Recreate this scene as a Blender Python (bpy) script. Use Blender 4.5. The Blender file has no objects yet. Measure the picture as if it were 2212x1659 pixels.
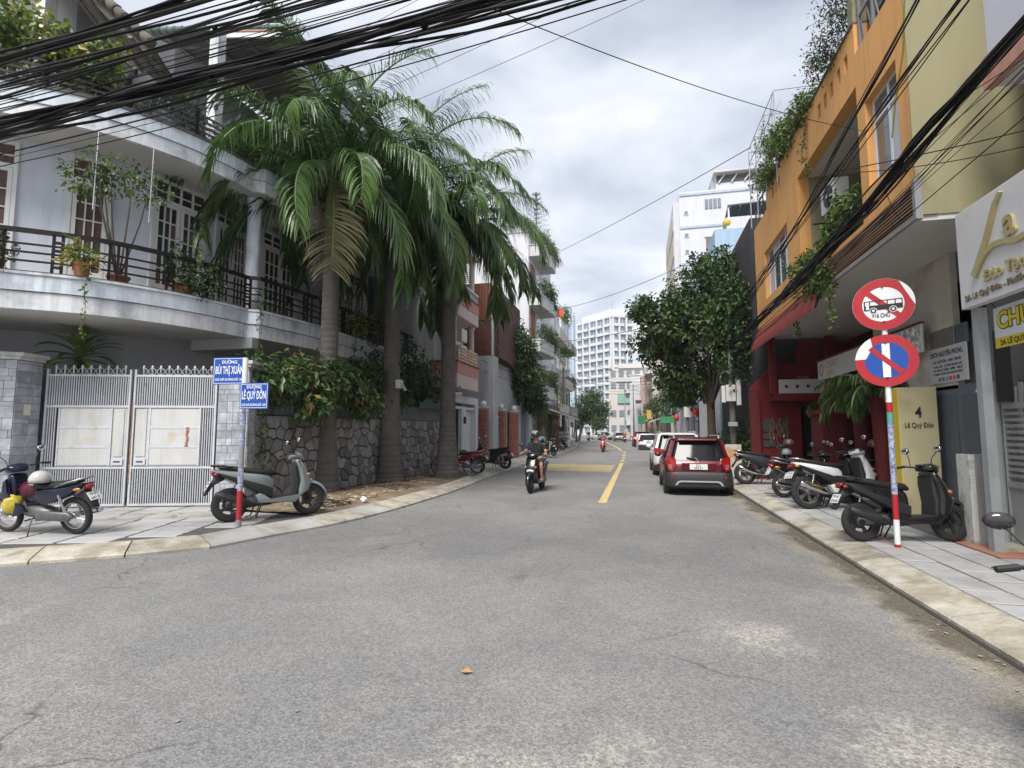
import bpy, bmesh, math, random
from mathutils import Vector, Matrix, Euler
S = bpy.context.scene
COL = S.collection
R = math.radians
rnd = random.Random(7)
PI = math.pi

# ---------------------------------------------------------------- camera
cam_d = bpy.data.cameras.new('camera')
cam = bpy.data.objects.new('camera', cam_d)
COL.objects.link(cam)
cam.location = (0, 0, 1.7)
cam.rotation_euler = (R(90 + 4.994), 0, R(13.258))
cam_d.sensor_width = 36
cam_d.lens = 36 * 1150 / 2212
cam_d.clip_start = 0.05
cam_d.clip_end = 3000
S.camera = cam

# ---------------------------------------------------------------- sky, sun, exposure
SUN_EL, SUN_AZ = R(53), R(190)          # azimuth measured from +Y, clockwise
wd = bpy.data.worlds.new('World')
S.world = wd
wd.use_nodes = True
nt = wd.node_tree
nt.nodes.clear()
def wn(t, **k):
  n = nt.nodes.new(t)
  for a, b in k.items():
    setattr(n, a, b)
  return n
w_out = wn('ShaderNodeOutputWorld')
w_bg = wn('ShaderNodeBackground')
w_bg.inputs[1].default_value = 0.1
sky = wn('ShaderNodeTexSky', sky_type='NISHITA', sun_disc=False, sun_elevation=SUN_EL, sun_rotation=SUN_AZ)
sky.dust_density = 3
tc = wn('ShaderNodeTexCoord')
sep = wn('ShaderNodeSeparateXYZ')
addz = wn('ShaderNodeMath', operation='ADD'); addz.inputs[1].default_value = 0.30
mxz = wn('ShaderNodeMath', operation='MAXIMUM'); mxz.inputs[1].default_value = 0.12
dvx = wn('ShaderNodeMath', operation='DIVIDE')
dvy = wn('ShaderNodeMath', operation='DIVIDE')
comb = wn('ShaderNodeCombineXYZ')
no1 = wn('ShaderNodeTexNoise'); no1.inputs['Scale'].default_value = 2.1; no1.inputs['Detail'].default_value = 5; no1.inputs['Roughness'].default_value = 0.52
no1.inputs['Distortion'].default_value = 0.25
no2 = wn('ShaderNodeTexNoise'); no2.inputs['Scale'].default_value = 0.55; no2.inputs['Detail'].default_value = 2
mixn = wn('ShaderNodeMix', data_type='FLOAT'); mixn.inputs[0].default_value = 0.3
ramp = wn('ShaderNodeValToRGB')
ramp.color_ramp.elements[0].position = 0.37; ramp.color_ramp.elements[0].color = (.40, .44, .54, 1)
ramp.color_ramp.elements[1].position = 0.60; ramp.color_ramp.elements[1].color = (.93, .94, .965, 1)
e = ramp.color_ramp.elements.new(0.49); e.color = (.655, .69, .77, 1)
scl = wn('ShaderNodeVectorMath', operation='SCALE'); scl.inputs['Scale'].default_value = 3.65
wmix = wn('ShaderNodeMix', data_type='RGBA'); wmix.inputs[0].default_value = 0.92
L = nt.links.new
L(tc.outputs['Generated'], sep.inputs[0])
L(sep.outputs[2], addz.inputs[0]); L(addz.outputs[0], mxz.inputs[0])
L(sep.outputs[0], dvx.inputs[0]); L(mxz.outputs[0], dvx.inputs[1])
L(sep.outputs[1], dvy.inputs[0]); L(mxz.outputs[0], dvy.inputs[1])
L(dvx.outputs[0], comb.inputs[0]); L(dvy.outputs[0], comb.inputs[1]); comb.inputs[2].default_value = 8.3
L(comb.outputs[0], no1.inputs['Vector']); L(comb.outputs[0], no2.inputs['Vector'])
L(no1.outputs[0], mixn.inputs[2]); L(no2.outputs[0], mixn.inputs[3])
L(mixn.outputs[0], ramp.inputs[0]); L(ramp.outputs[0], scl.inputs[0])
L(sky.outputs[0], wmix.inputs[6]); L(scl.outputs[0], wmix.inputs[7])
L(wmix.outputs[2], w_bg.inputs[0]); L(w_bg.outputs[0], w_out.inputs[0])

sun_d = bpy.data.lights.new('sun', 'SUN')
sun_d.energy = 1.5
sun_d.angle = R(26)
sun_d.color = (1, .97, .92)
sun = bpy.data.objects.new('sun', sun_d)
COL.objects.link(sun)
sd = Vector((math.sin(SUN_AZ) * math.cos(SUN_EL), math.cos(SUN_AZ) * math.cos(SUN_EL), math.sin(SUN_EL)))
sun.rotation_euler = sd.to_track_quat('Z', 'Y').to_euler()
sun.location = (0, -20, 40)
S.view_settings.view_transform = 'Standard'
S.view_settings.look = 'None'
S.view_settings.exposure = 1.7
S.view_settings.gamma = 1
S.view_settings.use_curve_mapping = False
S.cycles.max_bounces = 5
S.cycles.transparent_max_bounces = 8

# ---------------------------------------------------------------- mesh helpers
class MB:
  def __init__(s):
    s.v = []; s.f = []; s.m = []
  def add(s, vs, fs, mi=0):
    b = len(s.v)
    s.v += [tuple(x) for x in vs]
    s.f += [tuple(i + b for i in f) for f in fs]
    s.m += [mi] * len(fs)
    return s
  def box(s, x0, x1, y0, y1, z0, z1, mi=0):
    vs = [(x, y, z) for z in (z0, z1) for y in (y0, y1) for x in (x0, x1)]
    return s.add(vs, [(0, 2, 3, 1), (4, 5, 7, 6), (0, 1, 5, 4), (2, 6, 7, 3), (0, 4, 6, 2), (1, 3, 7, 5)], mi)
  def obox(s, c, size, rot=(0, 0, 0), mi=0):
    m = Matrix.Translation(Vector(c)) @ Euler(rot).to_matrix().to_4x4()
    h = [q / 2 for q in size]
    vs = [m @ Vector((x * h[0], y * h[1], z * h[2])) for z in (-1, 1) for y in (-1, 1) for x in (-1, 1)]
    return s.add(vs, [(0, 2, 3, 1), (4, 5, 7, 6), (0, 1, 5, 4), (2, 6, 7, 3), (0, 4, 6, 2), (1, 3, 7, 5)], mi)
  def beam(s, a, b, w, h, mi=0):            # box beam between two points, w horizontal, h vertical
    a = Vector(a); b = Vector(b); d = (b - a)
    l = d.length
    if l < 1e-6: return s
    d /= l
    up = Vector((0, 0, 1)) if abs(d.z) < .95 else Vector((0, 1, 0))
    sx = d.cross(up).normalized(); uz = sx.cross(d)
    vs = []
    for p in (a, b):
      for i, j in ((-1, -1), (1, -1), (1, 1), (-1, 1)):
        vs.append(p + sx * i * w / 2 + uz * j * h / 2)
    return s.add(vs, [(3, 2, 1, 0), (4, 5, 6, 7), (0, 1, 5, 4), (1, 2, 6, 5), (2, 3, 7, 6), (3, 0, 4, 7)], mi)
  def prism(s, poly, z0, z1, mi=0):
    n = len(poly)
    vs = [(p[0], p[1], z0) for p in poly] + [(p[0], p[1], z1) for p in poly]
    fs = [tuple(reversed(range(n))), tuple(range(n, 2 * n))] + [(i, (i + 1) % n, n + (i + 1) % n, n + i) for i in range(n)]
    return s.add(vs, fs, mi)
  def tube(s, pts, r, n=6, cap=True, mi=0):
    pts = [Vector(p) for p in pts]
    k = len(pts)
    rr = r if isinstance(r, (list, tuple)) else [r] * k
    t0 = (pts[1] - pts[0]).normalized()
    ref = Vector((0, 0, 1)) if abs(t0.z) < .9 else Vector((1, 0, 0))
    u = t0.cross(ref).normalized()
    vs = []
    for i in range(k):
      t = (pts[min(i + 1, k - 1)] - pts[max(i - 1, 0)])
      t = t.normalized() if t.length > 1e-9 else t0
      u = (u - t * u.dot(t))
      u = u.normalized() if u.length > 1e-6 else t.orthogonal().normalized()
      w = t.cross(u)
      for j in range(n):
        a = 2 * PI * j / n
        vs.append(pts[i] + (u * math.cos(a) + w * math.sin(a)) * rr[i])
    fs = [(i * n + j, i * n + (j + 1) % n, (i + 1) * n + (j + 1) % n, (i + 1) * n + j) for i in range(k - 1) for j in range(n)]
    if cap:
      fs += [tuple(reversed(range(n))), tuple(range((k - 1) * n, k * n))]
    return s.add(vs, fs, mi)
  def lathe(s, prof, n=16, c=(0, 0, 0), axis='z', mi=0):
    vs = []
    for r, h in prof:
      for j in range(n):
        a = 2 * PI * j / n
        p = (r * math.cos(a), r * math.sin(a), h)
        if axis == 'y': p = (p[0], p[2], p[1])
        if axis == 'x': p = (p[2], p[0], p[1])
        vs.append((p[0] + c[0], p[1] + c[1], p[2] + c[2]))
    k = len(prof)
    fs = [(i * n + j, i * n + (j + 1) % n, (i + 1) * n + (j + 1) % n, (i + 1) * n + j) for i in range(k - 1) for j in range(n)]
    if axis == 'y':
      fs = [tuple(reversed(f)) for f in fs]
    if prof[0] == prof[-1]: return s.add(vs, fs, mi)
    if prof[0][0] > 1e-5: fs.append(tuple(reversed(range(n))) if axis != 'y' else tuple(range(n)))
    if prof[-1][0] > 1e-5: fs.append(tuple(range((k - 1) * n, k * n)) if axis != 'y' else tuple(reversed(range((k - 1) * n, k * n))))
    return s.add(vs, fs, mi)
  def ball(s, c, r, n=10, m=6, sc=(1, 1, 1), mi=0):
    vs = []
    for i in range(m + 1):
      a = PI * i / m
      for j in range(n):
        b = 2 * PI * j / n
        vs.append((c[0] + r * sc[0] * math.sin(a) * math.cos(b), c[1] + r * sc[1] * math.sin(a) * math.sin(b), c[2] - r * sc[2] * math.cos(a)))
    fs = [(i * n + j, i * n + (j + 1) % n, (i + 1) * n + (j + 1) % n, (i + 1) * n + j) for i in range(m) for j in range(n)]
    return s.add(vs, fs, mi)
  def loft(s, rings, mi=0, closed=True, cap=True):
    n = len(rings[0]); k = len(rings)
    vs = [p for r_ in rings for p in r_]
    fs = []
    for i in range(k - 1):
      for j in range(n if closed else n - 1):
        fs.append((i * n + j, i * n + (j + 1) % n, (i + 1) * n + (j + 1) % n, (i + 1) * n + j))
    if cap:
      fs += [tuple(reversed(range(n))), tuple(range((k - 1) * n, k * n))]
    return s.add(vs, fs, mi)
  def quad(s, a, b, c, d, mi=0):
    return s.add([a, b, c, d], [(0, 1, 2, 3)], mi)
  def xf(s, m):
    s.v = [tuple(m @ Vector(p)) for p in s.v]
    return s
  def build(s, name, mat, parent=None, smooth=False, bevel=0, seg=2, recalc=False):
    off = ROOT.get(parent.name) if parent else None
    vs = s.v
    if off is not None and off.length > 0:
      vs = [(p[0] - off.x, p[1] - off.y, p[2] - off.z) for p in vs]
    me = bpy.data.meshes.new(name)
    me.from_pydata(vs, [], s.f)
    mats = mat if isinstance(mat, (list, tuple)) else [mat]
    for q in mats:
      me.materials.append(q)
    if len(mats) > 1:
      me.polygons.foreach_set('material_index', s.m)
    if smooth:
      me.polygons.foreach_set('use_smooth', [True] * len(me.polygons))
    if recalc:
      bm = bmesh.new(); bm.from_mesh(me)
      bmesh.ops.recalc_face_normals(bm, faces=bm.faces)
      bm.to_mesh(me); bm.free()
    me.update()
    o = bpy.data.objects.new(name, me)
    COL.objects.link(o)
    if parent:
      o.parent = parent
      ROOT[o.name] = off if off is not None else Vector()
    if bevel:
      b = o.modifiers.new('bevel', 'BEVEL'); b.width = bevel; b.segments = seg; b.limit_method = 'ANGLE'
    if smooth and smooth != True:
      pass
    return o
ROOT = {}
def thing(name, label, cat, loc=(0, 0, 0), rz=0, group=None):
  o = bpy.data.objects.new(name, None)
  o.empty_display_size = .2
  COL.objects.link(o)
  o.location = loc
  o.rotation_euler = (0, 0, rz)
  ROOT[o.name] = Vector(loc)
  o['label'] = label; o['category'] = cat
  if group: o['group'] = group
  return o
def tag(o, label, cat, group=None):
  o['label'] = label; o['category'] = cat
  if group: o['group'] = group
  return o
def struct(o):
  o['kind'] = 'structure'
  return o
def stuff(o, label=None, cat=None):
  o['kind'] = 'stuff'
  if label: o['label'] = label
  if cat: o['category'] = cat
  return o
def inst(src, name, parent, M=None, loc=None):       # another object with the same mesh
  o = bpy.data.objects.new(name, src.data)
  COL.objects.link(o)
  o.parent = parent
  if loc is not None: o.location = loc
  if M is not None: o.matrix_local = M
  for md in src.modifiers:
    b = o.modifiers.new(md.name, md.type)
    if md.type == 'BEVEL':
      b.width = md.width; b.segments = md.segments; b.limit_method = md.limit_method
  return o
def copy_tree(o, parent=None):
  c = o.copy()
  COL.objects.link(c)
  c.parent = parent
  for ch in list(o.children):
    copy_tree(ch, c)
  return c
def place(root, loc, rz, label=None, group=None):
  root.location = loc
  root.rotation_euler = (0, 0, rz)
  if label: root['label'] = label
  if group: root['group'] = group
  return root
def smooth_by_angle(o, deg=40):
  me = o.data
  me.polygons.foreach_set('use_smooth', [True] * len(me.polygons))
  bm = bmesh.new(); bm.from_mesh(me)
  for ed in bm.edges:
    if len(ed.link_faces) == 2 and ed.calc_face_angle(0) > R(deg):
      ed.smooth = False
  bm.to_mesh(me); bm.free()
  return o
def text_mesh(txt, size, mat, loc, right, up, depth=.004, name='lettering', parent=None, align='LEFT', bold=0, sx=1.0, fit=None):
  full = txt; txt = txt.replace('Đ', 'D'); bars = [k for k, c in enumerate(full) if c == 'Đ']
  cu = bpy.data.curves.new(name, 'FONT')
  cu.body = txt; cu.size = size; cu.extrude = depth; cu.align_x = align; cu.offset = bold
  cu.resolution_u = 3
  tmp = bpy.data.objects.new(name, cu)
  COL.objects.link(tmp)
  bpy.context.view_layer.update()
  dg = bpy.context.evaluated_depsgraph_get()
  me = bpy.data.meshes.new_from_object(tmp.evaluated_get(dg))
  if bars:                                   # the crossbar of each barred D
    def ext(tx):
      cu.body = tx
      bpy.context.view_layer.update()
      q = bpy.data.meshes.new_from_object(tmp.evaluated_get(bpy.context.evaluated_depsgraph_get()))
      xs = [v.co.x for v in q.vertices]; r = (min(xs), max(xs)); bpy.data.meshes.remove(q)
      return r
    x0 = min(v.co.x for v in me.vertices); cu.align_x = 'LEFT'; l0 = ext(txt)[0]; wd_ = ext('D'); dw = wd_[1] - wd_[0]
    bm = bmesh.new(); bm.from_mesh(me)
    for k in bars:
      sx0 = ext(txt[:k + 1])[1] - dw - l0 + x0
      mt_ = Matrix.Translation((sx0 + dw * .17, size * .355, 0)) @ Matrix.Diagonal((dw * .62, size * .075, depth * 2.2, 1))
      bmesh.ops.create_cube(bm, size=1, matrix=mt_)
    bm.to_mesh(me); bm.free()
  bpy.data.objects.remove(tmp)
  bpy.data.curves.remove(cu)
  if fit:
    xs = [v.co.x for v in me.vertices]
    w_ = max(xs) - min(xs)
    sx = min(sx, fit / w_) if fit > 0 else -fit / w_
  r_ = Vector(right).normalized(); u_ = Vector(up).normalized(); n_ = r_.cross(u_)
  off = (ROOT.get(parent.name) if parent else None) or Vector()
  l_ = Vector(loc) - off
  m = Matrix(((r_.x * sx, u_.x, n_.x, l_.x), (r_.y * sx, u_.y, n_.y, l_.y), (r_.z * sx, u_.z, n_.z, l_.z), (0, 0, 0, 1)))
  me.transform(m)
  me.materials.clear(); me.materials.append(mat)
  me.name = name
  o = bpy.data.objects.new(name, me)
  COL.objects.link(o)
  if parent:
    o.parent = parent
    ROOT[o.name] = off
  return o

# ---------------------------------------------------------------- materials
MC = {}
def M(name, col=(.5, .5, .5), rough=.8, var=.12, scale=2.0, bump=0., bscale=30., metal=0., spec=.5, coat=0., col2=None,
   c2amt=.5, c2scale=1.5, streak=0., rand=0., trans=0., emit=0., sub=0., alpha=1.):
  if name in MC: return MC[name]
  m = bpy.data.materials.new(name)
  m.use_nodes = True
  t = m.node_tree
  b = t.nodes['Principled BSDF']
  lk = t.links.new
  def nd(ty, **k):
    n = t.nodes.new(ty)
    for a, q in k.items(): setattr(n, a, q)
    return n
  b.inputs['Roughness'].default_value = rough
  b.inputs['Metallic'].default_value = metal
  b.inputs['Specular IOR Level'].default_value = spec
  b.inputs['Coat Weight'].default_value = coat
  b.inputs['Coat Roughness'].default_value = .05
  if trans: b.inputs['Transmission Weight'].default_value = trans
  if alpha < 1: b.inputs['Alpha'].default_value = alpha
  geo = nd('ShaderNodeNewGeometry')
  cur = None
  base = nd('ShaderNodeRGB'); base.outputs[0].default_value = (*col, 1); cur = base.outputs[0]
  if col2:
    n2 = nd('ShaderNodeTexNoise'); n2.inputs['Scale'].default_value = c2scale; n2.inputs['Detail'].default_value = 6
    n2.inputs['Roughness'].default_value = .6
    rp = nd('ShaderNodeValToRGB'); rp.color_ramp.elements[0].position = .62 - c2amt * .35; rp.color_ramp.elements[1].position = .72 - c2amt * .2
    lk(geo.outputs['Position'], n2.inputs['Vector']); lk(n2.outputs[0], rp.inputs[0])
    mx = nd('ShaderNodeMix', data_type='RGBA'); lk(rp.outputs[0], mx.inputs[0]); lk(cur, mx.inputs[6]); mx.inputs[7].default_value = (*col2, 1)
    cur = mx.outputs[2]
  if streak:
    mp = nd('ShaderNodeMapping'); mp.inputs['Scale'].default_value = (3.2, 3.2, .22)
    n3 = nd('ShaderNodeTexNoise'); n3.inputs['Scale'].default_value = 2.2; n3.inputs['Detail'].default_value = 7; n3.inputs['Roughness'].default_value = .65
    lk(geo.outputs['Position'], mp.inputs[0]); lk(mp.outputs[0], n3.inputs['Vector'])
    rp = nd('ShaderNodeMapRange'); rp.inputs[1].default_value = .45; rp.inputs[2].default_value = .75; rp.inputs[3].default_value = 0; rp.inputs[4].default_value = streak
    lk(n3.outputs[0], rp.inputs[0])
    mx = nd('ShaderNodeMix', data_type='RGBA'); lk(rp.outputs[0], mx.inputs[0]); lk(cur, mx.inputs[6]); mx.inputs[7].default_value = (col[0] * .28, col[1] * .28, col[2] * .27, 1)
    cur = mx.outputs[2]
  if var or rand:
    n1 = nd('ShaderNodeTexNoise'); n1.inputs['Scale'].default_value = scale; n1.inputs['Detail'].default_value = 8; n1.inputs['Roughness'].default_value = .65
    lk(geo.outputs['Position'], n1.inputs['Vector'])
    mr = nd('ShaderNodeMapRange'); mr.inputs[1].default_value = .25; mr.inputs[2].default_value = .75
    mr.inputs[3].default_value = 1 - var; mr.inputs[4].default_value = 1 + var
    lk(n1.outputs[0], mr.inputs[0]); fac = mr.outputs[0]
    if rand:
      oi = nd('ShaderNodeObjectInfo')
      m2 = nd('ShaderNodeMapRange'); m2.inputs[3].default_value = 1 - rand; m2.inputs[4].default_value = 1 + rand
      lk(oi.outputs['Random'], m2.inputs[0])
      mm = nd('ShaderNodeMath', operation='MULTIPLY'); lk(fac, mm.inputs[0]); lk(m2.outputs[0], mm.inputs[1]); fac = mm.outputs[0]
    vm = nd('ShaderNodeVectorMath', operation='SCALE'); lk(cur, vm.inputs[0]); lk(fac, vm.inputs['Scale']); cur = vm.outputs[0]
  lk(cur, b.inputs['Base Color'])
  if emit:
    lk(cur, b.inputs['Emission Color']); b.inputs['Emission Strength'].default_value = emit
  if bump:
    n4 = nd('ShaderNodeTexNoise'); n4.inputs['Scale'].default_value = bscale; n4.inputs['Detail'].default_value = 6
    lk(geo.outputs['Position'], n4.inputs['Vector'])
    bp = nd('ShaderNodeBump'); bp.inputs['Strength'].default_value = bump; bp.inputs['Distance'].default_value = .02
    lk(n4.outputs[0], bp.inputs['Height']); lk(bp.outputs[0], b.inputs['Normal'])
  MC[name] = m
  return m
def LEAF(name, c1, c2, rough=.45, trl=.25, scale=3.):      # two-tone leaf with light passing through
  if name in MC: return MC[name]
  m = bpy.data.materials.new(name); m.use_nodes = True
  t = m.node_tree; b = t.nodes['Principled BSDF']; lk = t.links.new
  geo = t.nodes.new('ShaderNodeNewGeometry')
  n1 = t.nodes.new('ShaderNodeTexNoise'); n1.inputs['Scale'].default_value = scale; n1.inputs['Detail'].default_value = 4
  lk(geo.outputs['Position'], n1.inputs['Vector'])
  ad = t.nodes.new('ShaderNodeMath'); ad.operation = 'ADD'
  ml = t.nodes.new('ShaderNodeMath'); ml.operation = 'MULTIPLY_ADD'; ml.inputs[1].default_value = .55; ml.inputs[2].default_value = -.27
  lk(geo.outputs['Random Per Island'], ml.inputs[0]); lk(n1.outputs[0], ad.inputs[0]); lk(ml.outputs[0], ad.inputs[1])
  rp = t.nodes.new('ShaderNodeValToRGB')
  rp.color_ramp.elements[0].position = .25; rp.color_ramp.elements[0].color = (*c1, 1)
  rp.color_ramp.elements[1].position = .8; rp.color_ramp.elements[1].color = (*c2, 1)
  lk(ad.outputs[0], rp.inputs[0]); lk(rp.outputs[0], b.inputs['Base Color'])
  b.inputs['Roughness'].default_value = rough
  tr = t.nodes.new('ShaderNodeBsdfTranslucent'); lk(rp.outputs[0], tr.inputs[0])
  mx = t.nodes.new('ShaderNodeMixShader'); mx.inputs[0].default_value = trl
  lk(b.outputs[0], mx.inputs[1]); lk(tr.outputs[0], mx.inputs[2]); lk(mx.outputs[0], t.nodes['Material Output'].inputs[0])
  MC[name] = m
  return m
# ================================================================ SETTING: ground, road, pavements
def asphalt():
  m = bpy.data.materials.new('asphalt'); m.use_nodes = True
  t = m.node_tree; b = t.nodes['Principled BSDF']; lk = t.links.new
  def nd(ty, **k):
    n = t.nodes.new(ty)
    for a, q in k.items(): setattr(n, a, q)
    return n
  geo = nd('ShaderNodeNewGeometry')
  def noise(sc, det=4, ro=.6, dist=0):
    n = nd('ShaderNodeTexNoise'); n.inputs['Scale'].default_value = sc; n.inputs['Detail'].default_value = det
    n.inputs['Roughness'].default_value = ro; n.inputs['Distortion'].default_value = dist
    lk(geo.outputs['Position'], n.inputs['Vector']); return n.outputs[0]
  def mr(x, a, b_, c, d):
    n = nd('ShaderNodeMapRange'); lk(x, n.inputs[0])
    for i, q in enumerate((a, b_, c, d)): n.inputs[i + 1].default_value = q
    return n.outputs[0]
  def mul(x, y):
    n = nd('ShaderNodeMath', operation='MULTIPLY'); lk(x, n.inputs[0]); lk(y, n.inputs[1]); return n.outputs[0]
  base = nd('ShaderNodeMix', data_type='RGBA'); base.inputs[6].default_value = (.186, .184, .182, 1); base.inputs[7].default_value = (.226, .220, .210, 1)
  lk(mr(noise(.55, 6, .6, .4), .42, .62, 0, 1), base.inputs[0])
  # worn pale patches where the fine surface has gone
  wear = nd('ShaderNodeMix', data_type='RGBA'); lk(base.outputs[2], wear.inputs[6]); wear.inputs[7].default_value = (.42, .39, .34, 1)
  w1 = mr(noise(.42, 9, .72, .6), .60, .69, 0, .5)
  for (px, py, pr) in ((-.75, 2.35, .75), (.05, 2.75, .5), (1.55, 3.3, .6), (.95, 4.9, .45), (-1.5, 1.95, .7), (2.0, 2.6, .5)):
    dn = nd('ShaderNodeVectorMath', operation='DISTANCE'); lk(geo.outputs['Position'], dn.inputs[0]); dn.inputs[1].default_value = (px, py, 0)
    ad = nd('ShaderNodeMath', operation='MULTIPLY_ADD'); lk(noise(2.6, 7, .7), ad.inputs[0]); ad.inputs[1].default_value = 1.5; ad.inputs[2].default_value = -.75
    sm = nd('ShaderNodeMath', operation='ADD'); lk(dn.outputs['Value'], sm.inputs[0]); lk(ad.outputs[0], sm.inputs[1])
    mm = nd('ShaderNodeMath', operation='MAXIMUM'); lk(w1, mm.inputs[0]); lk(mr(sm.outputs[0], pr, pr * .35, 0, .75), mm.inputs[1]); w1 = mm.outputs[0]
  w2 = mr(noise(22, 4, .7), .42, .58, 0.1, 1)
  lk(mul(w1, w2), wear.inputs[0])
  dark = nd('ShaderNodeMix', data_type='RGBA'); lk(wear.outputs[2], dark.inputs[6]); dark.inputs[7].default_value = (.085, .084, .085, 1)
  lk(mr(noise(.5, 7, .65, 1.0), .63, .75, 0, .4), dark.inputs[0])
  cv = nd('ShaderNodeTexVoronoi', feature='DISTANCE_TO_EDGE'); cv.inputs['Scale'].default_value = .9
  wv = nd('ShaderNodeTexNoise'); wv.inputs['Scale'].default_value = 3; wv.inputs['Detail'].default_value = 6; lk(geo.outputs['Position'], wv.inputs['Vector'])
  wa = nd('ShaderNodeMix', data_type='VECTOR'); wa.inputs[0].default_value = .28; lk(geo.outputs['Position'], wa.inputs[4]); lk(wv.outputs['Color'], wa.inputs[5]); lk(wa.outputs[1], cv.inputs['Vector'])
  crk = nd('ShaderNodeMix', data_type='RGBA'); lk(dark.outputs[2], crk.inputs[6]); crk.inputs[7].default_value = (.07, .068, .066, 1)
  lk(mul(mr(cv.outputs['Distance'], .0, .012, .75, 0), mr(noise(.33, 4, .6), .52, .60, 0, 1)), crk.inputs[0])
  spt = nd('ShaderNodeMix', data_type='RGBA'); lk(crk.outputs[2], spt.inputs[6]); spt.inputs[7].default_value = (.075, .073, .072, 1)
  lk(mr(noise(2.4, 3, .5), .73, .78, 0, .6), spt.inputs[0])
  # silt washed against the right kerb, damp at its foot
  sx = nd('ShaderNodeSeparateXYZ'); lk(geo.outputs['Position'], sx.inputs[0])
  def edge(nz, k, lo, hi, top):
    a = nd('ShaderNodeMath', operation='MULTIPLY_ADD'); lk(nz, a.inputs[0]); a.inputs[1].default_value = k; a.inputs[2].default_value = -k / 2
    b2 = nd('ShaderNodeMath', operation='ADD'); lk(a.outputs[0], b2.inputs[0]); lk(sx.outputs[0], b2.inputs[1])
    c2 = nd('ShaderNodeMath', operation='LESS_THAN'); lk(sx.outputs[0], c2.inputs[0]); c2.inputs[1].default_value = 2.7
    return mul(mr(b2.outputs[0], lo, hi, 0, top), c2.outputs[0])
  slt = nd('ShaderNodeMix', data_type='RGBA'); lk(spt.outputs[2], slt.inputs[6]); slt.inputs[7].default_value = (.29, .255, .19, 1); lk(edge(noise(1.5, 9, .68), 1.4, 2.08, 2.42, .75), slt.inputs[0])
  dmp = nd('ShaderNodeMix', data_type='RGBA'); lk(slt.outputs[2], dmp.inputs[6]); dmp.inputs[7].default_value = (.10, .088, .066, 1); lk(edge(noise(.9, 7, .6), 1.7, 2.3, 2.5, .9), dmp.inputs[0])
  dark = dmp
  vor = nd('ShaderNodeTexVoronoi'); vor.inputs['Scale'].default_value = 75; lk(geo.outputs['Position'], vor.inputs['Vector'])
  sp = nd('ShaderNodeSeparateColor'); lk(vor.outputs['Color'], sp.inputs[0])
  f1 = mr(sp.outputs[0], 0, 1, .7, 1.3)
  f2 = mr(noise(160, 3, .7), .3, .7, .72, 1.28)
  f3 = mr(noise(6, 5, .7), .3, .7, .93, 1.07)
  fac = mul(mul(f1, f2), f3)
  sc = nd('ShaderNodeVectorMath', operation='SCALE'); lk(dark.outputs[2], sc.inputs[0]); lk(fac, sc.inputs['Scale'])
  lk(sc.outputs[0], b.inputs['Base Color'])
  b.inputs['Roughness'].default_value = .9; b.inputs['Specular IOR Level'].default_value = .3
  bp = nd('ShaderNodeBump'); bp.inputs['Strength'].default_value = .55; bp.inputs['Distance'].default_value = .006
  lk(vor.outputs['Distance'], bp.inputs['Height']); lk(bp.outputs[0], b.inputs['Normal'])
  return m
m_asph = asphalt()
m_ground = M('ground_concrete', (.26, .25, .24), .9, .2, .5)
m_conc = M('pavement_concrete', (.40, .385, .36), .88, .22, 1.2, .25, 40, col2=(.24, .23, .20), c2amt=.35, c2scale=.9)
m_kerb = M('kerb_concrete', (.41, .38, .32), .9, .25, 5, .6, 35, col2=(.27, .24, .18), c2amt=.5, c2scale=2.6, rand=.12)
m_kerb_grey = M('kerb_grey', (.39, .38, .36), .9, .2, 1.6, .4, 45, col2=(.27, .25, .21), c2amt=.45, c2scale=1.3, rand=.1)
m_slab = M('paving_slab', (.375, .37, .365), .82, .16, 2.5, .25, 50, col2=(.29, .28, .27), c2amt=.28, c2scale=1.6, rand=.13)
m_joint = M('paving_bed', (.085, .08, .075), .95, .3, 3)
m_yellow = M('yellow_paint', (.60, .46, .18), .8, .15, 5, .2, 80, col2=(.28, .26, .22), c2amt=.3, c2scale=7)
m_soil = M('soil', (.17, .125, .085), .97, .35, 3, .9, 25, col2=(.27, .22, .15), c2amt=.45, c2scale=2.5)

g_ = MB(); g_.quad((-140, -60, -.03), (140, -60, -.03), (140, 520, -.03), (-140, 520, -.03))
struct(g_.build('ground', m_ground))
rd = MB()
KL = [(-24, -4.9), (-14, .85), (-10, 3.55), (-7.79, 5.18), (-6.17, 6.42), (-5.82, 7.39), (-5.4, 8.52), (-5.12, 10.2), (-5.03, 12.46), (-5.03, 14.8),
   (-5.3, 19.1), (-5.5, 24.8), (-5.52, 32.6), (-5.7, 46), (-6.4, 58), (-9.4, 84), (-15, 125), (-23, 180)]
KR = [(2.66, -8), (2.66, 5), (2.66, 20), (2.6, 40), (2.0, 54), (-.8, 84), (-6.5, 125), (-14, 180)]
rd.quad((-60, -40, 0), (60, -40, 0), (60, 20, 0), (-60, 20, 0))
rd.add([(-14, 20, 0), (12, 20, 0), (12, 60, 0), (-14, 60, 0), (-26, 125, 0), (8, 125, 0), (-40, 200, 0), (0, 200, 0)], [(0, 1, 2, 3), (3, 2, 5, 4), (4, 5, 7, 6)])
road = struct(rd.build('road', m_asph))

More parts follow.
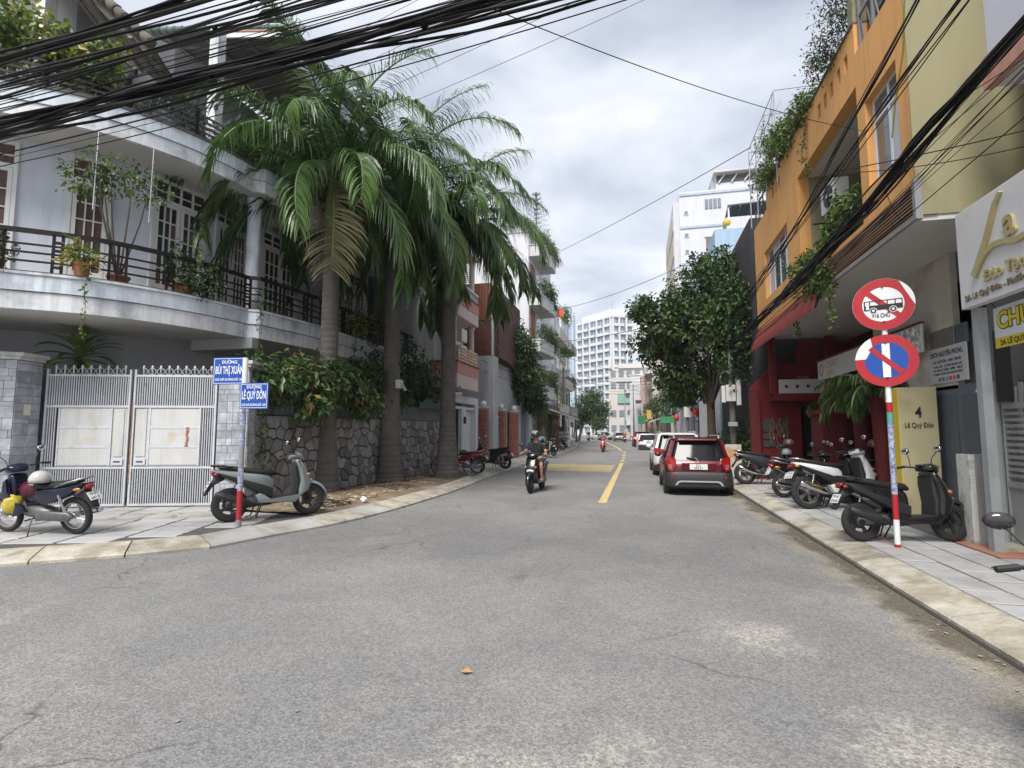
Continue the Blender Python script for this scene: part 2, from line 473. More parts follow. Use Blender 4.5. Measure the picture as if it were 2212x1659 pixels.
def resample(pl, step):
  pts = [Vector((p[0], p[1], 0)) for p in pl]
  out = [pts[0]]
  # Catmull-Rom through the points
  dense = []
  for i in range(len(pts) - 1):
    p0 = pts[max(i - 1, 0)]; p1 = pts[i]; p2 = pts[i + 1]; p3 = pts[min(i + 2, len(pts) - 1)]
    for k in range(12):
      t = k / 12
      dense.append(.5 * ((2 * p1) + (p2 - p0) * t + (2 * p0 - 5 * p1 + 4 * p2 - p3) * t * t + (3 * p1 - p0 - 3 * p2 + p3) * t ** 3))
  dense.append(pts[-1])
  acc = 0
  for a, b in zip(dense[:-1], dense[1:]):
    l = (b - a).length
    while acc + l >= step:
      q = a + (b - a) * ((step - acc) / l)
      out.append(q); a = q; l = (b - a).length; acc = 0
    acc += l
  out.append(dense[-1])
  return out
def offset_line(pts, d):
  o = []
  for i, p in enumerate(pts):
    t = (pts[min(i + 1, len(pts) - 1)] - pts[max(i - 1, 0)]).normalized()
    o.append(p + Vector((-t.y, t.x, 0)) * d)
  return o
def kerb(parent, line, side, width, step, mat_fn, hi=.13):
  pts = resample(line, step)
  for i in range(len(pts) - 1):
    if pts[i].y > 75: break
    a, b = pts[i], pts[i + 1]
    ta = (pts[min(i + 1, len(pts) - 1)] - pts[max(i - 1, 0)]).normalized()
    tb = (pts[min(i + 2, len(pts) - 1)] - pts[i]).normalized()
    g = .006 + rnd.random() * .006
    d = (b - a).normalized()
    mb = MB(); rings = []
    for p, t in ((a + d * g, ta), (b - d * g, tb)):
      n = Vector((-t.y, t.x, 0)) * side
      rings.append([p + n * q + Vector((0, 0, z)) for q, z in ((0, -.06), (.0, .035), (.03, .055), (width * .8, hi - .004), (width * .86, hi), (width, hi), (width, -.06))])
    mb.loft(rings)
    o = mb.build('kerb_stone', mat_fn(a, i), parent, recalc=True)
def pave(line, side, width, far_pts, name, z=.112):
  pts = resample(line, 1.5)
  inn = offset_line(pts, side * (width - .02))
  poly = [(p.x, p.y) for p in inn] + far_pts
  mb = MB(); mb.prism(poly, -.04, z)
  return struct(mb.build(name, m_joint, recalc=True))
pav_l = pave(KL, 1, .55, [(-60, 180), (-60, -5)], 'pavement_left')
pav_r = pave(KR, -1, .42, [(30, 180), (30, -8)], 'pavement_right')
kerb(pav_l, KL, 1, .55, 1.02, lambda p, i: m_kerb_grey if (-6.3 < p.x < -5.3 and p.y < 8.4) or i % 7 == 3 else m_kerb)
kerb(pav_r, KR, -1, .42, 1.05, lambda p, i: m_kerb if p.y < 10 or i % 3 else m_kerb_grey, .12)

# slabs in front of the gate, laid square to it
gd = Vector((3.33, 1.06, 0)).normalized(); gn = Vector((-gd.y, gd.x, 0)); G0 = Vector((-11.95, 8.52, 0))
kin = offset_line(resample(KL, .5), .56)
def inside_left(p):
  best = min(range(len(kin)), key=lambda i: (kin[i] - p).length)
  t = (kin[min(best + 1, len(kin) - 1)] - kin[max(best - 1, 0)]).normalized()
  return Vector((-t.y, t.x, 0)).dot(p - kin[best]) > -.07
sl = {}
def slab(parent, c, sx, sy, rz, zt, th=.05, mat=None):
  key = (round(sx, 3), round(sy, 3))
  if key not in sl:
    mb = MB(); hx, hy, b = sx / 2, sy / 2, .008
    rings = [[(-hx, -hy, -th), (hx, -hy, -th), (hx, hy, -th), (-hx, hy, -th)], [(-hx, -hy, -b), (hx, -hy, -b), (hx, hy, -b), (-hx, hy, -b)],
         [(-hx + b, -hy + b, 0), (hx - b, -hy + b, 0), (hx - b, hy - b, 0), (-hx + b, hy - b, 0)]]
    mb.loft(rings)
    o = mb.build('paving_slab', mat or m_slab, parent, recalc=True); sl[key] = o
    o.location = (c[0], c[1], zt)
  else:
    o = inst(sl[key], 'paving_slab', parent, loc=(c[0], c[1], zt))
  o.rotation_euler = (rnd.uniform(-.004, .004), rnd.uniform(-.004, .004), rz)
  return o
ga = math.atan2(gd.y, gd.x)
covers = [(-8.16, 8.55), (-8.62, 8.28), (-9.05, 8.08), (-9.45, 7.84)]
for iu in range(-6, 12):
  for iv in range(-14, 3):
    u = iu * .74 + (.37 if iv % 2 else 0) * 0
    c = G0 + gd * (u + .37) + gn * (iv * .36 - .2)
    cs = [c + gd * a * .35 + gn * b * .16 for a in (-1, 1) for b in (-1, 1)]
    if not all(inside_left(q) for q in cs): continue
    if any((Vector((x, y, 0)) - c).length < .30 for x, y in covers): continue
    if c.x > -6.6 and c.y > 8.3: continue
    slab(pav_l, c, .685, .32, ga, .1265 + rnd.uniform(-.002, .002))
# plain concrete skin over the rest of both pavements
mb = MB(); pp = offset_line(resample(KL, 1.0), .56)
pl2 = [p for p in pp if p.y > 19.4 and p.y < 120]
mb.prism([(p.x, p.y) for p in pl2] + [(-16, 120), (-7.6, 60), (-7.6, 19.4)], .10, .128)
mb.build('concrete_paving', m_conc, pav_l, recalc=True)
mb = MB(); pp = offset_line(resample(KR, 1.0), -.43)
pl2 = [p for p in pp if 14.6 < p.y < 120]
mb.prism([(p.x, p.y) for p in pl2] + [(10, 120), (10, 14.6)], .10, .118)
mb.build('concrete_paving', m_conc, pav_r, recalc=True)
mb = MB(); mb.prism([(4.36, 8.0), (5.3, 8.0), (5.3, 9.6), (4.36, 9.35)], .10, .124)
mb.build('red_paving', M('red_concrete', (.36, .17, .12), .9, .25, 3, .3), pav_r)
for ix in range(8):
  for iy in range(0, 30):
    x = 3.30 + ix * .415; y = 2.4 + iy * .415
    if x > 4.4 and y > 8: continue
    if x > 5.6: continue
    slab(pav_r, (x, y), .385, .385, 0, .12 + rnd.uniform(-.003, .003))
# drain cover let into the right pavement
mb = MB(); mb.box(3.12, 3.50, 9.0, 9.5, .11, .135)
o = mb.build('drain_cover', M('drain_cover', (.40, .36, .31), .85, .2, 5), None); tag(o, 'square concrete drain cover with red edging set in the kerbside slabs', 'drain cover')
mb = MB()
for a in ((3.09, 3.12, 8.97, 9.53), (3.50, 3.53, 8.97, 9.53), (3.12, 3.50, 8.97, 9.0), (3.12, 3.50, 9.5, 9.53)): mb.box(*a, .11, .138)
mb.build('edging', M('red_edging', (.33, .10, .07), .8, .2, 8), o)
# round well covers by the gate
wc = MB(); wc.lathe([(.0, .115), (.27, .115), (.27, .134), (.22, .136), (.215, .128), (.20, .128), (.195, .138), (0, .140)], 24)
wq = MB(); wq.lathe([(.30, .112), (.38, .112), (.38, .131), (.30, .131)], 24)
for k, (x, y) in enumerate(covers):
  t = thing('well_cover', 'round pale concrete well cover set in the paving before the barred gate', 'well cover', (x, y, 0), 0, 'well covers before the gate')
  if k == 0:
    c0 = wc.build('lid', m_conc, None); c1 = wq.build('collar', m_kerb_grey, None); c0.parent = t; c1.parent = t
  else:
    inst(c0, 'lid', t); inst(c1, 'collar', t)

# gutter strip along the right kerb: silty concrete, damp, with a dark slot at the kerb foot
gp = MB(); gp.box(2.612, 2.657, -6, 42, -.01, .006); struct(gp.build('gutter_slot', M('gutter_slot', (.035, .032, .028), .9, .3, 6)))
gl = MB(); r_g = random.Random(2)
for k in range(420):
  y = r_g.uniform(1.5, 26); x = 2.60 - abs(r_g.gauss(0, .22)); l = r_g.uniform(.006, .022); a = r_g.uniform(0, 6.3)
  if k % 5 == 0: x = r_g.uniform(-5, 2.5); l *= .8
  gl.add([(x + l * math.cos(a + q) * r_g.uniform(.6, 1.3), y + l * math.sin(a + q) * r_g.uniform(.6, 1.3), .006 + r_g.random() * .008) for q in (0, 1.6, 3.1, 4.7)], [(0, 1, 2, 3)], r_g.randrange(3))
stuff(gl.build('road_grit', [M('grit_a', (.30, .27, .22), .9), M('grit_b', (.14, .12, .10), .9), M('grit_c', (.40, .36, .28), .9)]))

# painted markings, each a sheet over the road
def marking(poly, z=.005):
  mb = MB(); mb.add([(p[0], p[1], z) for p in poly], [tuple(range(len(poly)))])
  return mb.build('lane_marking', m_yellow, road)
marking([(-.95, 12.85), (-.76, 12.85), (-.76, 28.8), (-.95, 28.8)])
for y0, y1 in ((30.2, 31.6), (33.2, 34.6), (36.4, 37.8), (39.8, 41.2), (43, 44.4)):
  sh = -.012 * max(0, y0 - 32) ** 1.35 * .6
  marking([(-.98 + sh, y0), (-.78 + sh, y0), (-.80 + sh, y1), (-1.0 + sh, y1)])
cl = [(-1.35, 46), (-2.0, 54), (-2.8, 62.7), (-4.3, 77), (-5.9, 91)]
for a, b in zip(cl[:-1], cl[1:]):
  marking([(a[0] - .1, a[1]), (a[0] + .1, a[1]), (b[0] + .1, b[1]), (b[0] - .1, b[1])])
for k in range(6):
  y = 22.7 + k * .72
  marking([(-4.05 - k * .1, y), (-1.12, y), (-1.12, y + .42), (-4.05 - k * .1, y + .42)])
for k in range(3):
  y = 51.3 + k * .8
  marking([(-5.3, y), (-2.1, y), (-2.1, y + .45), (-5.3, y + .45)])
# road litter: dry leaf and a dark patch
mb = MB(); mb.add([(-1.25, 3.72, .012), (-1.21, 3.69, .02), (-1.16, 3.73, .012), (-1.21, 3.76, .024)], [(0, 1, 2, 3)])
tag(mb.build('dry_leaf', M('dry_leaf', (.42, .22, .08), .8)), 'single orange dry leaf lying on the asphalt', 'leaf')

# soil strip round the palms
nx, ny = 26, 90
mb = MB(); vs = []
for j in range(ny + 1):
  y = 9.0 + j * (11 / ny)
  xl = -8.35 + (y - 9) * .085
  xr = min(kin, key=lambda p: abs(p.y - y)).x - .02
  for i in range(nx + 1):
    u = i / nx
    x = xl + (xr - xl) * u
    h = .118 + .055 * math.sin(u * PI) * (.4 + .6 * abs(math.sin(y * 1.9 + math.sin(x * 3)))) + rnd.uniform(0, .022) * math.sin(u * PI)
    vs.append((x, y, h))
mb.add(vs, [(j * (nx + 1) + i, j * (nx + 1) + i + 1, (j + 1) * (nx + 1) + i + 1, (j + 1) * (nx + 1) + i) for j in range(ny) for i in range(nx)])
struct(mb.build('soil_strip', m_soil, None, smooth=True))
# litter on it
mb = MB()
for k in range(900):
  y = rnd.uniform(9.1, 19.9); xl = -8.2 + (y - 9) * .085
  x = xl + (rnd.random() ** .7) * (-6.1 - xl)
  if rnd.random() < .5: x, y = rnd.gauss(-6.45, .35), rnd.gauss(11.0, 1.3)
  if not (-8.2 < x < -5.95 and 9.1 < y < 19.8): continue
  a = rnd.uniform(0, 6.3); l = rnd.uniform(.02, .10); w = l * rnd.uniform(.15, .4)
  z = .155 + rnd.random() * .03
  c, s_ = math.cos(a), math.sin(a)
  mb.add([(x - c * l, y - s_ * l, z), (x + s_ * w, y - c * w, z + .01), (x + c * l, y + s_ * l, z + rnd.uniform(-.01, .02)), (x - s_ * w, y + c * w, z)], [(0, 1, 2, 3)], rnd.choice((0, 0, 1, 2)))
o = mb.build('leaf_litter', [M('litter_a', (.45, .34, .2), .9, .2, 9), M('litter_b', (.30, .18, .09), .9, .2, 9), M('litter_c', (.55, .48, .36), .9, .2, 9)])
stuff(o)
# dark root fibre mounds at the palms' feet
mb = MB()
for (cx, cy, rr, nn) in ((-7.95, 12.55, .55, 700), (-7.42, 15.2, .55, 700), (-6.3, 17.1, .6, 800), (-6.5, 10.3, .45, 700), (-6.35, 13.6, .6, 500)):
  for k in range(nn):
    a = rnd.uniform(0, 6.3); q = rr * rnd.random() ** .5
    x, y = cx + math.cos(a) * q * 1.25, cy + math.sin(a) * q
    if x > -5.98: continue
    b = rnd.uniform(0, 6.3); l = rnd.uniform(.03, .09); z = .14 + .10 * (1 - q / rr)
    mb.add([(x, y, z), (x + .012, y + .012, z + .02), (x + math.cos(b) * l, y + math.sin(b) * l, z + rnd.uniform(-.02, .05))], [(0, 1, 2)])
o = mb.build('root_fibre', M('root_fibre', (.075, .052, .036), .95, .3, 9)); stuff(o)
# crumpled white bag
bm = bmesh.new(); bmesh.ops.create_icosphere(bm, subdivisions=3, radius=.065)
for v in bm.verts:
  k = 1 + .35 * math.sin(v.co.x * 60 + v.co.y * 31) * math.sin(v.co.z * 47 + 1)
  v.co = Vector((v.co.x * k * 1.1, v.co.y * k * .8, max(-.05, v.co.z * k)))
me = bpy.data.meshes.new('crumpled_bag'); bm.to_mesh(me); bm.free(); me.materials.append(M('white_bag', (.75, .75, .78), .5))
o = bpy.data.objects.new('crumpled_bag', me); COL.objects.link(o); o.location = (-5.85, 10.75, .20)
tag(o, 'crumpled white plastic bag on the soil beside the kerb', 'bag')

# ================================================================ GATE, PILLARS, STONE WALL
m_gate = M('gate_paint', (.56, .58, .615), .5, .1, 3, .1, 60, col2=(.48, .45, .41), c2amt=.12, c2scale=4)
m_gate_panel = M('gate_panel', (.57, .57, .555), .6, .1, 1.5, .1, 20, col2=(.52, .46, .36), c2amt=.12, c2scale=1.6, streak=.22)
m_rust = M('rust', (.36, .19, .09), .9, .35, 14, col2=(.20, .13, .09), c2amt=.6, c2scale=12)
gate = thing('driveway_gate', 'double-leaf pale grey barred steel gate with panels and spiked top', 'gate', tuple(G0 + Vector((0, 0, .13))))
def gp3(u, w, z):                      # gate frame: along the gate, outwards, up
  p = G0 + gd * u - gn * w
  return Vector((p.x, p.y, z))
def gbeam(mb, u0, z0, u1, z1, w, d, off=0, mi=0):
  mb.beam(gp3(u0, off, z0), gp3(u1, off, z1), d if abs(z1 - z0) < abs(u1 - u0) else w, w if abs(z1 - z0) < abs(u1 - u0) else d, mi)
def gbox(mb, u0, u1, z0, z1, w0, w1):
  vs = [gp3(u, w, z) for z in (z0, z1) for w in (w0, w1) for u in (u0, u1)]
  mb.add(vs, [(0, 2, 3, 1), (4, 5, 7, 6), (0, 1, 5, 4), (2, 6, 7, 3), (0, 4, 6, 2), (1, 3, 7, 5)])
bar_src = {}
def gbar(u, z0, z1, leaf):
  key = round(z1 - z0, 3)
  if key not in bar_src:
    mb = MB(); mb.lathe([(.0125, 0), (.0125, key)], 8)
    bar_src[key] = mb.build('bar', m_gate, None, smooth=False)
    o = bar_src[key]; o.parent = leaf
  else:
    o = inst(bar_src[key], 'bar', leaf)
  p = gp3(u, 0, z0) - ROOT[leaf.name]
  o.location = p
  return o
for L0, L1, hinge in ((0.0, 1.68, 0), (1.74, 3.42, 1)):
  fr = MB()
  for u in (L0 + .02, L1 - .02): gbox(fr, u - .02, u + .02, .15, 2.98, -.02, .02)
  for z in (.17, .93, 2.2, 2.85): gbox(fr, L0 + .04, L1 - .04, z - .022, z + .022, -.018, .018)
  leaf = fr.build('gate_leaf', m_gate, gate, recalc=True)
  p0, p1 = (L0 + .27, L1 - .06) if not hinge else (L0 + .06, L1 - .29)
  k = 0; u = L0 + .075
  while u < L1 - .05:
    if p0 - .01 < u < p1 + .01:
      gbar(u, .19, .91, leaf); gbar(u, 2.22, 2.83, leaf)
    else:
      gbar(u, .19, 2.83, leaf)
    u += .0465
  # spikes with rings between
  ns = 9
  for i in range(ns):
    u = L0 + .17 + i * (L1 - L0 - .2) / (ns - .4)
    sp_ = MB(); sp_.lathe([(.016, 2.87), (.018, 3.0), (.024, 3.015), (.022, 3.05), (.008, 3.07), (0, 3.075)], 8)
    q = gp3(u, 0, 0); sp_.xf(Matrix.Translation((q.x, q.y, 0)))
    sp_.build('spike', m_gate, leaf, smooth=True)
    if i < ns - 1:
      rg = MB(); cu = u + (L1 - L0 - .2) / (ns - .4) / 2
      for sgn in (-1, 1):
        pts = [gp3(cu + sgn * .085 - sgn * .075 * math.sin(PI * t / 8), 0, 2.94 + .07 * math.cos(PI * t / 8)) for t in range(9)]
        rg.tube(pts, .006, 5)
      rg.build('ring', m_gate, leaf)
  # sheet panels
  bk = MB(); gbox(bk, p0, p1, .96, 2.175, -.012, -.004); bk.build('backing_sheet', m_gate_panel, leaf, recalc=True)
  wide = (p0 + .03, p1 - .29) if not hinge else (p0 + .29, p1 - .03)
  nar = (p1 - .25, p1 - .02) if not hinge else (p0 + .02, p0 + .25)
  for z0, z1 in ((1.80, 2.14), (1.40, 1.74), (.985, 1.34)):
    pn = MB(); gbox(pn, wide[0] + .02, wide[1] - .02, z0, z1, .002, .012); pn.build('panel', m_gate_panel, leaf, bevel=.004, recalc=True)
  pn = MB(); gbox(pn, nar[0] + .02, nar[1] - .02, 1.16, 2.14, .002, .010); pn.build('panel', m_gate_panel, leaf, bevel=.004, recalc=True)
  ms = MB(); gbox(ms, nar[0], nar[1], .985, 1.12, .004, .022); lb = ms.build('letter_box', m_gate, leaf, bevel=.004, recalc=True)
  ms = MB(); gbox(ms, nar[0] + .05, nar[1] - .05, 1.04, 1.07, .022, .026); ms.build('slot', M('dark_slot', (.06, .06, .06)), lb, recalc=True)
  st = MB()
  for z in (1.77, 1.37): gbox(st, wide[0], wide[1], z - .03, z + .03, -.003, .018)
  for uu in (wide[0], wide[1]): gbox(st, uu - .018, uu + .018, .97, 2.17, -.003, .02)
  st.build('panel_frame', m_gate, leaf, recalc=True)
  if hinge:
    rs = MB()
    zz = [1.77, 1.70, 1.62, 1.52, 1.44, 1.39, 1.36]; ww = [.035, .030, .022, .026, .02, .028, .05]
    vs = []
    for z, w in zip(zz, ww): vs += [gp3(2.86 + .01 * math.sin(z * 30) - w, .0195, z), gp3(2.86 + .01 * math.sin(z * 30) + w, .0195, z)]
    rs.add(vs, [(2 * i, 2 * i + 1, 2 * i + 3, 2 * i + 2) for i in range(len(zz) - 1)])
    rs.build('rust_stain', m_rust, leaf)
    lk_ = MB(); gbox(lk_, L0 - .012, L0 + .012, .6, 2.3, .021, .024); lk_.build('rusty_edge', m_rust, leaf, recalc=True)

m_tile = M('stone_tile', (.33, .345, .38), .65, .2, 4, .15, 25, col2=(.45, .46, .49), c2amt=.4, c2scale=5, rand=.2)
m_mortar = M('tile_joint', (.13, .135, .15), .9, .2, 5)
m_cap = M('pillar_cap', (.55, .545, .53), .7, .15, 3, .1, 30, streak=.35)
def tiled_face(parent, a, b, z0, z1, th=.012, row=.155, seed=1):
  r = random.Random(seed)
  a = Vector(a); b = Vector(b); d = (b - a); l = d.length; d /= l; nrm = Vector((d.y, -d.x, 0))
  z = z0; k = 0
  while z < z1 - .03:
    h = min(r.choice((row, row, row * .6, row * 1.5)), z1 - z)
    u = 0
    while u < l - .01:
      w = r.choice((.12, .2, .26, .32)); w = min(w, l - u)
      if l - u - w < .06: w = l - u
      g = .004
      mb = MB()
      p = [a + d * (u + g), a + d * (u + w - g)]
      t = th * r.uniform(.7, 1.15)
      vs = [p[0], p[1], p[1] + nrm * t, p[0] + nrm * t]
      vs = [v + Vector((0, 0, z + g)) for v in vs] + [v + Vector((0, 0, z + h - g)) for v in vs]
      mb.add(vs, [(3, 2, 1, 0), (4, 5, 6, 7), (0, 1, 5, 4), (1, 2, 6, 5), (2, 3, 7, 6), (3, 0, 4, 7)])
      mb.build('stone_tile', m_tile, parent, recalc=True)
      u += w
    z += h
def pillar(name, label, plan, faces, top, seed):
  t = thing(name, label, 'gate pillar', (plan[0][0], plan[0][1], .1))
  mb = MB(); mb.prism(plan, .08, top); mb.build('core', m_mortar, t, recalc=True)
  for k, (i, j) in enumerate(faces): tiled_face(t, (*plan[i], 0), (*plan[j], 0), .13, top - .01, seed=seed + k)
  cx = sum(p[0] for p in plan) / len(plan); cy = sum(p[1] for p in plan) / len(plan)
  grow = lambda q: [(p[0] + (p[0] - cx) / max(.01, math.hypot(p[0] - cx, p[1] - cy)) * q, p[1] + (p[1] - cy) / max(.01, math.hypot(p[0] - cx, p[1] - cy)) * q) for p in plan]
  mb = MB(); mb.prism(grow(.05), top, top + .07); mb.prism(grow(.11), top + .07, top + .14); mb.build('cap', m_cap, t, recalc=True)
  return t
pl = pillar('gate_pillar', 'broad grey stone-tiled gate pillar behind the dark blue motorbike', [(-12.02, 8.47), (-11.9, 7.92), (-12.9, 7.25), (-14.6, 6.2), (-15.2, 7.2), (-12.6, 8.9)][::-1], [(4, 5), (3, 4), (2, 3)], 3.1, 3)
pr = pillar('gate_pillar', 'narrow grey stone-tiled gate pillar behind the street name signs', [(-8.67, 9.575), (-8.05, 9.72), (-8.22, 10.2), (-8.82, 10.1)], [(0, 1), (1, 2)], 3.05, 9)
mb = MB(); q = Vector((-12.02, 8.47, 0)).lerp(Vector((-11.9, 7.92, 0)), .55)
mb.box(q.x + .005, q.x + .05, q.y - .06, q.y + .06, 2.0, 2.22); mb.build('bell_push', M('cream_plastic', (.62, .58, .45), .4), pl, bevel=.008)

# crazy-paved stone wall
WA, WB = Vector((-8.2, 10.12, 0)), Vector((-7.36, 20.05, 0))
wdv = (WB - WA); wl = wdv.length; wdv /= wl; wnv = Vector((wdv.y, -wdv.x, 0))
sw = thing('stone_wall', 'crazy-paved dark grey stone garden wall behind the palm trunks', 'wall', (WA.x, WA.y, .1))
mb = MB(); A2, B2 = WA - wnv * .28, WB - wnv * .28
mb.prism([(WA.x, WA.y), (WB.x, WB.y), (B2.x, B2.y), (A2.x, A2.y)], .05, 2.06); mb.build('wall_core', M('stone_joint', (.035, .035, .036), .95, .2, 6), sw, recalc=True)
m_stone = M('wall_stone', (.235, .235, .24), .85, .3, 6, .45, 30, col2=(.25, .22, .18), c2amt=.25, c2scale=2.2, rand=.42)
H_ = 1.93
sites = []
r = random.Random(5)
ROWS = 7
for iy in range(ROWS):
  w_ = .28 if iy > 1 else .23
  n_ = int(wl / w_)
  for ix in range(n_):
    sites.append((((ix + .5 + (.5 if iy % 2 else 0)) * w_ + r.uniform(-.11, .11)), (iy + .5) * H_ / ROWS + r.uniform(-.10, .10)))
def clip(poly, px, py, nx_, ny_):
  out = []
  for i in range(len(poly)):
    a = poly[i]; b = poly[(i + 1) % len(poly)]
    da = (a[0] - px) * nx_ + (a[1] - py) * ny_; db = (b[0] - px) * nx_ + (b[1] - py) * ny_
    if da <= 0: out.append(a)
    if da * db < 0:
      t = da / (da - db); out.append((a[0] + (b[0] - a[0]) * t, a[1] + (b[1] - a[1]) * t))
  return out
for i, s_ in enumerate(sites):
  poly = [(max(0, s_[0] - .6), 0), (min(wl, s_[0] + .6), 0), (min(wl, s_[0] + .6), H_), (max(0, s_[0] - .6), H_)]
  if s_[0] > wl: continue
  near = sorted((q for q in sites if q is not s_ and abs(q[0] - s_[0]) < 1), key=lambda q: (q[0] - s_[0]) ** 2 + (q[1] - s_[1]) ** 2)[:18]
  for q in near:
    dx, dy = q[0] - s_[0], q[1] - s_[1]; ll = math.hypot(dx, dy)
    if ll < .04: continue
    poly = clip(poly, (q[0] + s_[0]) / 2, (q[1] + s_[1]) / 2, dx / ll, dy / ll)
    if len(poly) < 3: break
  if len(poly) < 3: continue
  cx = sum(p[0] for p in poly) / len(poly); cy = sum(p[1] for p in poly) / len(poly)
  def ins(d):
    o = []
    for p in poly:
      ll = math.hypot(p[0] - cx, p[1] - cy)
      if ll < .03: return None
      f = max(.3, 1 - d / ll * 1.25); o.append((cx + (p[0] - cx) * f, cy + (p[1] - cy) * f))
    return o
  a_, b_ = ins(.017), ins(.03)
  if not a_: continue
  dep = rnd.uniform(.018, .045)
  tilt = rnd.uniform(-.1, .1)
  def w3(p, d): q = WA + wdv * p[0] + wnv * d; return Vector((q.x, q.y, .12 + p[1]))
  n_ = len(poly)
  mb = MB(); mb.loft([[w3(p, -.01) for p in a_], [w3(p, dep * .6) for p in a_], [w3(p, dep + tilt * (p[0] - cx) * .4) for p in b_]])
  mb.build('stone', m_stone, sw, recalc=True)
# bars on the wall between pillar and the second palm, then a rendered upcourse
mb = MB()
rail_src = None
for k in range(42):
  p = WA + wdv * (.25 + k * .13) - wnv * .12
  if rail_src is None:
    b_ = MB(); b_.lathe([(.012, 0), (.012, .62)], 6); rail_src = b_.build('railing_bar', M('railing_grey', (.20, .21, .22), .6)); o = rail_src; o.parent = sw
  else: o = inst(rail_src, 'railing_bar', sw)
  o.location = Vector((p.x, p.y, 2.04)) - ROOT[sw.name]
mb = MB(); a = WA + wdv * .2 - wnv * .12; b = WA + wdv * 5.7 - wnv * .12
mb.beam((a.x, a.y, 2.62), (b.x, b.y, 2.62), .03, .03); mb.build('railing_rail', MC['railing_grey'], sw)
mb = MB(); p = [WA + wdv * 5.8, WB, WB - wnv * .26, WA + wdv * 5.8 - wnv * .26]
mb.prism([(v.x, v.y) for v in p], 2.06, 2.52); mb.build('upper_course', M('upper_render', (.16, .16, .165), .9, .25, 2, .2, 30, streak=.5), sw, recalc=True)
# ================================================================ PLANT HELPERS
def leaf_add(mb, p, d, n, l, w, mi=0, curl=.15):
  s_ = d.cross(n)
  if s_.length < 1e-4: s_ = d.orthogonal()
  s_.normalize()
  tip = p + d * l - n * (l * curl)
  mid = p + d * (l * .5)
  mb.add([p, mid + s_ * w * .5 + n * w * .12, tip, mid - s_ * w * .5 + n * w * .12], [(0, 1, 2), (0, 2, 3)], mi)
def rv(r):
  while True:
    v = Vector((r.uniform(-1, 1), r.uniform(-1, 1), r.uniform(-1, 1)))
    if .05 < v.length < 1: return v.normalized()
def foliage(mb, blobs, n, l, w, r, shell=.55, droop=.35, mis=(0,), clump=6, spread=.22):
  """leaves in clumps through the volume of ellipsoids blobs = [(centre, radii, weight)]"""
  tot = sum(b[2] for b in blobs)
  for c, rad, wt in blobs:
    c = Vector(c)
    for k in range(int(n * wt / tot / clump)):
      v = rv(r); q = (shell + (1 - shell) * r.random()) if r.random() < .75 else r.random()
      base = c + Vector((v.x * rad[0] * q, v.y * rad[1] * q, v.z * rad[2] * q))
      mi = r.choice(mis)
      out = Vector((v.x / rad[0], v.y / rad[1], v.z / rad[2])).normalized()
      for j in range(clump):
        p = base + rv(r) * spread * r.random()
        d = (out * .6 + rv(r) * .9 + Vector((0, 0, -droop))).normalized()
        nn = (Vector((0, 0, 1)) * .8 + rv(r) * .7 + out * .3).normalized()
        k_ = r.uniform(.65, 1.25)
        leaf_add(mb, p, d, nn, l * k_, w * k_, mi)
lf_dark = LEAF('leaf_dark', (.018, .045, .016), (.055, .11, .035))
lf_mid = LEAF('leaf_mid', (.03, .07, .018), (.10, .18, .04))
lf_light = LEAF('leaf_light', (.09, .16, .03), (.24, .32, .07))
lf_yel = LEAF('leaf_yellow', (.25, .25, .05), (.45, .36, .07))
lf_orange = LEAF('leaf_orange', (.20, .10, .03), (.32, .19, .05))
lf_olive = LEAF('leaf_olive', (.07, .10, .03), (.17, .19, .06))
m_bark = M('bark', (.12, .095, .07), .95, .3, 8, .6, 40)
m_twig = M('twig', (.10, .08, .06), .9, .2, 12)
m_pot = M('terracotta', (.38, .16, .09), .85, .2, 6)
m_potw = M('pale_pot', (.45, .45, .44), .8, .2, 5)
def plant(name, label, cat, loc, blobs, n, l, w, mats, seed, stems=4, pot=None, group=None, shell=.5, droop=.35, clump=6, spread=.15, stem_r=.012, mis=None, stem_mat=None):
  r = random.Random(seed)
  t = thing(name, label, cat, loc, 0, group)
  mb = MB(); foliage(mb, blobs, n, l, w, r, shell, droop, mis or tuple(range(len(mats))), clump, spread)
  mb.build('foliage', list(mats), t)
  if stems:
    mb = MB(); z0 = loc[2] + (pot[1] * .9 if pot else 0)
    for k in range(stems):
      c, rad, _ = blobs[k % len(blobs)]
      e = Vector(c) + Vector((rv(r).x * rad[0] * .5, rv(r).y * rad[1] * .5, rad[2] * r.uniform(-.2, .6)))
      s0 = Vector((loc[0] + r.uniform(-.04, .04), loc[1] + r.uniform(-.04, .04), z0))
      m1 = s0.lerp(e, .5) + Vector((r.uniform(-.1, .1), r.uniform(-.1, .1), .1)) * (e - s0).length * .4
      mb.tube([s0, s0.lerp(m1, .5), m1, m1.lerp(e, .55), e], [stem_r, stem_r * .9, stem_r * .75, stem_r * .55, stem_r * .3], 5)
    mb.build('stem', stem_mat or m_twig, t, smooth=True)
  if pot:
    mb = MB(); pr_, ph = pot[0], pot[1]
    mb.lathe([(pr_ * .68, 0), (pr_ * .95, ph * .85), (pr_ * 1.08, ph * .85), (pr_ * 1.08, ph), (pr_ * .9, ph), (pr_ * .85, ph * .8), (0, ph * .8)], 14, loc)
    mb.build('pot', pot[2], t, smooth=False)
  return t
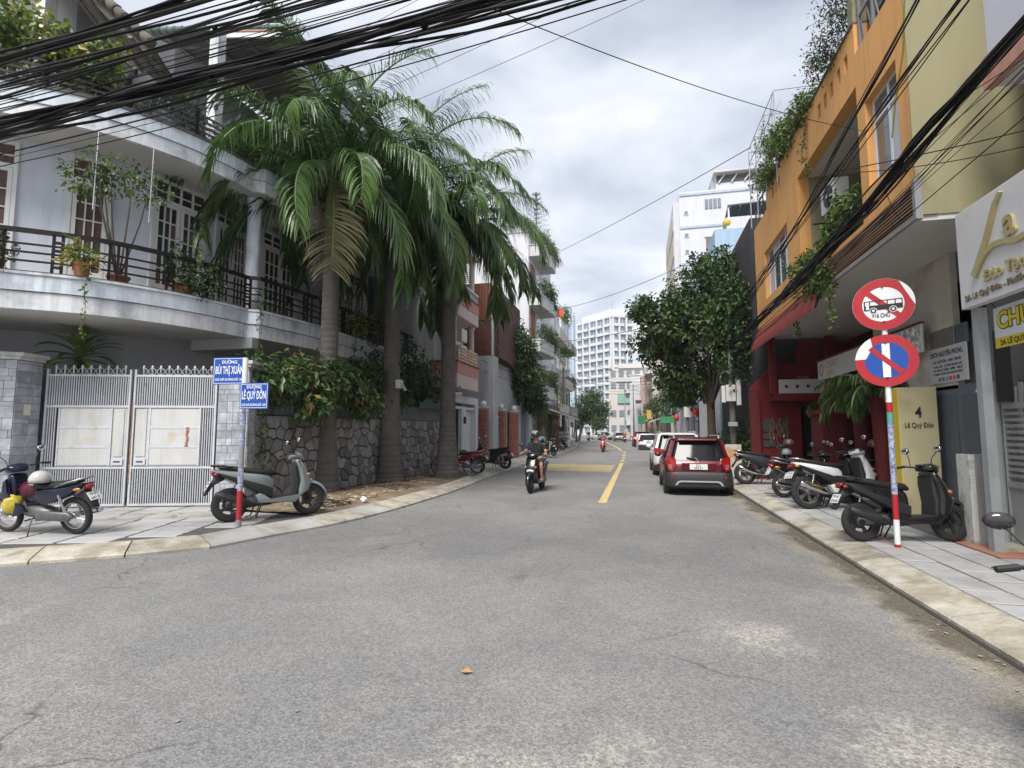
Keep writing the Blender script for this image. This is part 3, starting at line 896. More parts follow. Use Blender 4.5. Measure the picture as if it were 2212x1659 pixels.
def vine(name, label, pts, n, l, w, mats, seed, spread=.08, group=None):
  r = random.Random(seed)
  P = [Vector(p) for p in pts]
  t = thing(name, label, 'vine', tuple(P[0]), 0, group)
  mb = MB(); mb.tube(P, .006, 4); mb.build('stem', m_twig, t)
  mb = MB()
  for k in range(n):
    u = r.random() * (len(P) - 1); i = int(u); p = P[i].lerp(P[i + 1], u - i) + rv(r) * spread * r.random()
    leaf_add(mb, p, (rv(r) + Vector((0, 0, -.6))).normalized(), rv(r), l * r.uniform(.6, 1.3), w * r.uniform(.6, 1.3), r.randrange(len(mats)))
  mb.build('foliage', list(mats), t)
  return t

# ================================================================ CORNER HOUSE
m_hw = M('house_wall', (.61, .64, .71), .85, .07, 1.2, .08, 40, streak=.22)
m_hslab = M('house_slab', (.74, .755, .775), .8, .10, 1.5, .1, 30, col2=(.44, .46, .49), c2amt=.3, c2scale=1.2, streak=.45)
m_hblue = M('house_slab_blue', (.64, .70, .765), .8, .12, 1.5, .1, 30, col2=(.44, .47, .52), c2amt=.32, c2scale=1.4, streak=.55)
m_soff = M('house_soffit', (.60, .58, .555), .9, .06, 1)
m_white = M('white_paint', (.70, .70, .69), .5, .07, 3)
m_glass = M('dark_glass', (.035, .032, .035), .07, 0, 1, spec=.7)
m_curtain = M('wood_shutter', (.10, .055, .04), .6, .3, 9)
m_rail = M('brown_rail', (.014, .009, .009), .55, .2, 6, spec=.25)
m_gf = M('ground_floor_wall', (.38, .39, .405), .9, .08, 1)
m_grime = M('grime', (.10, .095, .085), .95, .3, 6)
house = thing('corner_house', 'two-storey grey-white corner house with curved balcony, dark railings and tiled roofs', 'house', (-11, 11, 0))
WP = [(-19, 3.1), (-13.6, 6.9), (-12.34, 8.0), (-11.75, 8.57), (-10.9, 9.75), (-10.6, 11.1), (-10.55, 13.7), (-10.3, 17), (-10.2, 20.3)]
BP = [(-18.6, 2.2), (-13.8, 5.55), (-11.5, 7.25), (-10.45, 8.15), (-9.78, 9.3), (-9.45, 10.4), (-9.36, 11.15)]
BP2 = [(-9.36, 11.15), (-9.12, 11.3), (-8.95, 12.4), (-8.84, 13.4), (-8.86, 15.1), (-8.88, 20.2)]
WPv = [Vector((p[0], p[1], 0)) for p in WP]
def curve_line(pl, step=.35):
  return resample(pl, step)
B1 = curve_line(BP); Bl = B1[:-1] + [Vector((p[0], p[1], 0)) for p in BP2]
def nrm_at(pts, i):
  t = (pts[min(i + 1, len(pts) - 1)] - pts[max(i - 1, 0)]).normalized()
  return Vector((t.y, -t.x, 0))      # outward (to the street)
def sweep(pts, prof, mi=0, mb=None, closed=True):
  mb = mb or MB()
  mb.loft([[p + nrm_at(pts, i) * d + Vector((0, 0, z)) for d, z in prof] for i, p in enumerate(pts)], mi, closed)
  return mb
def band(name, pts, prof, mat, parent): return sweep(pts, prof).build(name, mat, parent, recalc=True)
# wall of the upper floor, wall of the ground floor
wb = MB()
for i in range(len(WPv) - 1):
  a, b = WPv[i], WPv[i + 1]; n_ = Vector(((b - a).y, -(b - a).x, 0)).normalized()
  wb.prism([(a.x, a.y), (b.x, b.y), (b.x - n_.x * .2, b.y - n_.y * .2), (a.x - n_.x * .2, a.y - n_.y * .2)], 4.7, 7.80)
wall = wb.build('upper_wall', m_hw, house, recalc=True)
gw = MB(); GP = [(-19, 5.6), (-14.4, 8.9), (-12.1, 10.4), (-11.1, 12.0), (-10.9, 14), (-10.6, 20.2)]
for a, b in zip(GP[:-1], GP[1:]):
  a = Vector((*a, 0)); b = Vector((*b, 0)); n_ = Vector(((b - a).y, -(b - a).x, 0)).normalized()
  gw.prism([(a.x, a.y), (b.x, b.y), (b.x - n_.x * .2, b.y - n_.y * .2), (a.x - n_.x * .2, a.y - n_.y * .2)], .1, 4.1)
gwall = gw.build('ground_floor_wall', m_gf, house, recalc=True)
mb = MB(); mb.prism([(-10.5, 20.2), (-10.5, 20.4), (-18, 20.4), (-18, 20.2)], 0, 8.5); mb.build('party_wall', m_hw, house)
# slabs
inn7 = [(p.x, p.y) for p in offset_line(Bl, .07)]
mb = MB(); mb.prism(inn7 + [(-19, 20.2)], 4.0, 4.05); mb.build('balcony_soffit', m_soff, house, recalc=True)
band('balcony_fascia', Bl, [(-.03, 3.985), (-.03, 4.32), (-.12, 4.32), (-.12, 3.985)], m_hslab, house)
band('balcony_upstand', Bl, [(0, 4.335), (0, 4.64), (-.16, 4.64), (-.16, 4.335)], m_hblue, house)
band('balcony_coping', Bl, [(.025, 4.645), (.025, 4.70), (-.2, 4.70), (-.2, 4.645)], m_hslab, house)
band('coping_grime', Bl, [(.03, 4.702), (.032, 4.712), (-.19, 4.712), (-.19, 4.702)], m_grime, house)
band('balcony_floor', Bl, [(-.17, 4.1), (-.17, 4.62), (-1.3, 4.62), (-1.3, 4.1)], m_soff, house)
Bu = [p for p in Bl]
mb = MB(); mb.prism(inn7 + [(-19, 20.2)], 7.76, 7.80); mb.build('roof_slab_soffit', m_soff, house, recalc=True)
band('roof_slab_fascia', Bu, [(-.03, 7.74), (-.03, 8.04), (-.14, 8.04), (-.14, 7.74)], m_hslab, house)
band('roof_slab_upstand', Bu, [(0, 8.055), (0, 8.36), (-.18, 8.36), (-.18, 8.055)], m_hblue, house)
band('roof_slab_coping', Bu, [(.025, 8.365), (.025, 8.41), (-.22, 8.41), (-.22, 8.365)], m_grime, house)
band('terrace_floor', Bu, [(-.19, 7.85), (-.19, 8.3), (-1.6, 8.3), (-1.6, 7.85)], m_soff, house)
# downstand beam under the balcony corner
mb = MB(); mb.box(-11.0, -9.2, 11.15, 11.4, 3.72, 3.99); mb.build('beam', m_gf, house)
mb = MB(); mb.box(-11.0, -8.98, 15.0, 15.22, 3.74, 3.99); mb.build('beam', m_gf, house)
# column
mb = MB(); mb.lathe([(.22, 4.64), (.22, 4.74), (.175, 4.8), (.165, 7.6), (.2, 7.68), (.2, 7.75)], 20, (-9.66, 11.6, 0)); mb.build('column', m_hblue, house, smooth=True)
# ceiling lamp
mb = MB(); mb.lathe([(.0, 7.70), (.12, 7.70), (.16, 7.735), (.16, 7.76)], 18, (-9.6, 15.6, 0)); mb.build('ceiling_lamp', M('lamp_shell', (.35, .33, .31), .5), house)
# french doors
def opening(a, b, z0, z1, zt, leaves, cols, rows, mat_glass, parent, name='french_door', solid=0):
  a = Vector((*a, 0)); b = Vector((*b, 0)); d = b - a; l = d.length; d /= l; n_ = Vector((d.y, -d.x, 0))
  def bx(mb, u0, u1, v0, v1, w0, w1):
    vs = [a + d * u + n_ * w + Vector((0, 0, z)) for z in (v0, v1) for w in (w0, w1) for u in (u0, u1)]
    mb.add(vs, [(0, 2, 3, 1), (4, 5, 7, 6), (0, 1, 5, 4), (2, 6, 7, 3), (0, 4, 6, 2), (1, 3, 7, 5)])
  mb = MB(); f = .07
  bx(mb, -f, l + f, z1, z1 + f, 0, .07); bx(mb, -f, 0, z0, z1, 0, .07); bx(mb, l, l + f, z0, z1, 0, .07)
  bx(mb, 0, l, zt - .04, zt + .04, .002, .068)
  fr = mb.build(name, m_white, parent, recalc=True)
  off = MB()
  # transom panes
  nt_ = leaves * 2
  mb = MB()
  for k in range(1, nt_): bx(mb, l * k / nt_ - .02, l * k / nt_ + .02, zt + .04, z1, .01, .055)
  bx(mb, 0, l, (zt + z1) / 2 - .015, (zt + z1) / 2 + .015, .012, .05)
  mb.build('transom_bars', m_white, fr, recalc=True)
  for k in range(nt_):
    mb = MB(); bx(mb, l * k / nt_, l * (k + 1) / nt_, zt + .04, z1, .004, .012); mb.build('pane', mat_glass, fr, recalc=True)
  for k in range(leaves):
    u0, u1 = l * k / leaves + .01, l * (k + 1) / leaves - .01
    mb = MB(); st = .075
    bx(mb, u0, u0 + st, z0, zt - .045, .004, .06); bx(mb, u1 - st, u1, z0, zt - .045, .004, .06)
    bx(mb, u0 + st, u1 - st, zt - .045 - st, zt - .045, .004, .06); bx(mb, u0 + st, u1 - st, z0, z0 + .45, .004, .05)
    pu0, pu1, pz0, pz1 = u0 + st, u1 - st, z0 + .45, zt - .045 - st
    for c in range(1, cols): uu = pu0 + (pu1 - pu0) * c / cols; bx(mb, uu - .014, uu + .014, pz0, pz1, .02, .052)
    for q in range(1, rows): zz = pz0 + (pz1 - pz0) * q / rows; bx(mb, pu0, pu1, zz - .014, zz + .014, .021, .053)
    mb.build('door_leaf', m_white, fr, recalc=True)
    for c in range(cols):
      for q in range(rows):
        mb = MB(); bx(mb, pu0 + (pu1 - pu0) * c / cols, pu0 + (pu1 - pu0) * (c + 1) / cols, pz0 + (pz1 - pz0) * q / rows, pz0 + (pz1 - pz0) * (q + 1) / rows, .006, .02)
        mb.build('pane', mat_glass if (c + q + k) % 5 else m_curtain, fr, recalc=True)
  return fr
opening((-13.5, 6.99), (-12.42, 7.93), 4.66, 7.56, 7.12, 2, 2, 5, m_curtain, house)
opening((-11.74, 8.585), (-11.38, 9.09), 4.66, 7.56, 7.12, 1, 3, 5, m_curtain, house)
opening((-10.89, 9.79), (-10.635, 10.94), 4.66, 7.56, 7.12, 2, 3, 5, m_glass, house)
opening((-10.597, 11.35), (-10.575, 12.4), 4.66, 7.56, 7.12, 2, 3, 5, m_glass, house)
opening((-10.56, 13.05), (-10.47, 14.5), 4.66, 7.5, 7.12, 2, 3, 5, m_glass, house)
opening((-10.3, 16.98), (-10.262, 18.41), 4.66, 7.5, 7.12, 2, 3, 5, m_glass, house)
mb = MB(); mb.box(-10.35, -10.0, 18.75, 19.4, 4.62, 7.76); mb.build('dark_pilaster', M('dark_render', (.10, .10, .105), .9), house)
# ground-floor windows
for (a, b) in (((-13.55, 9.48), (-12.75, 10.0)), ((-16.2, 7.62), (-15.1, 8.42))):
  a = Vector((*a, 0)); b = Vector((*b, 0)); d = (b - a).normalized(); n_ = Vector((d.y, -d.x, 0)); l = (b - a).length
  def bx(mb, u0, u1, v0, v1, w0, w1):
    vs = [a + d * u + n_ * w + Vector((0, 0, z)) for z in (v0, v1) for w in (w0, w1) for u in (u0, u1)]
    mb.add(vs, [(0, 2, 3, 1), (4, 5, 7, 6), (0, 1, 5, 4), (2, 6, 7, 3), (0, 4, 6, 2), (1, 3, 7, 5)])
  mb = MB()
  bx(mb, 0, l, 3.3, 3.38, 0, .06); bx(mb, 0, l, 1.9, 1.98, 0, .06); bx(mb, 0, .08, 1.98, 3.3, 0, .06); bx(mb, l - .08, l, 1.98, 3.3, 0, .06)
  for z in (2.4, 2.85): bx(mb, .08, l - .08, z - .015, z + .015, .01, .05)
  f_ = mb.build('window', M('cream_frame', (.42, .41, .37), .6), house, recalc=True)
  mb = MB(); bx(mb, .08, l - .08, 1.98, 3.3, -.01, .012); mb.build('pane', m_glass, f_, recalc=True)
# balcony railing: hand rail, three thin rails, posts
Rl = offset_line(Bl, .10)
hr = sweep(Rl, [(-.045, 5.48), (-.045, 5.56), (.045, 5.56), (.045, 5.48)]).build('handrail', m_rail, house, recalc=True)
for z in (4.93, 5.10, 5.26):
  sweep(Rl, [(-.016, z - .018), (-.016, z + .018), (.016, z + .018), (.016, z - .018)]).build('rail', m_rail, house, recalc=True)
acc = 0; last = Rl[0]; k = 0
post_at = []
for i in range(1, len(Rl)):
  d = (Rl[i] - Rl[i - 1]).length; u = 0
  while acc + (d - u) >= .95:
    u += .95 - acc; acc = 0; post_at.append((Rl[i - 1].lerp(Rl[i], u / d), (Rl[i] - Rl[i - 1]).normalized()))
  acc += d - u
for k, (p, t) in enumerate(post_at):
  mb = MB(); a = math.atan2(t.y, t.x)
  if k % 2:
    for s_ in (-.07, .07): mb.obox((p.x + t.x * s_, p.y + t.y * s_, 5.09), (.045, .045, .78), (0, 0, a))
    for z in (4.85, 5.02, 5.18, 5.34): mb.obox((p.x, p.y, z), (.1, .05, .05), (0, 0, a))
  else:
    for s_ in (-.14, 0, .14): mb.obox((p.x + t.x * s_, p.y + t.y * s_, 5.09), (.05, .04, .78), (0, 0, a))
  mb.build('railing_post', m_rail, house)
for k in range(14):      # upright balusters on the street side
  y = 13.2 + k * .42; mb = MB(); mb.box(-8.98, -8.945, y - .02, y + .02, 4.71, 5.48); mb.build('baluster', m_rail, house)
# terrace railing of slanted slats
Tl = offset_line(Bl, .22)
for z in (8.55, 8.68, 8.81, 8.94, 9.07):
  sweep(Tl, [(-.012, z - .03), (-.03, z + .03), (-.005, z + .03), (.012, z - .03)]).build('terrace_slat', M('slat_grey', (.055, .058, .062), .7, .2, 5), house, recalc=True)
for i in range(2, len(Tl), 4):
  p = Tl[i]; mb = MB(); mb.box(p.x - .03, p.x + .03, p.y - .03, p.y + .03, 8.4, 9.2); mb.build('terrace_post', m_rail, house)
# attic storey set back, with posts and beams
m_attic = M('attic_wall', (.22, .22, .23), .9, .1, 1)
mb = MB(); mb.prism([(-18, 7), (-13.4, 9.6), (-12.4, 11.5), (-12.3, 20.2), (-18, 20.2)], 8.3, 12.4); mb.build('attic_wall', m_attic, house, recalc=True)
for (x, y) in ((-10.5, 11.0), (-10.3, 15.5), (-12.6, 8.4)):
  mb = MB(); mb.box(x - .13, x + .13, y - .13, y + .13, 8.35, 12.2); mb.build('terrace_column', m_hslab, house)
# roofs
m_tile_g = M('green_roof_tile', (.10, .15, .13), .6, .25, 5, rand=.15)
m_under = M('roof_underside', (.14, .13, .115), .9, .2, 3)
m_rafter = M('rafter', (.24, .225, .20), .85, .2, 4)
def roof(name, P, n_raf, tiles_edge, mat_top):
  """P: lower-front, upper-front, upper-back, lower-back corners"""
  P = [Vector(p) for p in P]; nn = (P[1] - P[0]).cross(P[3] - P[0]).normalized()
  if nn.z < 0: nn = -nn
  mb = MB(); mb.loft([[p for p in P], [p + nn * .05 for p in P]]); rf = mb.build(name, m_under, house, recalc=True)
  mb = MB(); mb.loft([[p + nn * .055 for p in P], [p + nn * .09 for p in P]]); mb.build('roof_tiling', mat_top, rf, recalc=True)
  for k in range(n_raf):
    t = (k + .5) / n_raf
    a = P[0].lerp(P[3], t) - nn * .05; b = P[1].lerp(P[2], t) - nn * .05
    mb = MB(); mb.beam(a, b, .06, .10); mb.build('rafter', m_rafter, rf)
  for k in range(4):
    t = (k + .3) / 4
    a = P[0].lerp(P[1], t) - nn * .12; b = P[3].lerp(P[2], t) - nn * .12
    mb = MB(); mb.beam(a, b, .08, .05); mb.build('batten', m_rafter, rf)
  for (i, j) in tiles_edge:
    d = (P[j] - P[i]); l = d.length; d.normalize(); c = int(l / .27)
    for k in range(c):
      a = P[i] + d * (k * .27) + nn * .1; b = a + d * .29
      mb = MB(); mb.tube([a, a + d * .03, b], [.105, .12, .092], 9); mb.build('ridge_tile', mat_top, rf, smooth=True)
  return rf
roof('roof', [(-9.7, 8.35, 9.62), (-13.6, 7.6, 13.4), (-14.6, 9.9, 13.4), (-10.7, 10.5, 9.62)], 5, [(0, 1)], M('brown_roof_tile', (.10, .085, .07), .85, .3, 6, rand=.2))
r2 = roof('roof', [(-8.95, 12.0, 12.62), (-14.2, 12.0, 13.5), (-14.2, 20, 14.6), (-8.95, 20, 12.7)], 7, [(0, 1)], m_tile_g)
mb = MB(); mb.beam((-8.9, 11.96, 12.50), (-11.7, 11.96, 12.97), .06, .16); mb.build('fascia_board', m_white, r2)
mb = MB(); mb.beam((-8.9, 11.93, 12.60), (-11.7, 11.93, 13.07), .04, .05); mb.build('brick_course', M('pink_brick', (.42, .22, .17), .8), r2)
mb = MB(); mb.box(-14, -9.6, 12.3, 12.5, 12.05, 12.25); mb.build('tie_beam', m_rafter, r2)
mb = MB(); mb.box(-12.0, -9.3, 13.0, 19.5, 12.3, 12.38); mb.build('ceiling', m_under, r2)
mb = MB(); mb.box(-9.45, -9.25, 12.2, 20, 12.0, 12.4); mb.build('eaves_beam', m_hslab, r2)
# grey pergola slats over the terrace (seen behind the cables)
for k in range(7):
  mb = MB(); mb.beam((-11.6 + k * .34, 9.0 + k * .45, 10.1 - k * .05), (-14.3 + k * .2, 10.4 + k * .6, 10.9), .06, .12); mb.build('pergola_slat', MC['slat_grey'], house)

# potted and climbing plants of the house
plant('climbing_shrub', 'tall thin climbing shrub with bare twisted stems on the curved balcony', 'shrub', (-10.55, 8.75, 4.62),
   [((-10.55, 8.5, 7.0), (.75, .75, .42), 3), ((-10.9, 8.2, 6.85), (.5, .5, .35), 2), ((-10.2, 9.0, 6.9), (.45, .6, .45), 2)], 900, .10, .05, [lf_mid, lf_dark, lf_light], 11, stems=7, pot=(.2, .3, m_pot), stem_r=.022, spread=.2)
plant('bougainvillea_shrub', 'bushy green shrub growing over the balcony rail beside the drooping palm frond', 'shrub', (-9.95, 9.75, 4.62),
   [((-9.75, 9.75, 5.35), (.42, .62, .55), 3), ((-9.55, 9.95, 5.0), (.35, .5, .35), 2)], 1300, .085, .045, [lf_mid, lf_dark, lf_dark], 12, stems=6, pot=(.22, .35, m_pot))
plant('balcony_fern', 'pale green fern in a terracotta pot on the balcony edge', 'potted plant', (-10.6, 8.03, 4.71),
   [((-10.55, 8.0, 5.15), (.24, .26, .24), 1)], 160, .26, .03, [lf_light, lf_yel], 13, stems=5, pot=(.15, .26, m_pot), droop=.1)
plant('balcony_creeper', 'yellow-green creeper over the railing behind the second palm trunk', 'shrub', (-9.2, 16.3, 4.62),
   [((-8.95, 16.2, 5.3), (.3, 1.3, .5), 3), ((-8.85, 17.8, 5.6), (.35, .9, .8), 2), ((-8.8, 15.4, 4.95), (.25, .7, .3), 1)], 1700, .10, .055, [lf_olive, lf_mid, lf_yel], 14, stems=7, pot=(.2, .3, m_potw))
plant('balcony_pot_plant', 'small dark leafy pot plant beside the first window of the curved balcony', 'potted plant', (-11.75, 7.3, 4.71),
   [((-11.75, 7.3, 5.2), (.3, .35, .3), 2), ((-11.6, 7.15, 4.75), (.2, .3, .2), 1)], 420, .09, .05, [lf_dark, lf_mid], 15, stems=4, pot=(.17, .25, m_pot))
r_ = random.Random(4)
for k, (x, y, zt, zb, lb) in enumerate(((-10.42, 8.0, 4.9, 3.4, 'trailing vine hanging from the fern pot past the curved balcony fascia'),
               (-9.15, 11.33, 5.3, 2.9, 'leafy vine hanging down the balcony corner above the street name signs'),
               (-8.75, 15.2, 4.8, 3.3, 'thin vine hanging from the balcony between the two nearest palm trunks'))):
  vine('hanging_vine', lb, [(x + .05 * math.sin(q), y + .06 * math.cos(q * 1.4), zt + (zb - zt) * q / 8) for q in range(9)], 150 if k == 1 else 60, .075, .05, [lf_mid, lf_light], 20 + k, .12 if k == 1 else .07)
plant('terrace_creeper', 'yellow and green leafy creeper spilling over the roof terrace railing', 'shrub', (-12.4, 8.1, 8.35),
   [((-12.6, 7.3, 9.75), (1.5, 1.1, .75), 5), ((-11.2, 8.2, 9.45), (.9, .8, .55), 3), ((-10.9, 8.6, 8.9), (.5, .5, .4), 1)], 3400, .17, .10, [lf_yel, lf_light, lf_mid, lf_light], 30, stems=8, shell=.35, spread=.25)
plant('terrace_shrub', 'green pot shrubs behind the slatted roof terrace railing near the palms', 'shrub', (-10.4, 10.1, 8.35),
   [((-10.2, 10.1, 9.1), (.4, .9, .4), 2), ((-9.8, 11.4, 8.9), (.35, .8, .35), 2)], 800, .11, .06, [lf_mid, lf_dark], 31, stems=5, pot=(.2, .3, m_pot))
# ================================================================ ROYAL PALMS
lf_palm = LEAF('palm_leaf', (.03, .075, .020), (.115, .195, .055), .36, .25, 1.6)
lf_palmd = LEAF('palm_leaf_dry', (.16, .15, .065), (.34, .30, .17), .6, .2, 2.5)
m_rachis = M('palm_rachis', (.10, .15, .05), .5, .15, 4)
m_rachis_d = M('palm_rachis_dry', (.30, .27, .10), .6, .15, 4)
m_palmtrunk = M('palm_trunk', (.125, .112, .103), .93, .25, 4, .45, 35, col2=(.11, .10, .09), c2amt=.4, c2scale=2.5)
m_palmring = M('palm_ring', (.12, .108, .098), .95, .25, 6, .3, 30)
m_shaft = M('crownshaft', (.12, .19, .045), .45, .15, 3)
def frond(base, az, elev, length, droop, ll, r, twist=0, npair=62, gr=1., lw=.019, fw=.9):
  base = Vector(base); mb = MB()
  h = Vector((math.cos(az), math.sin(az), 0)); up = Vector((0, 0, 1)); side0 = h.cross(up)
  N = 16; pts = [base]; dirs = []
  for i in range(N):
    t = (i + .5) / N
    e = elev - droop * (t ** 1.35)
    d = h * math.cos(e) + up * math.sin(e) + side0 * twist * t
    d.normalize(); dirs.append(d); pts.append(pts[-1] + d * length / N)
  dirs.append(dirs[-1])
  mb.tube(pts, [.045 * (1 - .9 * i / N) + .004 for i in range(N + 1)], 5, True, 1)
  for k in range(npair):
    t = .10 + .90 * (k + r.random() * .6) / npair
    f = t * N; i = min(int(f), N - 1); p = pts[i].lerp(pts[i + 1], f - i); d = dirs[i]
    sd = d.cross(up)
    sd = sd.normalized() if sd.length > .05 else side0
    nu = sd.cross(d).normalized()
    prof = math.sin(PI * min(1, .16 + .80 * t)) ** .7
    for s_ in (-1, 1):
      L_ = ll * (.35 + .65 * prof) * r.uniform(.82, 1.12)
      fwd = .45 + fw * t
      dd = (sd * s_ + d * fwd + nu * r.uniform(-.35, .7)).normalized()
      w = lw * r.uniform(.8, 1.2)
      g = Vector((0, 0, -1))
      p0 = p; q = [p0]; cur = dd.copy(); st = L_ / 4
      for j in range(4):
        cur = (cur + g * (.22 + .22 * j) * gr).normalized(); q.append(q[-1] + cur * st)
      wv = cur.cross(nu); wv = (d * .7 + nu * .5 * s_)
      wv = (wv - dd * wv.dot(dd)).normalized()
      ws = [w * .7, w * 1.25, w * 1.1, w * .75, .003]
      vs = []
      for j in range(5): vs += [q[j] + wv * ws[j], q[j] - wv * ws[j]]
      mb.add(vs, [(2 * j, 2 * j + 1, 2 * j + 3, 2 * j + 2) for j in range(4)], 0)
  return mb
def palm(label, x, y, ztop, zhub, r0, seed, fr, lean=(0, 0)):
  r = random.Random(seed)
  t = thing('royal_palm', label, 'palm tree', (x, y, .1), 0, 'royal palms along the pavement')
  prof = []
  zs = [0, .06, .12, .35, .7, 1.1, 1.6, 2.2, 3, 4, 5, 6, 7, 8]
  zs = [z for z in zs if z < ztop - .3] + [ztop]
  rr = [1.55, 1.50, 1.42, 1.30, 1.18, 1.06, .92, .88, .86, .83, .80, .77, .74, .7]
  mb = MB()
  dense = []
  z = 0
  def rad(z):
    for i in range(len(zs) - 1):
      if zs[i] <= z <= zs[i + 1]:
        u = (z - zs[i]) / (zs[i + 1] - zs[i]); return r0 * (rr[i] * (1 - u) + rr[i + 1] * u)
    return r0 * rr[len(zs) - 1]
  nz = int(ztop / .12)
  prof = []; z = 0
  while z < ztop - .2:
    h_ = r.uniform(.12, .19); k_ = 1 + r.uniform(-.012, .012)
    prof += [(rad(z) * k_, .1 + z), (rad(z + h_) * k_ * 1.012, .1 + z + h_ - .03), (rad(z + h_) * .975, .1 + z + h_ - .015)]; z += h_
  prof.append((rad(ztop), .1 + ztop))
  mb.lathe(prof, 20, (x, y, 0))
  mb.m = [1 if (i // 20) % 3 == 1 and i < 20 * (len(prof) - 1) else 0 for i in range(len(mb.f))]
  mb.build('trunk', [m_palmtrunk, m_palmring], t, smooth=True)
  mb = MB(); ra = rad(ztop)
  mb.lathe([(ra * .98, .1 + ztop), (ra * 1.12, .25 + ztop), (ra * 1.05, ztop + (zhub - ztop) * .5), (ra * .72, zhub - .1), (ra * .45, zhub + .15), (.03, zhub + .5)], 16, (x, y, 0))
  mb.build('crownshaft', m_shaft, t, smooth=True)
  # spear leaf
  for k, (az, el, le, dr, dry) in enumerate(fr):
    z0 = zhub + r.uniform(-.12, .2)
    b = (x + math.cos(az) * .10, y + math.sin(az) * .10, z0)
    mb = frond(b, az, el, le, dr, 1.08 if not dry else 1.15, r, r.uniform(-.3, .3) if not dry else 0, 80, .3 if dry else 1., .019, .25 if dry else .9)
    mb.build('frond', [lf_palm, m_rachis] if not dry else [lf_palmd, m_rachis_d], t)
  return t
def crown(seed, n, lo=-.5, hi=1.35, le=4.3):
  r = random.Random(seed); out = []
  for k in range(n):
    az = k * 2.39996 + r.uniform(-.25, .25)
    q = k / (n - 1)
    el = hi + (lo - hi) * q ** .8
    out.append((az, el, le * r.uniform(.86, 1.08), 1.15 + .75 * (1 - abs(q - .4)) + r.uniform(-.15, .25), 0))
  return out
palm('royal palm with a dry khaki frond hanging in front of its trunk', -7.93, 12.5, 7.0, 8.5, .27, 1,
   crown(1, 28, -.35, 1.5, 4.5) + [(-1.0, -.75, 3.5, .85, 1), (2.9, .15, 4.2, 1.5, 0), (-2.4, .35, 4.3, 1.4, 0), (-2.75, -.1, 4.2, 1.15, 0), (-1.0, .9, 4.0, 1.7, 0), (3.1, .9, 4.4, 1.6, 0)])
palm('royal palm with a small white box strapped to its trunk', -7.43, 15.2, 7.4, 9.2, .30, 2,
   crown(2, 29, -.4, 1.5, 4.6) + [(-.9, .1, 4.0, 1.5, 0), (-1.3, -.25, 4.0, 1.2, 0), (.2, .5, 4.3, 1.6, 0)])
palm('royal palm with a bright green crownshaft beside the parked bicycle', -6.27, 17.1, 7.1, 8.75, .30, 3,
   crown(3, 28, -.5, 1.45, 4.2) + [(-.5, -.1, 3.9, 1.3, 0), (.1, .35, 4.2, 1.5, 0), (-.2, -.45, 3.7, 1.0, 0)])
mb = MB(); mb.box(-7.14, -6.98, 14.86, 15.04, 2.98, 3.24)
bx_ = mb.build('meter_box', M('box_white', (.55, .55, .52), .6), None, bevel=.01); tag(bx_, 'small white box with a plastic flap fixed to a palm trunk', 'box')
mb = MB(); mb.add([(-6.97, 14.9, 3.22), (-6.80, 14.95, 2.92), (-6.92, 15.02, 2.90), (-6.97, 15.04, 3.2)], [(0, 1, 2, 3)]); mb.build('flap', MC['white_bag'], bx_)

# ---------------------------------------------------------------- shrubs behind and over the stone wall
plant('garden_shrub', 'leafy shrub with some orange leaves drooping over the stone wall', 'shrub', (-8.7, 11.4, .1),
   [((-8.2, 10.6, 2.9), (.7, .9, .6), 3), ((-7.75, 11.4, 2.75), (.55, .9, .55), 3), ((-7.6, 12.6, 2.9), (.55, .9, .6), 3), ((-7.35, 13.4, 2.5), (.4, .8, .5), 2), ((-8.1, 12.2, 3.3), (.7, 1.1, .4), 3), ((-7.5, 11.2, 2.25), (.3, .6, .3), 1)],
   3700, .19, .085, [lf_olive, lf_mid, lf_dark, lf_mid, lf_dark, lf_orange], 41, stems=10, shell=.45, droop=.7, spread=.22, stem_r=.03, mis=(0, 1, 2, 3, 4, 1, 0, 2, 4, 3, 0, 1, 0, 2, 4, 1, 3, 1, 2, 1, 0, 4, 2, 3, 1, 0, 5, 2))
tr_b = [((-8.5, 16.2, 3.6), (1.0, 1.5, 1.1), 4), ((-8.1, 18.0, 4.0), (.9, 1.5, 1.1), 4), ((-8.4, 19.2, 3.4), (.9, 1.2, .9), 3), ((-7.9, 16.5, 2.75), (.5, 1.2, .5), 2), ((-7.8, 15.2, 3.3), (.6, .8, .8), 2)]
plant('garden_tree', 'dark glossy broadleaf tree above the stone wall behind the second palm', 'tree', (-8.8, 17.3, .1), tr_b, 4200, .2, .07, [lf_dark, lf_dark, lf_mid], 42, stems=14, shell=.35, droop=.6, spread=.25, stem_r=.06, stem_mat=m_bark)
vine('wall_creeper', 'green creeper climbing the stone-tiled pillar beside the street signs', [(-8.1, 10.25, .3), (-8.08, 10.3, 1.0), (-8.08, 10.25, 1.7), (-8.1, 10.2, 2.4), (-8.2, 10.3, 3.1)], 220, .085, .055, [lf_mid, lf_light, lf_mid], 43, .20)
mb = MB(); r = random.Random(3)
net = []
for i in range(9):
  net.append([(-7.35 - .02 * math.sin(i) , 17.2 + i * .33, 2.52 + (.28 + .12 * math.sin(i * 1.7 + j * .9)) * j / 4 - .02) if j else (-7.33, 17.2 + i * .33, 2.50) for j in range(5)])
mb.loft(net, closed=False, cap=False); tag(mb.build('shade_net', M('green_net', (.05, .09, .08), .9, .3, 20), smooth=True), 'crumpled dark green net lying along the rendered wall top', 'net')

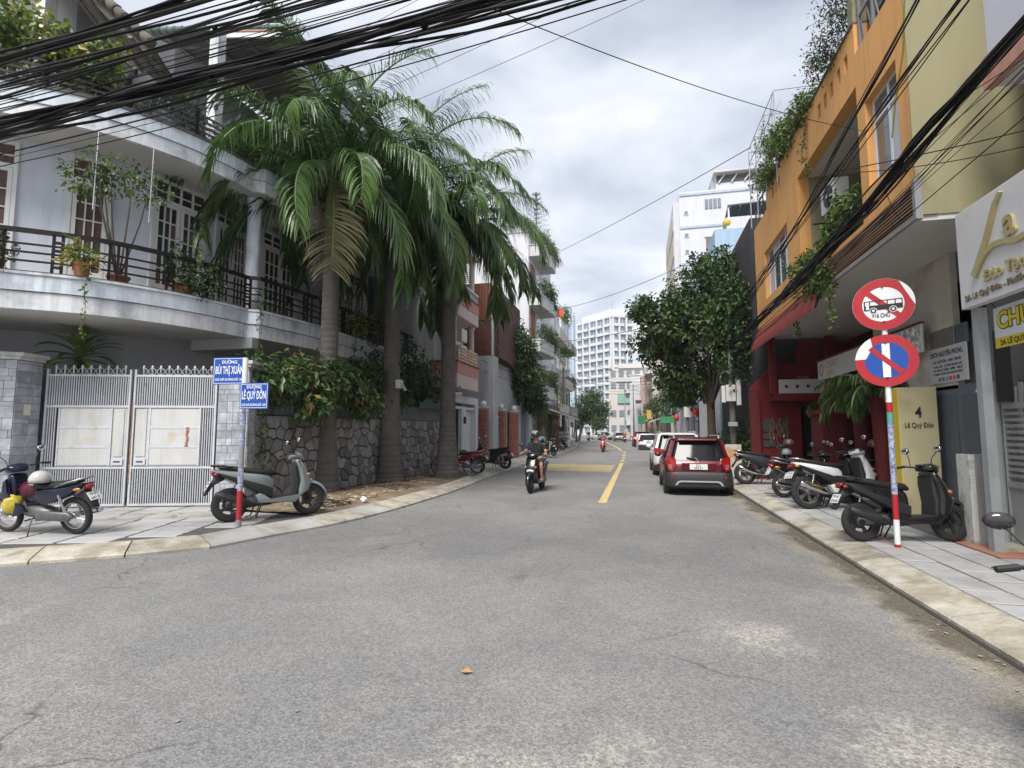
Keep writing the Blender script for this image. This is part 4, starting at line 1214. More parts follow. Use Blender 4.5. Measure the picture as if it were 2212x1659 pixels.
# dracaena above the gate
t = thing('dracaena', 'dracaena with a rosette of long strap leaves rising behind the gate', 'plant', (-12.15, 9.35, .1))
mb = MB(); mb.tube([(-12.15, 9.35, .1), (-12.17, 9.33, 1.6), (-12.15, 9.3, 3.35)], [.06, .05, .045], 8); mb.build('stem', m_bark, t, smooth=True)
r = random.Random(8)
lf_drac = LEAF('dracaena_leaf', (.07, .13, .035), (.28, .38, .11), .4, .2, 2)
for k in range(34):
  az = k * 2.4; el = 1.35 - 1.75 * k / 33 + r.uniform(-.15, .15); L_ = r.uniform(.75, 1.05)
  h = Vector((math.cos(az), math.sin(az), 0)); sd = Vector((-h.y, h.x, 0)); p = Vector((-12.15, 9.3, 3.2 + .3 * (1 - k / 33)))
  vs = []; N = 7
  for i in range(N + 1):
    u = i / N; w = .068 * math.sin(PI * (.12 + .86 * u)) ** .7 * (1 if i < N else .05)
    e = el - 1.3 * u ** 1.6
    nn = (Vector((0, 0, 1)) * math.cos(e) - h * math.sin(e))
    vs += [p + sd * w + nn * w * .35, p, p - sd * w + nn * w * .35]
    p = p + (h * math.cos(e) + Vector((0, 0, math.sin(e)))) * L_ / N
  mb = MB(); mb.add(vs, [f for i in range(N) for f in ((3 * i, 3 * i + 1, 3 * i + 4, 3 * i + 3), (3 * i + 1, 3 * i + 2, 3 * i + 5, 3 * i + 4))])
  mb.build('strap_leaf', lf_drac, t, smooth=True)

# ================================================================ STREET NAME SIGNS
m_blue = M('sign_blue', (.012, .075, .36), .35, .06, 6)
m_signw = M('sign_white', (.78, .78, .78), .4, .05, 6)
m_red = M('sign_red', (.42, .02, .028), .4, .08, 6)
m_polegrey = M('pole_grey', (.28, .28, .28), .6, .25, 9)
m_sticker = M('sticker', (.45, .47, .56), .6, .45, 22, col2=(.14, .16, .33), c2amt=.5, c2scale=30)
t = thing('street_name_post', 'white and red post carrying two blue Vietnamese street name plates', 'street sign', (-6.43, 7.66, .13))
bands = [(0, .12, m_polegrey), (.12, .62, m_red), (.62, 1.0, m_sticker), (1.0, 1.38, m_polegrey), (1.38, 1.62, m_sticker), (1.62, 1.7, m_polegrey), (1.7, 2.0, m_sticker), (2.0, 2.06, m_signw), (2.06, 2.24, m_red), (2.24, 2.95, m_signw)]
for z0, z1, mm in bands:
  mb = MB(); mb.lathe([(.044, .12 + z0 * .95), (.044, .12 + z1 * .95)], 14, (-6.43, 7.66, 0)); mb.build('pole', mm, t)
def plate(cx, cy, cz, w, h, right, t, l1, l2, l3):
  right = Vector(right).normalized(); n_ = Vector((right.y, -right.x, 0))
  c = Vector((cx, cy, cz)); up = Vector((0, 0, 1))
  def bx(u0, u1, v0, v1, d0, d1, mat, nm, par, bev=0):
    mb = MB(); vs = [c + right * u + up * v + n_ * d for v in (v0, v1) for d in (d1, d0) for u in (u0, u1)]
    mb.add(vs, [(0, 2, 3, 1), (4, 5, 7, 6), (0, 1, 5, 4), (2, 6, 7, 3), (0, 4, 6, 2), (1, 3, 7, 5)]); return mb.build(nm, mat, par, recalc=True, bevel=bev)
  pl_ = bx(-w / 2, w / 2, -h / 2, h / 2, -.012, .006, m_blue, 'name_plate', t)
  for (a, b, c_, d) in ((-w / 2 + .015, w / 2 - .015, h / 2 - .024, h / 2 - .016), (-w / 2 + .015, w / 2 - .015, -h / 2 + .016, -h / 2 + .024), (-w / 2 + .015, -w / 2 + .023, -h / 2 + .024, h / 2 - .024), (w / 2 - .023, w / 2 - .015, -h / 2 + .024, h / 2 - .024)):
    bx(a, b, c_, d, .006, .0075, m_signw, 'border_line', pl_)
  for (tx, sz, dz, sx_) in ((l1, .075, .125, 1.0), (l2, .185, -.05, .62), (l3, .052, -.165, .9)):
    text_mesh(tx, sz, m_signw, c + n_ * .0075 + up * dz, right, up, .0015, 'lettering', pl_, 'CENTER', .0025 if sz > .1 else .001, sx_, w * (.86 if sz < .16 else .84))
plate(-6.74, 7.66, 2.71, .60, .46, (.99, .10, 0), t, 'ĐƯỜNG', 'BÙI THỊ XUÂN', 'CHỈ GIỚI ĐƯỜNG ĐỎ: 16M')
plate(-6.17, 7.58, 2.27, .53, .43, (.995, .02, 0), t, 'ĐƯỜNG', 'LÊ QUÝ ĐÔN', 'CHỈ GIỚI ĐƯỜNG ĐỎ: 13M')
# ================================================================ TWO-WHEELERS
m_tyre = M('tyre', (.022, .022, .023), .85, .15, 20)
m_alloy = M('alloy', (.42, .42, .43), .35, .1, 10, metal=.8)
m_alloyd = M('dark_alloy', (.06, .06, .062), .4, .1, 10, metal=.5)
m_chrome = M('chrome', (.65, .65, .66), .12, .05, 10, metal=1)
m_black = M('black_plastic', (.022, .022, .023), .5, .1, 10)
m_seat = M('seat_vinyl', (.016, .016, .017), .55, .1, 10)
m_engine = M('engine_metal', (.16, .16, .165), .5, .25, 12, metal=.6)
m_lensr = M('red_lens', (.30, .012, .012), .12, 0, 1, coat=.5)
m_lensa = M('amber_lens', (.55, .20, .03), .15, 0, 1, coat=.5)
m_lensw = M('clear_lens', (.55, .57, .60), .08, 0, 1, coat=.6)
m_mirror = M('mirror_glass', (.75, .78, .80), .03, 0, 1, metal=1)
m_plate = M('number_plate', (.72, .72, .70), .4, .05, 8)
m_ink = M('plate_ink', (.02, .02, .022), .6)
def paint(name, c, metal=.25, rough=.28): return M('paint_' + name, c, rough, .04, 3, metal=metal, coat=.45)
def sring(x, zc, hw, hh, n=14, p=2.6, yc=0):
  o = []
  for k in range(n):
    a = 2 * PI * k / n; c, s_ = math.cos(a), math.sin(a)
    o.append(Vector((x, yc + hw * math.copysign(abs(c) ** (2 / p), c), zc + hh * math.copysign(abs(s_) ** (2 / p), s_))))
  return o
def lofts(secs, mat, name, par, n=14, p=2.6, yc=0):
  mb = MB(); mb.loft([sring(*q, n, p, yc) for q in secs]); o = mb.build(name, mat, par, recalc=True)
  return smooth_by_angle(o, 50)
def panel(poly, w, bev, mat, name, par, yc=0):
  """side outline (x, z) given thickness 2w with a rolled edge"""
  n = len(poly); cx = sum(p[0] for p in poly) / n; cz = sum(p[1] for p in poly) / n
  def shr(d):
    o = []
    for i in range(n):
      a, b, c = poly[i - 1], poly[i], poly[(i + 1) % n]
      e1 = Vector((b[0] - a[0], b[1] - a[1])); e2 = Vector((c[0] - b[0], c[1] - b[1]))
      n1 = Vector((-e1.y, e1.x)).normalized(); n2 = Vector((-e2.y, e2.x)).normalized(); q = (n1 + n2)
      q = q.normalized() if q.length > .1 else n1
      if q.dot(Vector((cx - b[0], cz - b[1]))) < 0: q = -q
      o.append((b[0] + q.x * d, b[1] + q.y * d))
    return o
  R_ = [[(p[0], yc + y, p[1]) for p in shr(d)] for d, y in ((bev, -w), (bev * .3, -w + bev * .3), (0, -w + bev), (0, w - bev), (bev * .3, w - bev * .3), (bev, w))]
  mb = MB(); mb.loft(R_); o = mb.build(name, mat, par, recalc=True)
  return smooth_by_angle(o, 55)
def wheel(par, x, r, w, mat_rim, spokes, wire=False, disc=True):
  mb = MB(); prof = []
  for k in range(11):
    a = -PI / 2 - 1.25 + 2.5 * k / 10
    prof.append((r - w * .52 + w * .52 * math.cos(2.5 * k / 10 - 1.25), w * .5 * math.sin(2.5 * k / 10 - 1.25)))
  prof = [(r - w * .95, -w * .36)] + prof + [(r - w * .95, w * .36)]
  mb.lathe(prof + [prof[0]], 26, (x, 0, r), 'y'); wh = mb.build('wheel', m_tyre, par, smooth=True, recalc=True)
  mb = MB(); ri = r - w * .92
  mb.lathe([(ri + .012, -w * .36), (ri - .02, -w * .3), (ri - .026, 0), (ri - .02, w * .3), (ri + .012, w * .36), (ri + .012, -w * .36)], 26, (x, 0, r), 'y')
  mb.lathe([(.035, -.05), (.04, -.045), (.04, .045), (.035, .05)], 12, (x, 0, r), 'y')
  for k in range(spokes):
    a = 2 * PI * k / spokes
    if wire:
      for s_ in (-1, 1):
        b = a + .25 * s_
        mb.tube([(x + .035 * math.cos(b), s_ * .03, r + .035 * math.sin(b)), (x + (ri - .015) * math.cos(a), 0, r + (ri - .015) * math.sin(a))], .0025, 4)
    else:
      for s_ in (-.12, .12):
        mb.beam((x + .03 * math.cos(a), 0, r + .03 * math.sin(a)), (x + (ri - .01) * math.cos(a + s_), 0, r + (ri - .01) * math.sin(a + s_)), .022, .024)
  mb.build('rim', mat_rim, wh, recalc=False)
  if disc:
    mb = MB(); mb.lathe([(.045, .055), (.10, .055), (.10, .060), (.045, .060)], 18, (x, 0, r), 'y'); mb.build('brake_disc', m_engine, wh)
  return wh
def bike_front(t, hx, hz, body, mirror_h=.24, lens=True):
  """handlebar, grips, levers, mirrors, cowl"""
  mb = MB(); mb.tube([(hx - .14, .36, hz + .02), (hx - .10, .27, hz + .035), (hx, .12, hz + .01), (hx, -.12, hz + .01), (hx - .10, -.27, hz + .035), (hx - .14, -.36, hz + .02)], .012, 7); mb.build('handlebar', m_black, t, smooth=True)
  for s_ in (-1, 1):
    mb = MB(); mb.tube([(hx - .105, s_ * .27, hz + .035), (hx - .145, s_ * .375, hz + .02)], .019, 9); mb.build('grip', m_black, t)
    mb = MB(); mb.tube([(hx - .06, s_ * .22, hz + .03), (hx - .05, s_ * .28, hz + .03), (hx - .08, s_ * .38, hz + .015)], .006, 5); mb.build('brake_lever', m_chrome, t)
    mb = MB(); mb.tube([(hx - .07, s_ * .20, hz + .04), (hx - .06, s_ * .22, hz + .14), (hx - .03, s_ * .30, hz + mirror_h)], .006, 5); ms = mb.build('mirror', m_black, t)
    mb = MB(); mb.ball((hx - .03, s_ * .32, hz + mirror_h + .03), 1, 12, 7, (.022, .075, .05)); mb.build('mirror_shell', m_black, ms, smooth=True)
    mb = MB(); mb.ball((hx - .043, s_ * .32, hz + mirror_h + .03), 1, 12, 6, (.013, .066, .042)); mb.build('mirror_glass', m_mirror, ms, smooth=True)
def plate_text(t, x, z, l1, l2, tilt=.5):
  n_ = Vector((-math.cos(tilt), 0, -math.sin(tilt))).normalized() if False else Vector((-math.cos(tilt), 0, math.sin(tilt)))
  up = Vector((math.sin(tilt), 0, math.cos(tilt))); right = Vector((0, -1, 0))
  c = Vector((x, 0, z))
  mb = MB(); w, h = .19, .14
  vs = [c + right * a * w / 2 + up * b * h / 2 + n_ * d for d in (0, .004) for b in (-1, 1) for a in (-1, 1)]
  mb.add(vs, [(0, 2, 3, 1), (4, 5, 7, 6), (0, 1, 5, 4), (2, 6, 7, 3), (0, 4, 6, 2), (1, 3, 7, 5)]); p_ = mb.build('number_plate', m_plate, t, recalc=True)
  for tx, dz in ((l1, .012), (l2, -.055)):
    text_mesh(tx, .062, m_ink, c + n_ * .0045 + up * dz, right, up, .0006, 'lettering', p_, 'CENTER', .001, 1, .16)
def scooter(label, body, group, wr=.275, seat_len=.8, trim=None, big=False, exhaust=None, rim=None, plate=('79-N1', '482.16'), cat='scooter', name='scooter'):
  t = thing(name, label, cat, (0, 0, 0), 0, group)
  trim = trim or m_black; wb = .655 if big else .635
  wheel(t, wb, wr, .095, rim or m_alloyd, 5); wheel(t, -wb, wr, .11, rim or m_alloyd, 5)
  k = (wr - .275) * 1.0
  # front mudguard
  mb = MB(); rings = []
  for i in range(10):
    a = -.15 + 2.15 * i / 9
    w = .068 * (.6 + .4 * math.sin(PI * (i + .6) / 10))
    rr = wr + .03
    rings.append([(wb + rr * math.cos(a), -w, wr + rr * math.sin(a) - .03), (wb + (rr + .025) * math.cos(a), -w * .6, wr + (rr + .025) * math.sin(a)), (wb + (rr + .03) * math.cos(a), 0, wr + (rr + .03) * math.sin(a)),
           (wb + (rr + .025) * math.cos(a), w * .6, wr + (rr + .025) * math.sin(a)), (wb + rr * math.cos(a), w, wr + rr * math.sin(a) - .03)])
  mb.loft(rings, closed=False, cap=False); mb.build('front_mudguard', body, t, smooth=True)
  for s_ in (-1, 1):
    mb = MB(); mb.tube([(wb, s_ * .075, wr), (wb - .10, s_ * .075, wr + .32), (wb - .15, s_ * .06, wr + .46)], [.022, .024, .02], 8); mb.build('fork', m_black, t, smooth=True)
  # leg shield: sections going up from the floor to the cowl
  panel([(.42, .30 + k), (.60, .42 + k), (.655, .56 + k), (.61, .72 + k), (.53, .88 + k), (.44, .99 + k), (.37, .98 + k), (.40, .82 + k), (.44, .62 + k), (.40, .44 + k)], .165, .07, body, 'leg_shield', t)
  panel([(.34, .30 + k), (.42, .36 + k), (.455, .60 + k), (.41, .82 + k), (.37, .93 + k), (.345, .80 + k), (.365, .55 + k)], .15, .03, trim, 'inner_shield', t)
  mb = MB(); mb.ball((.655, 0, .60 + k), 1, 12, 8, (.03, .11, .045)); mb.build('headlight', m_lensw, t, smooth=True)
  for s_ in (-1, 1):
    mb = MB(); mb.ball((.585, s_ * .14, .70 + k), 1, 10, 6, (.045, .03, .03)); mb.build('indicator', m_lensa, t, smooth=True)
  # handlebar cowl
  lofts([(.30, 1.02 + k, .08, .035), (.36, 1.035 + k, .16, .055), (.42, 1.04 + k, .17, .065), (.49, 1.02 + k, .13, .055), (.535, .99 + k, .06, .03)], body, 'handlebar_cowl', t)
  mb = MB(); mb.ball((.325, 0, 1.075 + k), 1, 12, 6, (.05, .09, .02)); mb.build('dashboard', m_glass, t, smooth=True)
  bike_front(t, .40, 1.03 + k, body)
  # floorboard and lower body
  panel([(-.08, .24 + k), (.40, .26 + k), (.46, .34 + k), (.38, .375 + k), (-.02, .365 + k), (-.12, .40 + k), (-.20, .30 + k)], .155, .03, trim, 'floorboard', t)
  panel([(-.22, .27 + k), (.36, .24 + k), (.52, .40 + k), (.44, .36 + k), (-.05, .31 + k), (-.18, .44 + k), (-.28, .40 + k)], .168, .012, body, 'side_skirt', t)
  # tail body
  lofts([(.02, .53 + k, .09, .17), (-.06, .56 + k, .14, .20), (-.20, .62 + k, .165, .17), (-.38, .67 + k, .17, .135), (-.58, .725 + k, .15, .105), (-.76, .78 + k, .105, .07), (-.90, .82 + k, .05, .03)], body, 'tail_body', t)
  panel([(-.02, .36 + k), (-.16, .40 + k), (-.42, .55 + k), (-.80, .74 + k), (-.84, .79 + k), (-.50, .68 + k), (-.14, .56 + k), (0, .50 + k)], .174, .01, trim, 'side_trim', t)
  lofts([(.06, .74 + k, .08, .03), (.0, .765 + k, .125, .055), (-.18, .775 + k, .145, .06), (-.38, .80 + k, .15, .055), (-.46, .825 + k, .145, .06), (-.66, .86 + k, .125, .045), (-.80, .875 + k, .07, .02)], m_seat, 'seat', t)
  mb = MB(); mb.tube([(-.58, .11, .85 + k), (-.74, .13, .90 + k), (-.90, .09, .915 + k), (-.92, 0, .917 + k), (-.90, -.09, .915 + k), (-.74, -.13, .90 + k), (-.58, -.11, .85 + k)], .014, 7); mb.build('grab_rail', m_chrome if big else m_black, t, smooth=True)
  mb = MB(); mb.ball((-.89, 0, .80 + k), 1, 12, 7, (.035, .085, .032)); mb.build('tail_light', m_lensr, t, smooth=True)
  for s_ in (-1, 1):
    mb = MB(); mb.ball((-.845, s_ * .095, .77 + k), 1, 8, 6, (.05, .022, .025)); mb.build('indicator', m_lensa if big else m_lensr, t, smooth=True)
  # rear mudguard with plate
  panel([(-.70, .70 + k), (-.84, .76 + k), (-.94, .62 + k), (-1.02, .45 + k), (-.99, .44 + k), (-.88, .60 + k), (-.76, .66 + k)], .055, .012, m_black, 'rear_mudguard', t)
  plate_text(t, -.962, .60 + k, *plate, tilt=.5)
  # engine, swing arm, exhaust, shock, stand
  lofts([(-.02, .30 + k, .05, .05), (-.12, .31 + k, .10, .085), (-.30, .32 + k, .10, .09), (-.5, wr + .01, .08, .07), (-wb - .06, wr, .06, .06)], m_engine, 'engine', t, yc=.04)
  mb = MB(); mb.ball((-.34, .14, wr + .02), 1, 12, 8, (.30, .03, .10)); mb.build('belt_cover', m_engine, t, smooth=True)
  mb = MB(); mb.tube([(-.02, -.10, .25 + k), (-.2, -.15, .24 + k), (-.36, -.16, .27 + k), (-.40, -.165, .285 + k), (-.55, -.17, .34 + k), (-.86, -.17, .45 + k), (-.88, -.17, .457 + k)], [.02, .022, .028, .055, .062, .052, .03], 12); mb.build('exhaust', exhaust or m_black, t, smooth=True)
  mb = MB(); mb.beam((-.48, -.218, .345 + k), (-.76, -.218, .44 + k), .01, .065); mb.build('heat_shield', m_chrome if big else m_alloyd, t)
  for s_ in ((1, -1) if big else (1,)):
    mb = MB()
    mb.tube([(-wb + .02, s_ * .11, wr + .06), (-wb + .10, s_ * .11, wr + .34)], .014, 6)
    mb.build('shock_rod', m_chrome, t)
    o = MB(); pts = [(-wb + .02 + .08 * u / 40 + .026 * math.cos(u * 1.1) * 1, s_ * .11 + .026 * math.sin(u * 1.1), wr + .08 + .24 * u / 40) for u in range(41)]
    o.tube(pts, .006, 4); o.build('shock_absorber', m_chrome if big else m_lensr, t)
  mb = MB(); mb.tube([(-.10, .12, .26 + k), (-.14, .20, .12), (-.17, .26, .0)], .011, 6); mb.build('side_stand', m_black, t)
  mb = MB(); mb.tube([(-.22, .14, .24), (-.28, .15, .07), (-.36, .15, .05)], .011, 6); mb.tube([(-.22, -.14, .24), (-.28, -.15, .07), (-.36, -.15, .05)], .011, 6); mb.tube([(-.22, -.14, .24), (-.22, .14, .24)], .011, 6); mb.build('centre_stand', m_black, t)
  return t
def underbone(label, body, group, plate=('79-F1', '641.8'), trim=None, name='motorbike'):
  t = thing(name, label, 'motorbike', (0, 0, 0), 0, group)
  wr = .285; wb = .62; trim = trim or m_black
  wheel(t, wb, wr, .075, m_alloy, 18, True, False); wheel(t, -wb, wr, .085, m_alloy, 18, True, False)
  mb = MB(); rings = []
  for i in range(10):
    a = -.1 + 2.3 * i / 9; w = .058; rr = wr + .03
    rings.append([(wb + rr * math.cos(a), -w, wr + rr * math.sin(a) - .03), (wb + (rr + .025) * math.cos(a), -w * .5, wr + (rr + .025) * math.sin(a)), (wb + (rr + .025) * math.cos(a), w * .5, wr + (rr + .025) * math.sin(a)), (wb + rr * math.cos(a), w, wr + rr * math.sin(a) - .03)])
  mb.loft(rings, closed=False, cap=False); mb.build('front_mudguard', body, t, smooth=True)
  for s_ in (-1, 1):
    mb = MB(); mb.tube([(wb, s_ * .07, wr), (wb - .14, s_ * .07, wr + .42)], .02, 8); mb.build('fork', m_chrome, t, smooth=True)
    # leg shields
    panel([(.30, .28), (.44, .34), (.52, .58), (.46, .82), (.40, .86), (.40, .66), (.30, .50), (.12, .46), (.10, .36)], .02, .012, body, 'leg_shield', t, yc=s_ * .155)
    mb = MB(); mb.ball((.46, s_ * .13, .70), 1, 10, 6, (.06, .04, .035)); mb.build('indicator', m_lensa, t, smooth=True)
  panel([(.36, .60), (.48, .62), (.50, .80), (.42, .92), (.34, .90), (.30, .70)], .12, .04, body, 'steering_cover', t)
  panel([(.40, .60), (.34, .80), (.12, .62), (-.10, .60), (-.14, .46), (.16, .46)], .07, .03, body, 'spine_cover', t)
  lofts([(.28, .98, .07, .03), (.34, 1.0, .14, .055), (.42, 1.0, .15, .075), (.50, .97, .11, .065), (.535, .955, .05, .035)], body, 'handlebar_cowl', t)
  mb = MB(); mb.ball((.51, 0, .965), 1, 12, 8, (.035, .09, .055)); mb.build('headlight', m_lensw, t, smooth=True)
  bike_front(t, .38, 1.0, body)
  # rear panels and seat
  panel([(.0, .56), (-.16, .46), (-.36, .50), (-.60, .60), (-.84, .74), (-.90, .80), (-.60, .76), (-.30, .72), (-.05, .68)], .125, .035, body, 'side_panel', t)
  lofts([(.06, .70, .07, .03), (.0, .735, .11, .05), (-.2, .74, .125, .055), (-.4, .76, .13, .05), (-.6, .79, .12, .045), (-.74, .81, .07, .02)], m_seat, 'seat', t)
  mb = MB(); mb.tube([(-.42, .13, .74), (-.66, .15, .82), (-.86, .11, .87), (-.89, 0, .875), (-.86, -.11, .87), (-.66, -.15, .82), (-.42, -.13, .74)], .013, 7); mb.build('grab_rail', m_alloy, t, smooth=True)
  mb = MB(); mb.ball((-.86, 0, .745), 1, 12, 7, (.085, .085, .05)); mb.build('tail_light', m_lensr, t, smooth=True)
  for s_ in (-1, 1):
    mb = MB(); mb.ball((-.77, s_ * .105, .71), 1, 8, 6, (.08, .025, .03)); mb.build('indicator', m_lensa, t, smooth=True)
  panel([(-.66, .60), (-.84, .70), (-.94, .58), (-1.0, .42), (-.96, .42), (-.88, .54), (-.74, .58)], .06, .012, m_black, 'rear_mudguard', t)
  plate_text(t, -.965, .60, *plate, tilt=.6)
  lofts([(.24, .33, .07, .07), (.12, .34, .11, .09), (-.08, .33, .12, .10), (-.22, .31, .10, .08), (-.28, .30, .05, .04)], m_engine, 'engine', t)
  mb = MB(); mb.tube([(.16, -.08, .30), (.06, -.14, .20), (-.2, -.15, .20), (-.36, -.155, .24), (-.42, -.16, .25), (-.86, -.17, .34), (-.9, -.17, .345)], [.017, .018, .02, .03, .042, .046, .03], 10); mb.build('exhaust', m_chrome, t, smooth=True)
  for s_ in (-1, 1):
    mb = MB(); mb.tube([(-.58, s_ * .12, .33), (-.46, s_ * .12, .62)], .02, 8); mb.build('shock_absorber', m_chrome, t)
    mb = MB(); mb.beam((-.12, s_ * .085, .30), (-wb, s_ * .085, wr), .03, .045); mb.build('swing_arm', m_engine, t)
  panel([(-.05, .22), (-.2, .23), (-.62, .22), (-.70, .29), (-.62, .36), (-.2, .37), (-.05, .33)], .03, .02, m_engine, 'chain_case', t, yc=.12)
  mb = MB(); mb.tube([(.02, .12, .26), (-.03, .22, .12), (-.06, .27, 0)], .011, 6); mb.build('side_stand', m_black, t)
  mb = MB(); mb.tube([(.06, -.2, .24), (.06, .2, .24)], .012, 6); mb.build('foot_peg', m_black, t)
  return t
def park(t, x, y, rz, z=.13, roll=.09, scale=1):
  t.location = (x, y, z); t.rotation_euler = Euler((-roll, 0, rz), 'XYZ'); t.scale = (scale,) * 3
  return t
GL, GR = 'motorbikes parked along the left pavement', 'motorbikes parked along the right pavement'
p_silver = paint('silver', (.24, .27, .27)); p_navy = paint('navy', (.006, .009, .036)); p_black = paint('black', (.012, .012, .013), .1, .2)
p_white = paint('white', (.66, .66, .67), 0); p_grey = paint('dark_grey', (.07, .07, .085)); p_redm = paint('red_bike', (.30, .012, .018), .1)
b1 = underbone('dark blue motorbike parked before the broad gate pillar with its mirror up', p_navy, GL, ('79-F1', '641.8'))
park(b1, -8.98, 6.5, R(184), roll=.12)
b2 = scooter('silver grey scooter parked by the street name post before the stone wall', p_silver, GL, plate=('79-N1', '482.16'))
park(b2, -6.47, 8.50, R(53), roll=.1, scale=1.06)
b3 = scooter('black scooter parked behind the red-banded no-parking pole', p_black, GR, plate=('79-N1', '254.06'), rim=m_alloyd)
park(b3, 3.72, 8.86, R(13), .12, .1)
b4 = scooter('large white scooter with chrome exhaust and grey front shield', p_white, GR, wr=.315, big=True, exhaust=m_chrome, rim=m_alloy, plate=('79-N2', '367.82'))
park(b4, 4.0, 12.2, R(16), .12, .1, 1.06)
b5 = scooter('large dark grey scooter nearest the red building, chrome exhaust', p_grey, GR, wr=.305, big=True, exhaust=m_chrome, rim=m_alloy, plate=('79-N1', '905.33'))
park(b5, 3.75, 17.2, R(10), .118, .1, 1.05)
b6 = underbone('black motorbike squeezed between the white and the dark grey scooters', p_black, GR, ('79-H1', '335.7'))
park(b6, 3.95, 14.05, R(14), .118, .1)
c = copy_tree(b3); park(c, 4.1, 13.1, R(18), .118, .1); c['label'] = 'black scooter half hidden just behind the large white scooter'
c = copy_tree(b6); park(c, 4.35, 15.6, R(10), .118, .1); c['label'] = 'black motorbike before the red planter block next to the dark grey scooter'
b7 = scooter('black scooter parked near the brick pillars across the pavement', p_black, GL, wr=.275, plate=('79-N1', '118.43'))
park(b7, -5.95, 21.5, R(172), .128, .1)
b8 = underbone('red motorbike parked just behind the third palm trunk', p_redm, GL, ('79-C1', '772.5'))
park(b8, -6.35, 18.75, R(190), .13, .1)
b9 = scooter('black scooter standing on the road edge with only its handlebar showing', p_black, None, plate=('79-N1', '664.20'))
park(b9, 2.06, 2.99, R(75), .0, .0, .94)
for ch in b9.children:
  for g2 in ch.children:
    if g2.name.startswith('mirror_glass'): g2.data.materials[0] = m_glass  # dark glass puts the mirrors' dark reflection into their colour
b10 = underbone('dark motorbike parked near the awning shops beside a staked sapling', p_black, GL, ('79-L1', '208.4')); park(b10, -6.6, 35.5, R(200), .128, .1)
b11 = scooter('white-fronted black scooter being attended by the person in blue', p_black, GL, trim=p_white); park(b11, -6.2, 31.2, R(-20), .128, .05)
for k, (x, y, a) in enumerate(((-6.7, 39, 190), (-6.6, 43.5, 170), (-6.9, 46.5, 185))):
  c = copy_tree(b10 if k % 2 else b7); park(c, x, y, R(a), .128, .1)
  c['label'] = ('dark motorbike parked under the awnings beyond the staked saplings', 'dark scooter parked by the white bookshop board', 'dark motorbike parked past the bookshop board')[k]
# helmets
def helmet(loc, mat, label, rz=0, open_=True):
  t = thing('helmet', label, 'helmet', loc)
  mb = MB(); mb.lathe([(.135, 0), (.14, .05), (.125, .11), (.085, .155), (.04, .175), (0, .18)], 18, loc); mb.build('shell', mat, t, smooth=True)
  mb = MB(); mb.lathe([(.125, .0), (.118, -.015), (.09, .03), (0, .06)], 18, loc); mb.build('lining', m_black, t, smooth=True)
  mb = MB(); mb.tube([(loc[0] - .12, loc[1], loc[2]), (loc[0] - .06, loc[1], loc[2] - .14), (loc[0] + .06, loc[1], loc[2] - .14), (loc[0] + .12, loc[1], loc[2])], .006, 4); mb.build('strap', m_black, t)
  return t
helmet((-8.80, 6.28, .92), M('helmet_silver', (.50, .49, .47), .25, coat=.6), 'silver helmet hanging on the dark blue motorbike')
helmet((4.22, 17.1, 1.0), M('helmet_grey', (.35, .37, .37), .25, coat=.6), 'grey helmet hung on the dark grey scooter')
helmet((4.35, 17.3, 1.28), M('helmet_bronze', (.20, .19, .16), .25, coat=.6), 'bronze round helmet on the mirror of the dark grey scooter')
helmet((4.75, 12.45, 1.36), M('helmet_brown', (.10, .03, .025), .3, coat=.6), 'dark red helmet perched on the white scooter handlebar')
# bags on the blue motorbike
bm = bmesh.new(); bmesh.ops.create_icosphere(bm, subdivisions=3, radius=1)
for v in bm.verts:
  k = 1 + .20 * math.sin(v.co.x * 9 + 3 * v.co.z) * math.cos(v.co.y * 8 + v.co.z * 5)
  v.co = Vector((v.co.x * .19 * k, v.co.y * .14 * k, v.co.z * .13 * k))
me = bpy.data.meshes.new('maroon_bag'); bm.to_mesh(me); bm.free(); me.materials.append(M('maroon_vinyl', (.10, .014, .03), .3, .2, 14))
o = bpy.data.objects.new('maroon_bag', me); COL.objects.link(o); o.location = (-9.12, 6.42, .80); tag(o, 'maroon vinyl bag laid over the dark blue motorbike', 'bag')
for p in me.polygons: p.use_smooth = True
o2 = bpy.data.objects.new('yellow_bag', me.copy()); o2.data.materials[0] = M('yellow_plastic', (.50, .40, .05), .35, .25, 9); COL.objects.link(o2); o2.location = (-9.33, 6.30, .58); o2.scale = (.7, .8, 1.1); tag(o2, 'yellow plastic bag hanging on the dark blue motorbike', 'bag')
# bicycle
t = thing('bicycle', 'old dark bicycle with a front basket leaning behind the third palm', 'bicycle', (0, 0, 0))
for x in (-.54, .54):
  mb = MB(); mb.lathe([(.33, -.02), (.345, 0), (.33, .02), (.31, 0), (.33, -.02)], 28, (x, 0, .345), 'y'); w_ = mb.build('wheel', m_tyre, t, smooth=True)
  mb = MB(); mb.lathe([(.31, -.012), (.30, 0), (.31, .012), (.31, -.012)], 28, (x, 0, .345), 'y')
  for k in range(16):
    a = 2 * PI * k / 16; mb.tube([(x, 0, .345), (x + .305 * math.cos(a), 0, .345 + .305 * math.sin(a))], .002, 3)
  mb.build('rim', m_alloy, w_)
  mb = MB(); mb.loft([[(x + .37 * math.cos(a), -.03, .345 + .37 * math.sin(a)), (x + .375 * math.cos(a), .03, .345 + .375 * math.sin(a))] for a in [(.1 if x > 0 else .6) + 2.3 * i / 12 for i in range(13)]], closed=False, cap=False); mb.build('mudguard', m_chrome, t)
mb = MB()
